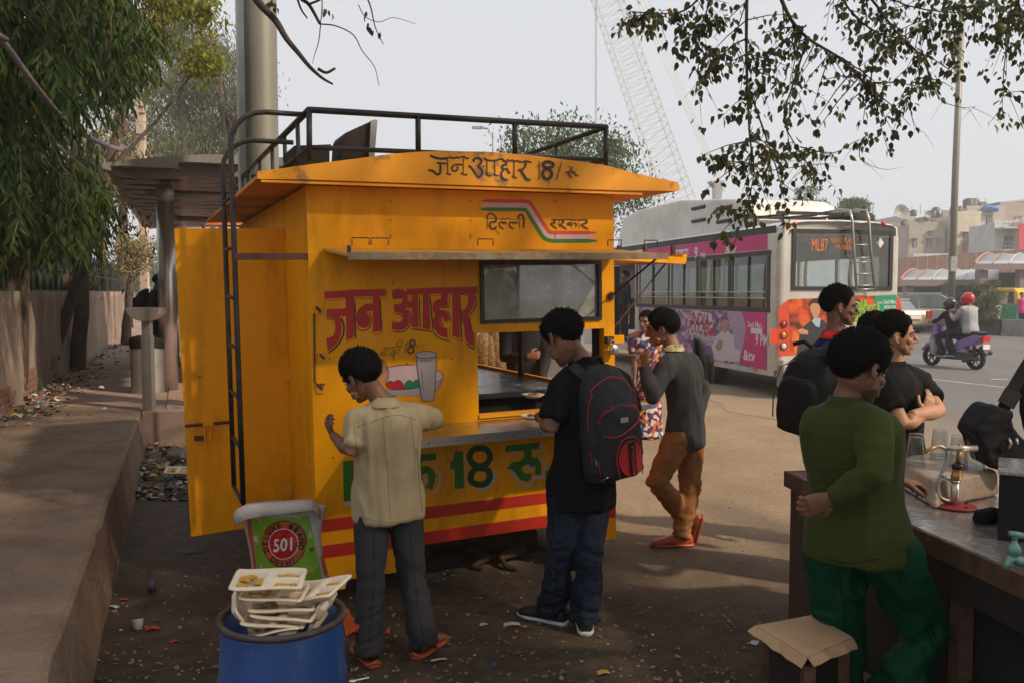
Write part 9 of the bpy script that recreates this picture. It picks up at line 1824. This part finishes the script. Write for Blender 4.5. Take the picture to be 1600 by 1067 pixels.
for k in range(16): b = MB(); z1 = CAMH + (457 - 404 + k * 1.0) * 88 / FPX; x = X0 + k * .98; b.prism([V((x, 88, 0)), V((x + .93, 88, 0)), V((x + .93, 88, z1 + .06)), V((x, 88, z1))], (0, .05, 0)); b.build('sheet_panel', mat('rust_sheet', (.17, .09, .065), .85, var=.25, scale=2), rf)
HC = {k: mat('plaster_' + k, c, .9, var=.10, scale=.6, dirt=tuple(x * .6 for x in c), damt=.5, dscale=.5) for k, c in (('tan', (.38, .32, .26)), ('grey', (.28, .26, .25)), ('cream', (.56, .48, .38)), ('pale', (.46, .42, .36)), ('white', (.52, .51, .50)))}
m_win = mat('dark_window', (.05, .055, .06), .3, var=.2); m_tank = mat('black_tank', (.03, .03, .032), .5); m_wood = mat('orange_door', (.42, .17, .05), .7)
def house(label, px0, px1, pyt, D, m, wins=(), tanks=(), dishes=(), dp=10, doors=(), ledges=()):
	k = D / FPX; x0, x1, z1 = U(px0, 457, D).x, U(px1, 457, D).x, CAMH + (457 - pyt) * k; t = thing('house', label, 'house', V(((x0 + x1) / 2, D, 0)), 'houses across the road')
	b = MB(); b.box(V(((x0 + x1) / 2, D + dp / 2, z1 / 2)), ((x1 - x0) / 2, dp / 2, z1 / 2)); w = b.build('wall', m, t)
	b = MB(); b.box(V(((x0 + x1) / 2, D + .1, z1 + .2)), ((x1 - x0) / 2 + .08, .12, .22)); b.build('parapet', m, t)
	for (a, c, y0, y1) in wins:
		xa, xb_, za, zb = U(a, 457, D).x, U(c, 457, D).x, CAMH + (457 - y1) * k, CAMH + (457 - y0) * k; b = MB(); b.box(V(((xa + xb_) / 2, D - .02, (za + zb) / 2)), ((xb_ - xa) / 2, .06, (zb - za) / 2)); w_ = b.build('window', m_win, t); b = MB(); b.box(V(((xa + xb_) / 2, D - .22, zb + .12)), ((xb_ - xa) / 2 + .15, .25, .06)); b.build('sunshade', m, w_)
		for q in (.33, .66): b = MB(); b.box(V((xa + (xb_ - xa) * q, D - .10, (za + zb) / 2)), (.03, .02, (zb - za) / 2)); b.build('mullion', HC['white'], w_)
	for (a, c, y0, y1) in doors: xa, xb_, za, zb = U(a, 457, D).x, U(c, 457, D).x, CAMH + (457 - y1) * k, CAMH + (457 - y0) * k; b = MB(); b.box(V(((xa + xb_) / 2, D - .03, (za + zb) / 2)), ((xb_ - xa) / 2, .05, (zb - za) / 2)); b.build('door', m_wood, t)
	for (a, y, r) in tanks: b = MB(); c = V((U(a, 457, D).x, D + 1.5, z1 if y is None else CAMH + (457 - y) * k)); r *= .62; b.lathe(c, [(r, 0), (r, r * 1.7), (r * .5, r * 2.0), (0, r * 2.05)], 14); b.build('water_tank', m_tank, t, True)
	for (a, y, r) in dishes: c = U(a, y, D - .3); b = MB(); b.lathe(c, [(0, 0), (r * .6, .06), (r, .22)], 16, (EX, UZ, V((0, -1, .3)).normalized())); dsh = b.build('satellite_dish', m_grey, t, True); b = MB(); b.tube([c, c + V((0, .5, -r))], .04, 5); b.build('dish_arm', m_steel2, dsh)
	for (a, c, y, pr_) in ledges: xa, xb_, z = U(a, 457, D).x, U(c, 457, D).x, CAMH + (457 - y) * k; b = MB(); b.box(V(((xa + xb_) / 2, D - pr_ / 2, z)), ((xb_ - xa) / 2, pr_ / 2, .1)); bl_ = b.build('balcony', HC['white'], t); b = MB(); [b.tube([V((xa, D - pr_, z + h)), V((xb_, D - pr_, z + h))], .03, 4) for h in (.5, 1.0)]; [b.tube([V((xa + (xb_ - xa) * q, D - pr_, z)), V((xa + (xb_ - xa) * q, D - pr_, z + 1.0))], .025, 4) for q in np.linspace(0, 1, 7)]; b.build('railing', m_steel2, bl_, kind='stuff')
	return t
house('dark grey flats at the left end of the row, next to the bus', 1385, 1420, 353, 124, HC['grey'], [(1411, 1417, 369, 386), (1398, 1406, 370, 384)]); house('tan block of flats with roof tanks and a big dish', 1418, 1474, 352, 118, HC['tan'], [(1424, 1430, 374, 386), (1446, 1452, 373, 386), (1462, 1466, 374, 385), (1449, 1452, 363, 369)], [(1416.5, None, .6), (1454, None, .9), (1460, None, .9), (1432, 337, .7)], [(1406, 331, .6), (1450, 336, .5)])
house('narrow tan tower with stacked tanks on its roof', 1405, 1428, 337, 130, HC['pale'], [(1410, 1414, 345, 351)], [(1417, None, 1.0), (1425, None, .6), (1431, 338, .6)], [(1407, 331, 1.0)]); house('grey stair tower between the tan block and the pole', 1470, 1484, 334, 122, HC['grey'], [(1473, 1478, 359, 371)], [(1462, 340, .9), (1467, None, .8)])
house('cream house with two dishes and orange doors right of the pole', 1492, 1529, 336, 116, HC['cream'], [(1502, 1510, 364, 372)], [(1497, None, 1.0), (1503, None, 1.0)], [(1516, 369, .28), (1523, 367, .28)], 8, [(1501, 1508, 377, 392), (1511, 1517, 378, 386)]); house('pale concrete block with outside stair and roof tanks', 1508, 1566, 327, 126, HC['pale'], [(1537, 1547, 337, 356), (1533, 1546, 357, 366)], [(1518, None, 1.3), (1524, None, 1.3), (1536, None, .9), (1541, None, .9)], [], 10, (), [(1530, 1556, 362, 2), (1530, 1556, 372, 2)])
house('beige upper storey block under the tin roof at the right', 1560, 1640, 322, 130, HC['tan'], [(1585, 1592, 340, 346)], (), [(1591, 343, .5)]); house('white terrace house with a deep balcony and glass doors', 1551, 1593, 350, 108, HC['white'], [(1566, 1589, 369, 390)], (), (), 6, (), [(1540, 1593, 392, 1.6), (1551, 1593, 358, 2.0)]); house('house with a bright red signboard at the right edge', 1594, 1660, 346, 106, HC['cream'], ())
b = MB(); b.box(U(1600, 372, 105), (.55 * 1.2, .1, 1.7)); b.build('red_signboard', mat('sign_red', (.55, .02, .05), .6), None, label='tall red signboard on the house at the right edge', cat='signboard')
b = MB(); b.loft([(U(1535 + x, 327 - h, 125.5), .45, r_, UZ, EY) for x, h, r_ in ((0, -1, .3), (4, 1, .8), (12, 1.2, 1), (20, .5, .8), (24, -1, .3))], 10); v, f, nm = remesh(b, .15, 2); build_arr('blue_tarpaulin', v, f, mat('tarp_blue', (.03, .14, .45), .6), None, True, label='blue tarpaulin heaped on a flat roof', cat='tarpaulin')
tr_ = thing('tin_roof', 'grey sloping tin roof shed on the highest rooftop', 'shed', U(1580, 322, 131)); b = MB(); P = [U(1562, 316, 130), U(1640, 308, 130), U(1640, 311, 130), U(1566, 318.5, 130)]; b.prism(P, (0, 5, 0)); b.build('roof_sheet', m_steel2, tr_); [(lambda b: (b.tube([U(x, 317, 131), U(x, 324, 131)], .12, 6), b.build('shed_post', m_steel2, tr_)))(MB()) for x in (1572, 1590, 1610)]
b = MB(); [b.tube([U(x, y, 120), U(x, y - h, 120)], .05, 4) for x, y, h in ((1398, 344, 14), (1425, 333, 10), (1438, 336, 16), (1445, 338, 10), (1471, 334, 8), (1526, 318, 10), (1530, 318, 8), (1540, 318, 9))]; b.build('roof_aerials', m_steel2, None, kind='stuff')
lw = thing('terrace_wall', 'long pale terrace wall with railings above the rust fence', 'wall', U(1500, 400, 104)); b = MB(); x0, x1 = U(1425, 400, 104).x, U(1600, 400, 104).x; b.box(V(((x0 + x1) / 2, 104, 3.3)), ((x1 - x0) / 2, .3, 3.1 + .0)); b.build('wall', HC['white'], lw)
bb_ = [(-40, 95, 7), (-32, 110, 8), (-25, 90, 6), (-18, 120, 7), (-10, 130, 8), (-2, 120, 6), (6, 125, 7), (14, 120, 6)]
for k, (x, y, r_) in enumerate(bb_): crown('street_tree', ['far street tree at the left end of the street', 'second far tree from the left end of the street', 'far tree closing the footpath', 'far tree left of the mast', 'far tree behind the cart roof rail', 'far tree behind the cart', 'far tree behind the front of the bus', 'far tree over the bus roof unit'][k], (x, y, 0), (x, y, r_ * .45), (r_ * .7, r_ * .5, r_ * .35), 3000, .35, m_bg, .3, 'far street trees', clumps=24)
# haze: one closed box of pale air
b = MB(); b.box((25, 62, 22), (95, 92, 23)); hz_ = b.build('haze', None, kind='stuff'); hz_.data.materials.clear()
m = bpy.data.materials.new('winter_haze'); m.use_nodes = True; N = m.node_tree.nodes; L = m.node_tree.links; N.remove(N['Principled BSDF']); pv_ = N.new('ShaderNodeVolumePrincipled'); pv_.inputs['Color'].default_value = (1, 1, 1, 1); pv_.inputs['Density'].default_value = .0015; pv_.inputs['Anisotropy'].default_value = .2; L.new(pv_.outputs[0], [x for x in N if x.type == 'OUTPUT_MATERIAL'][0].inputs['Volume']); hz_.data.materials.append(m)
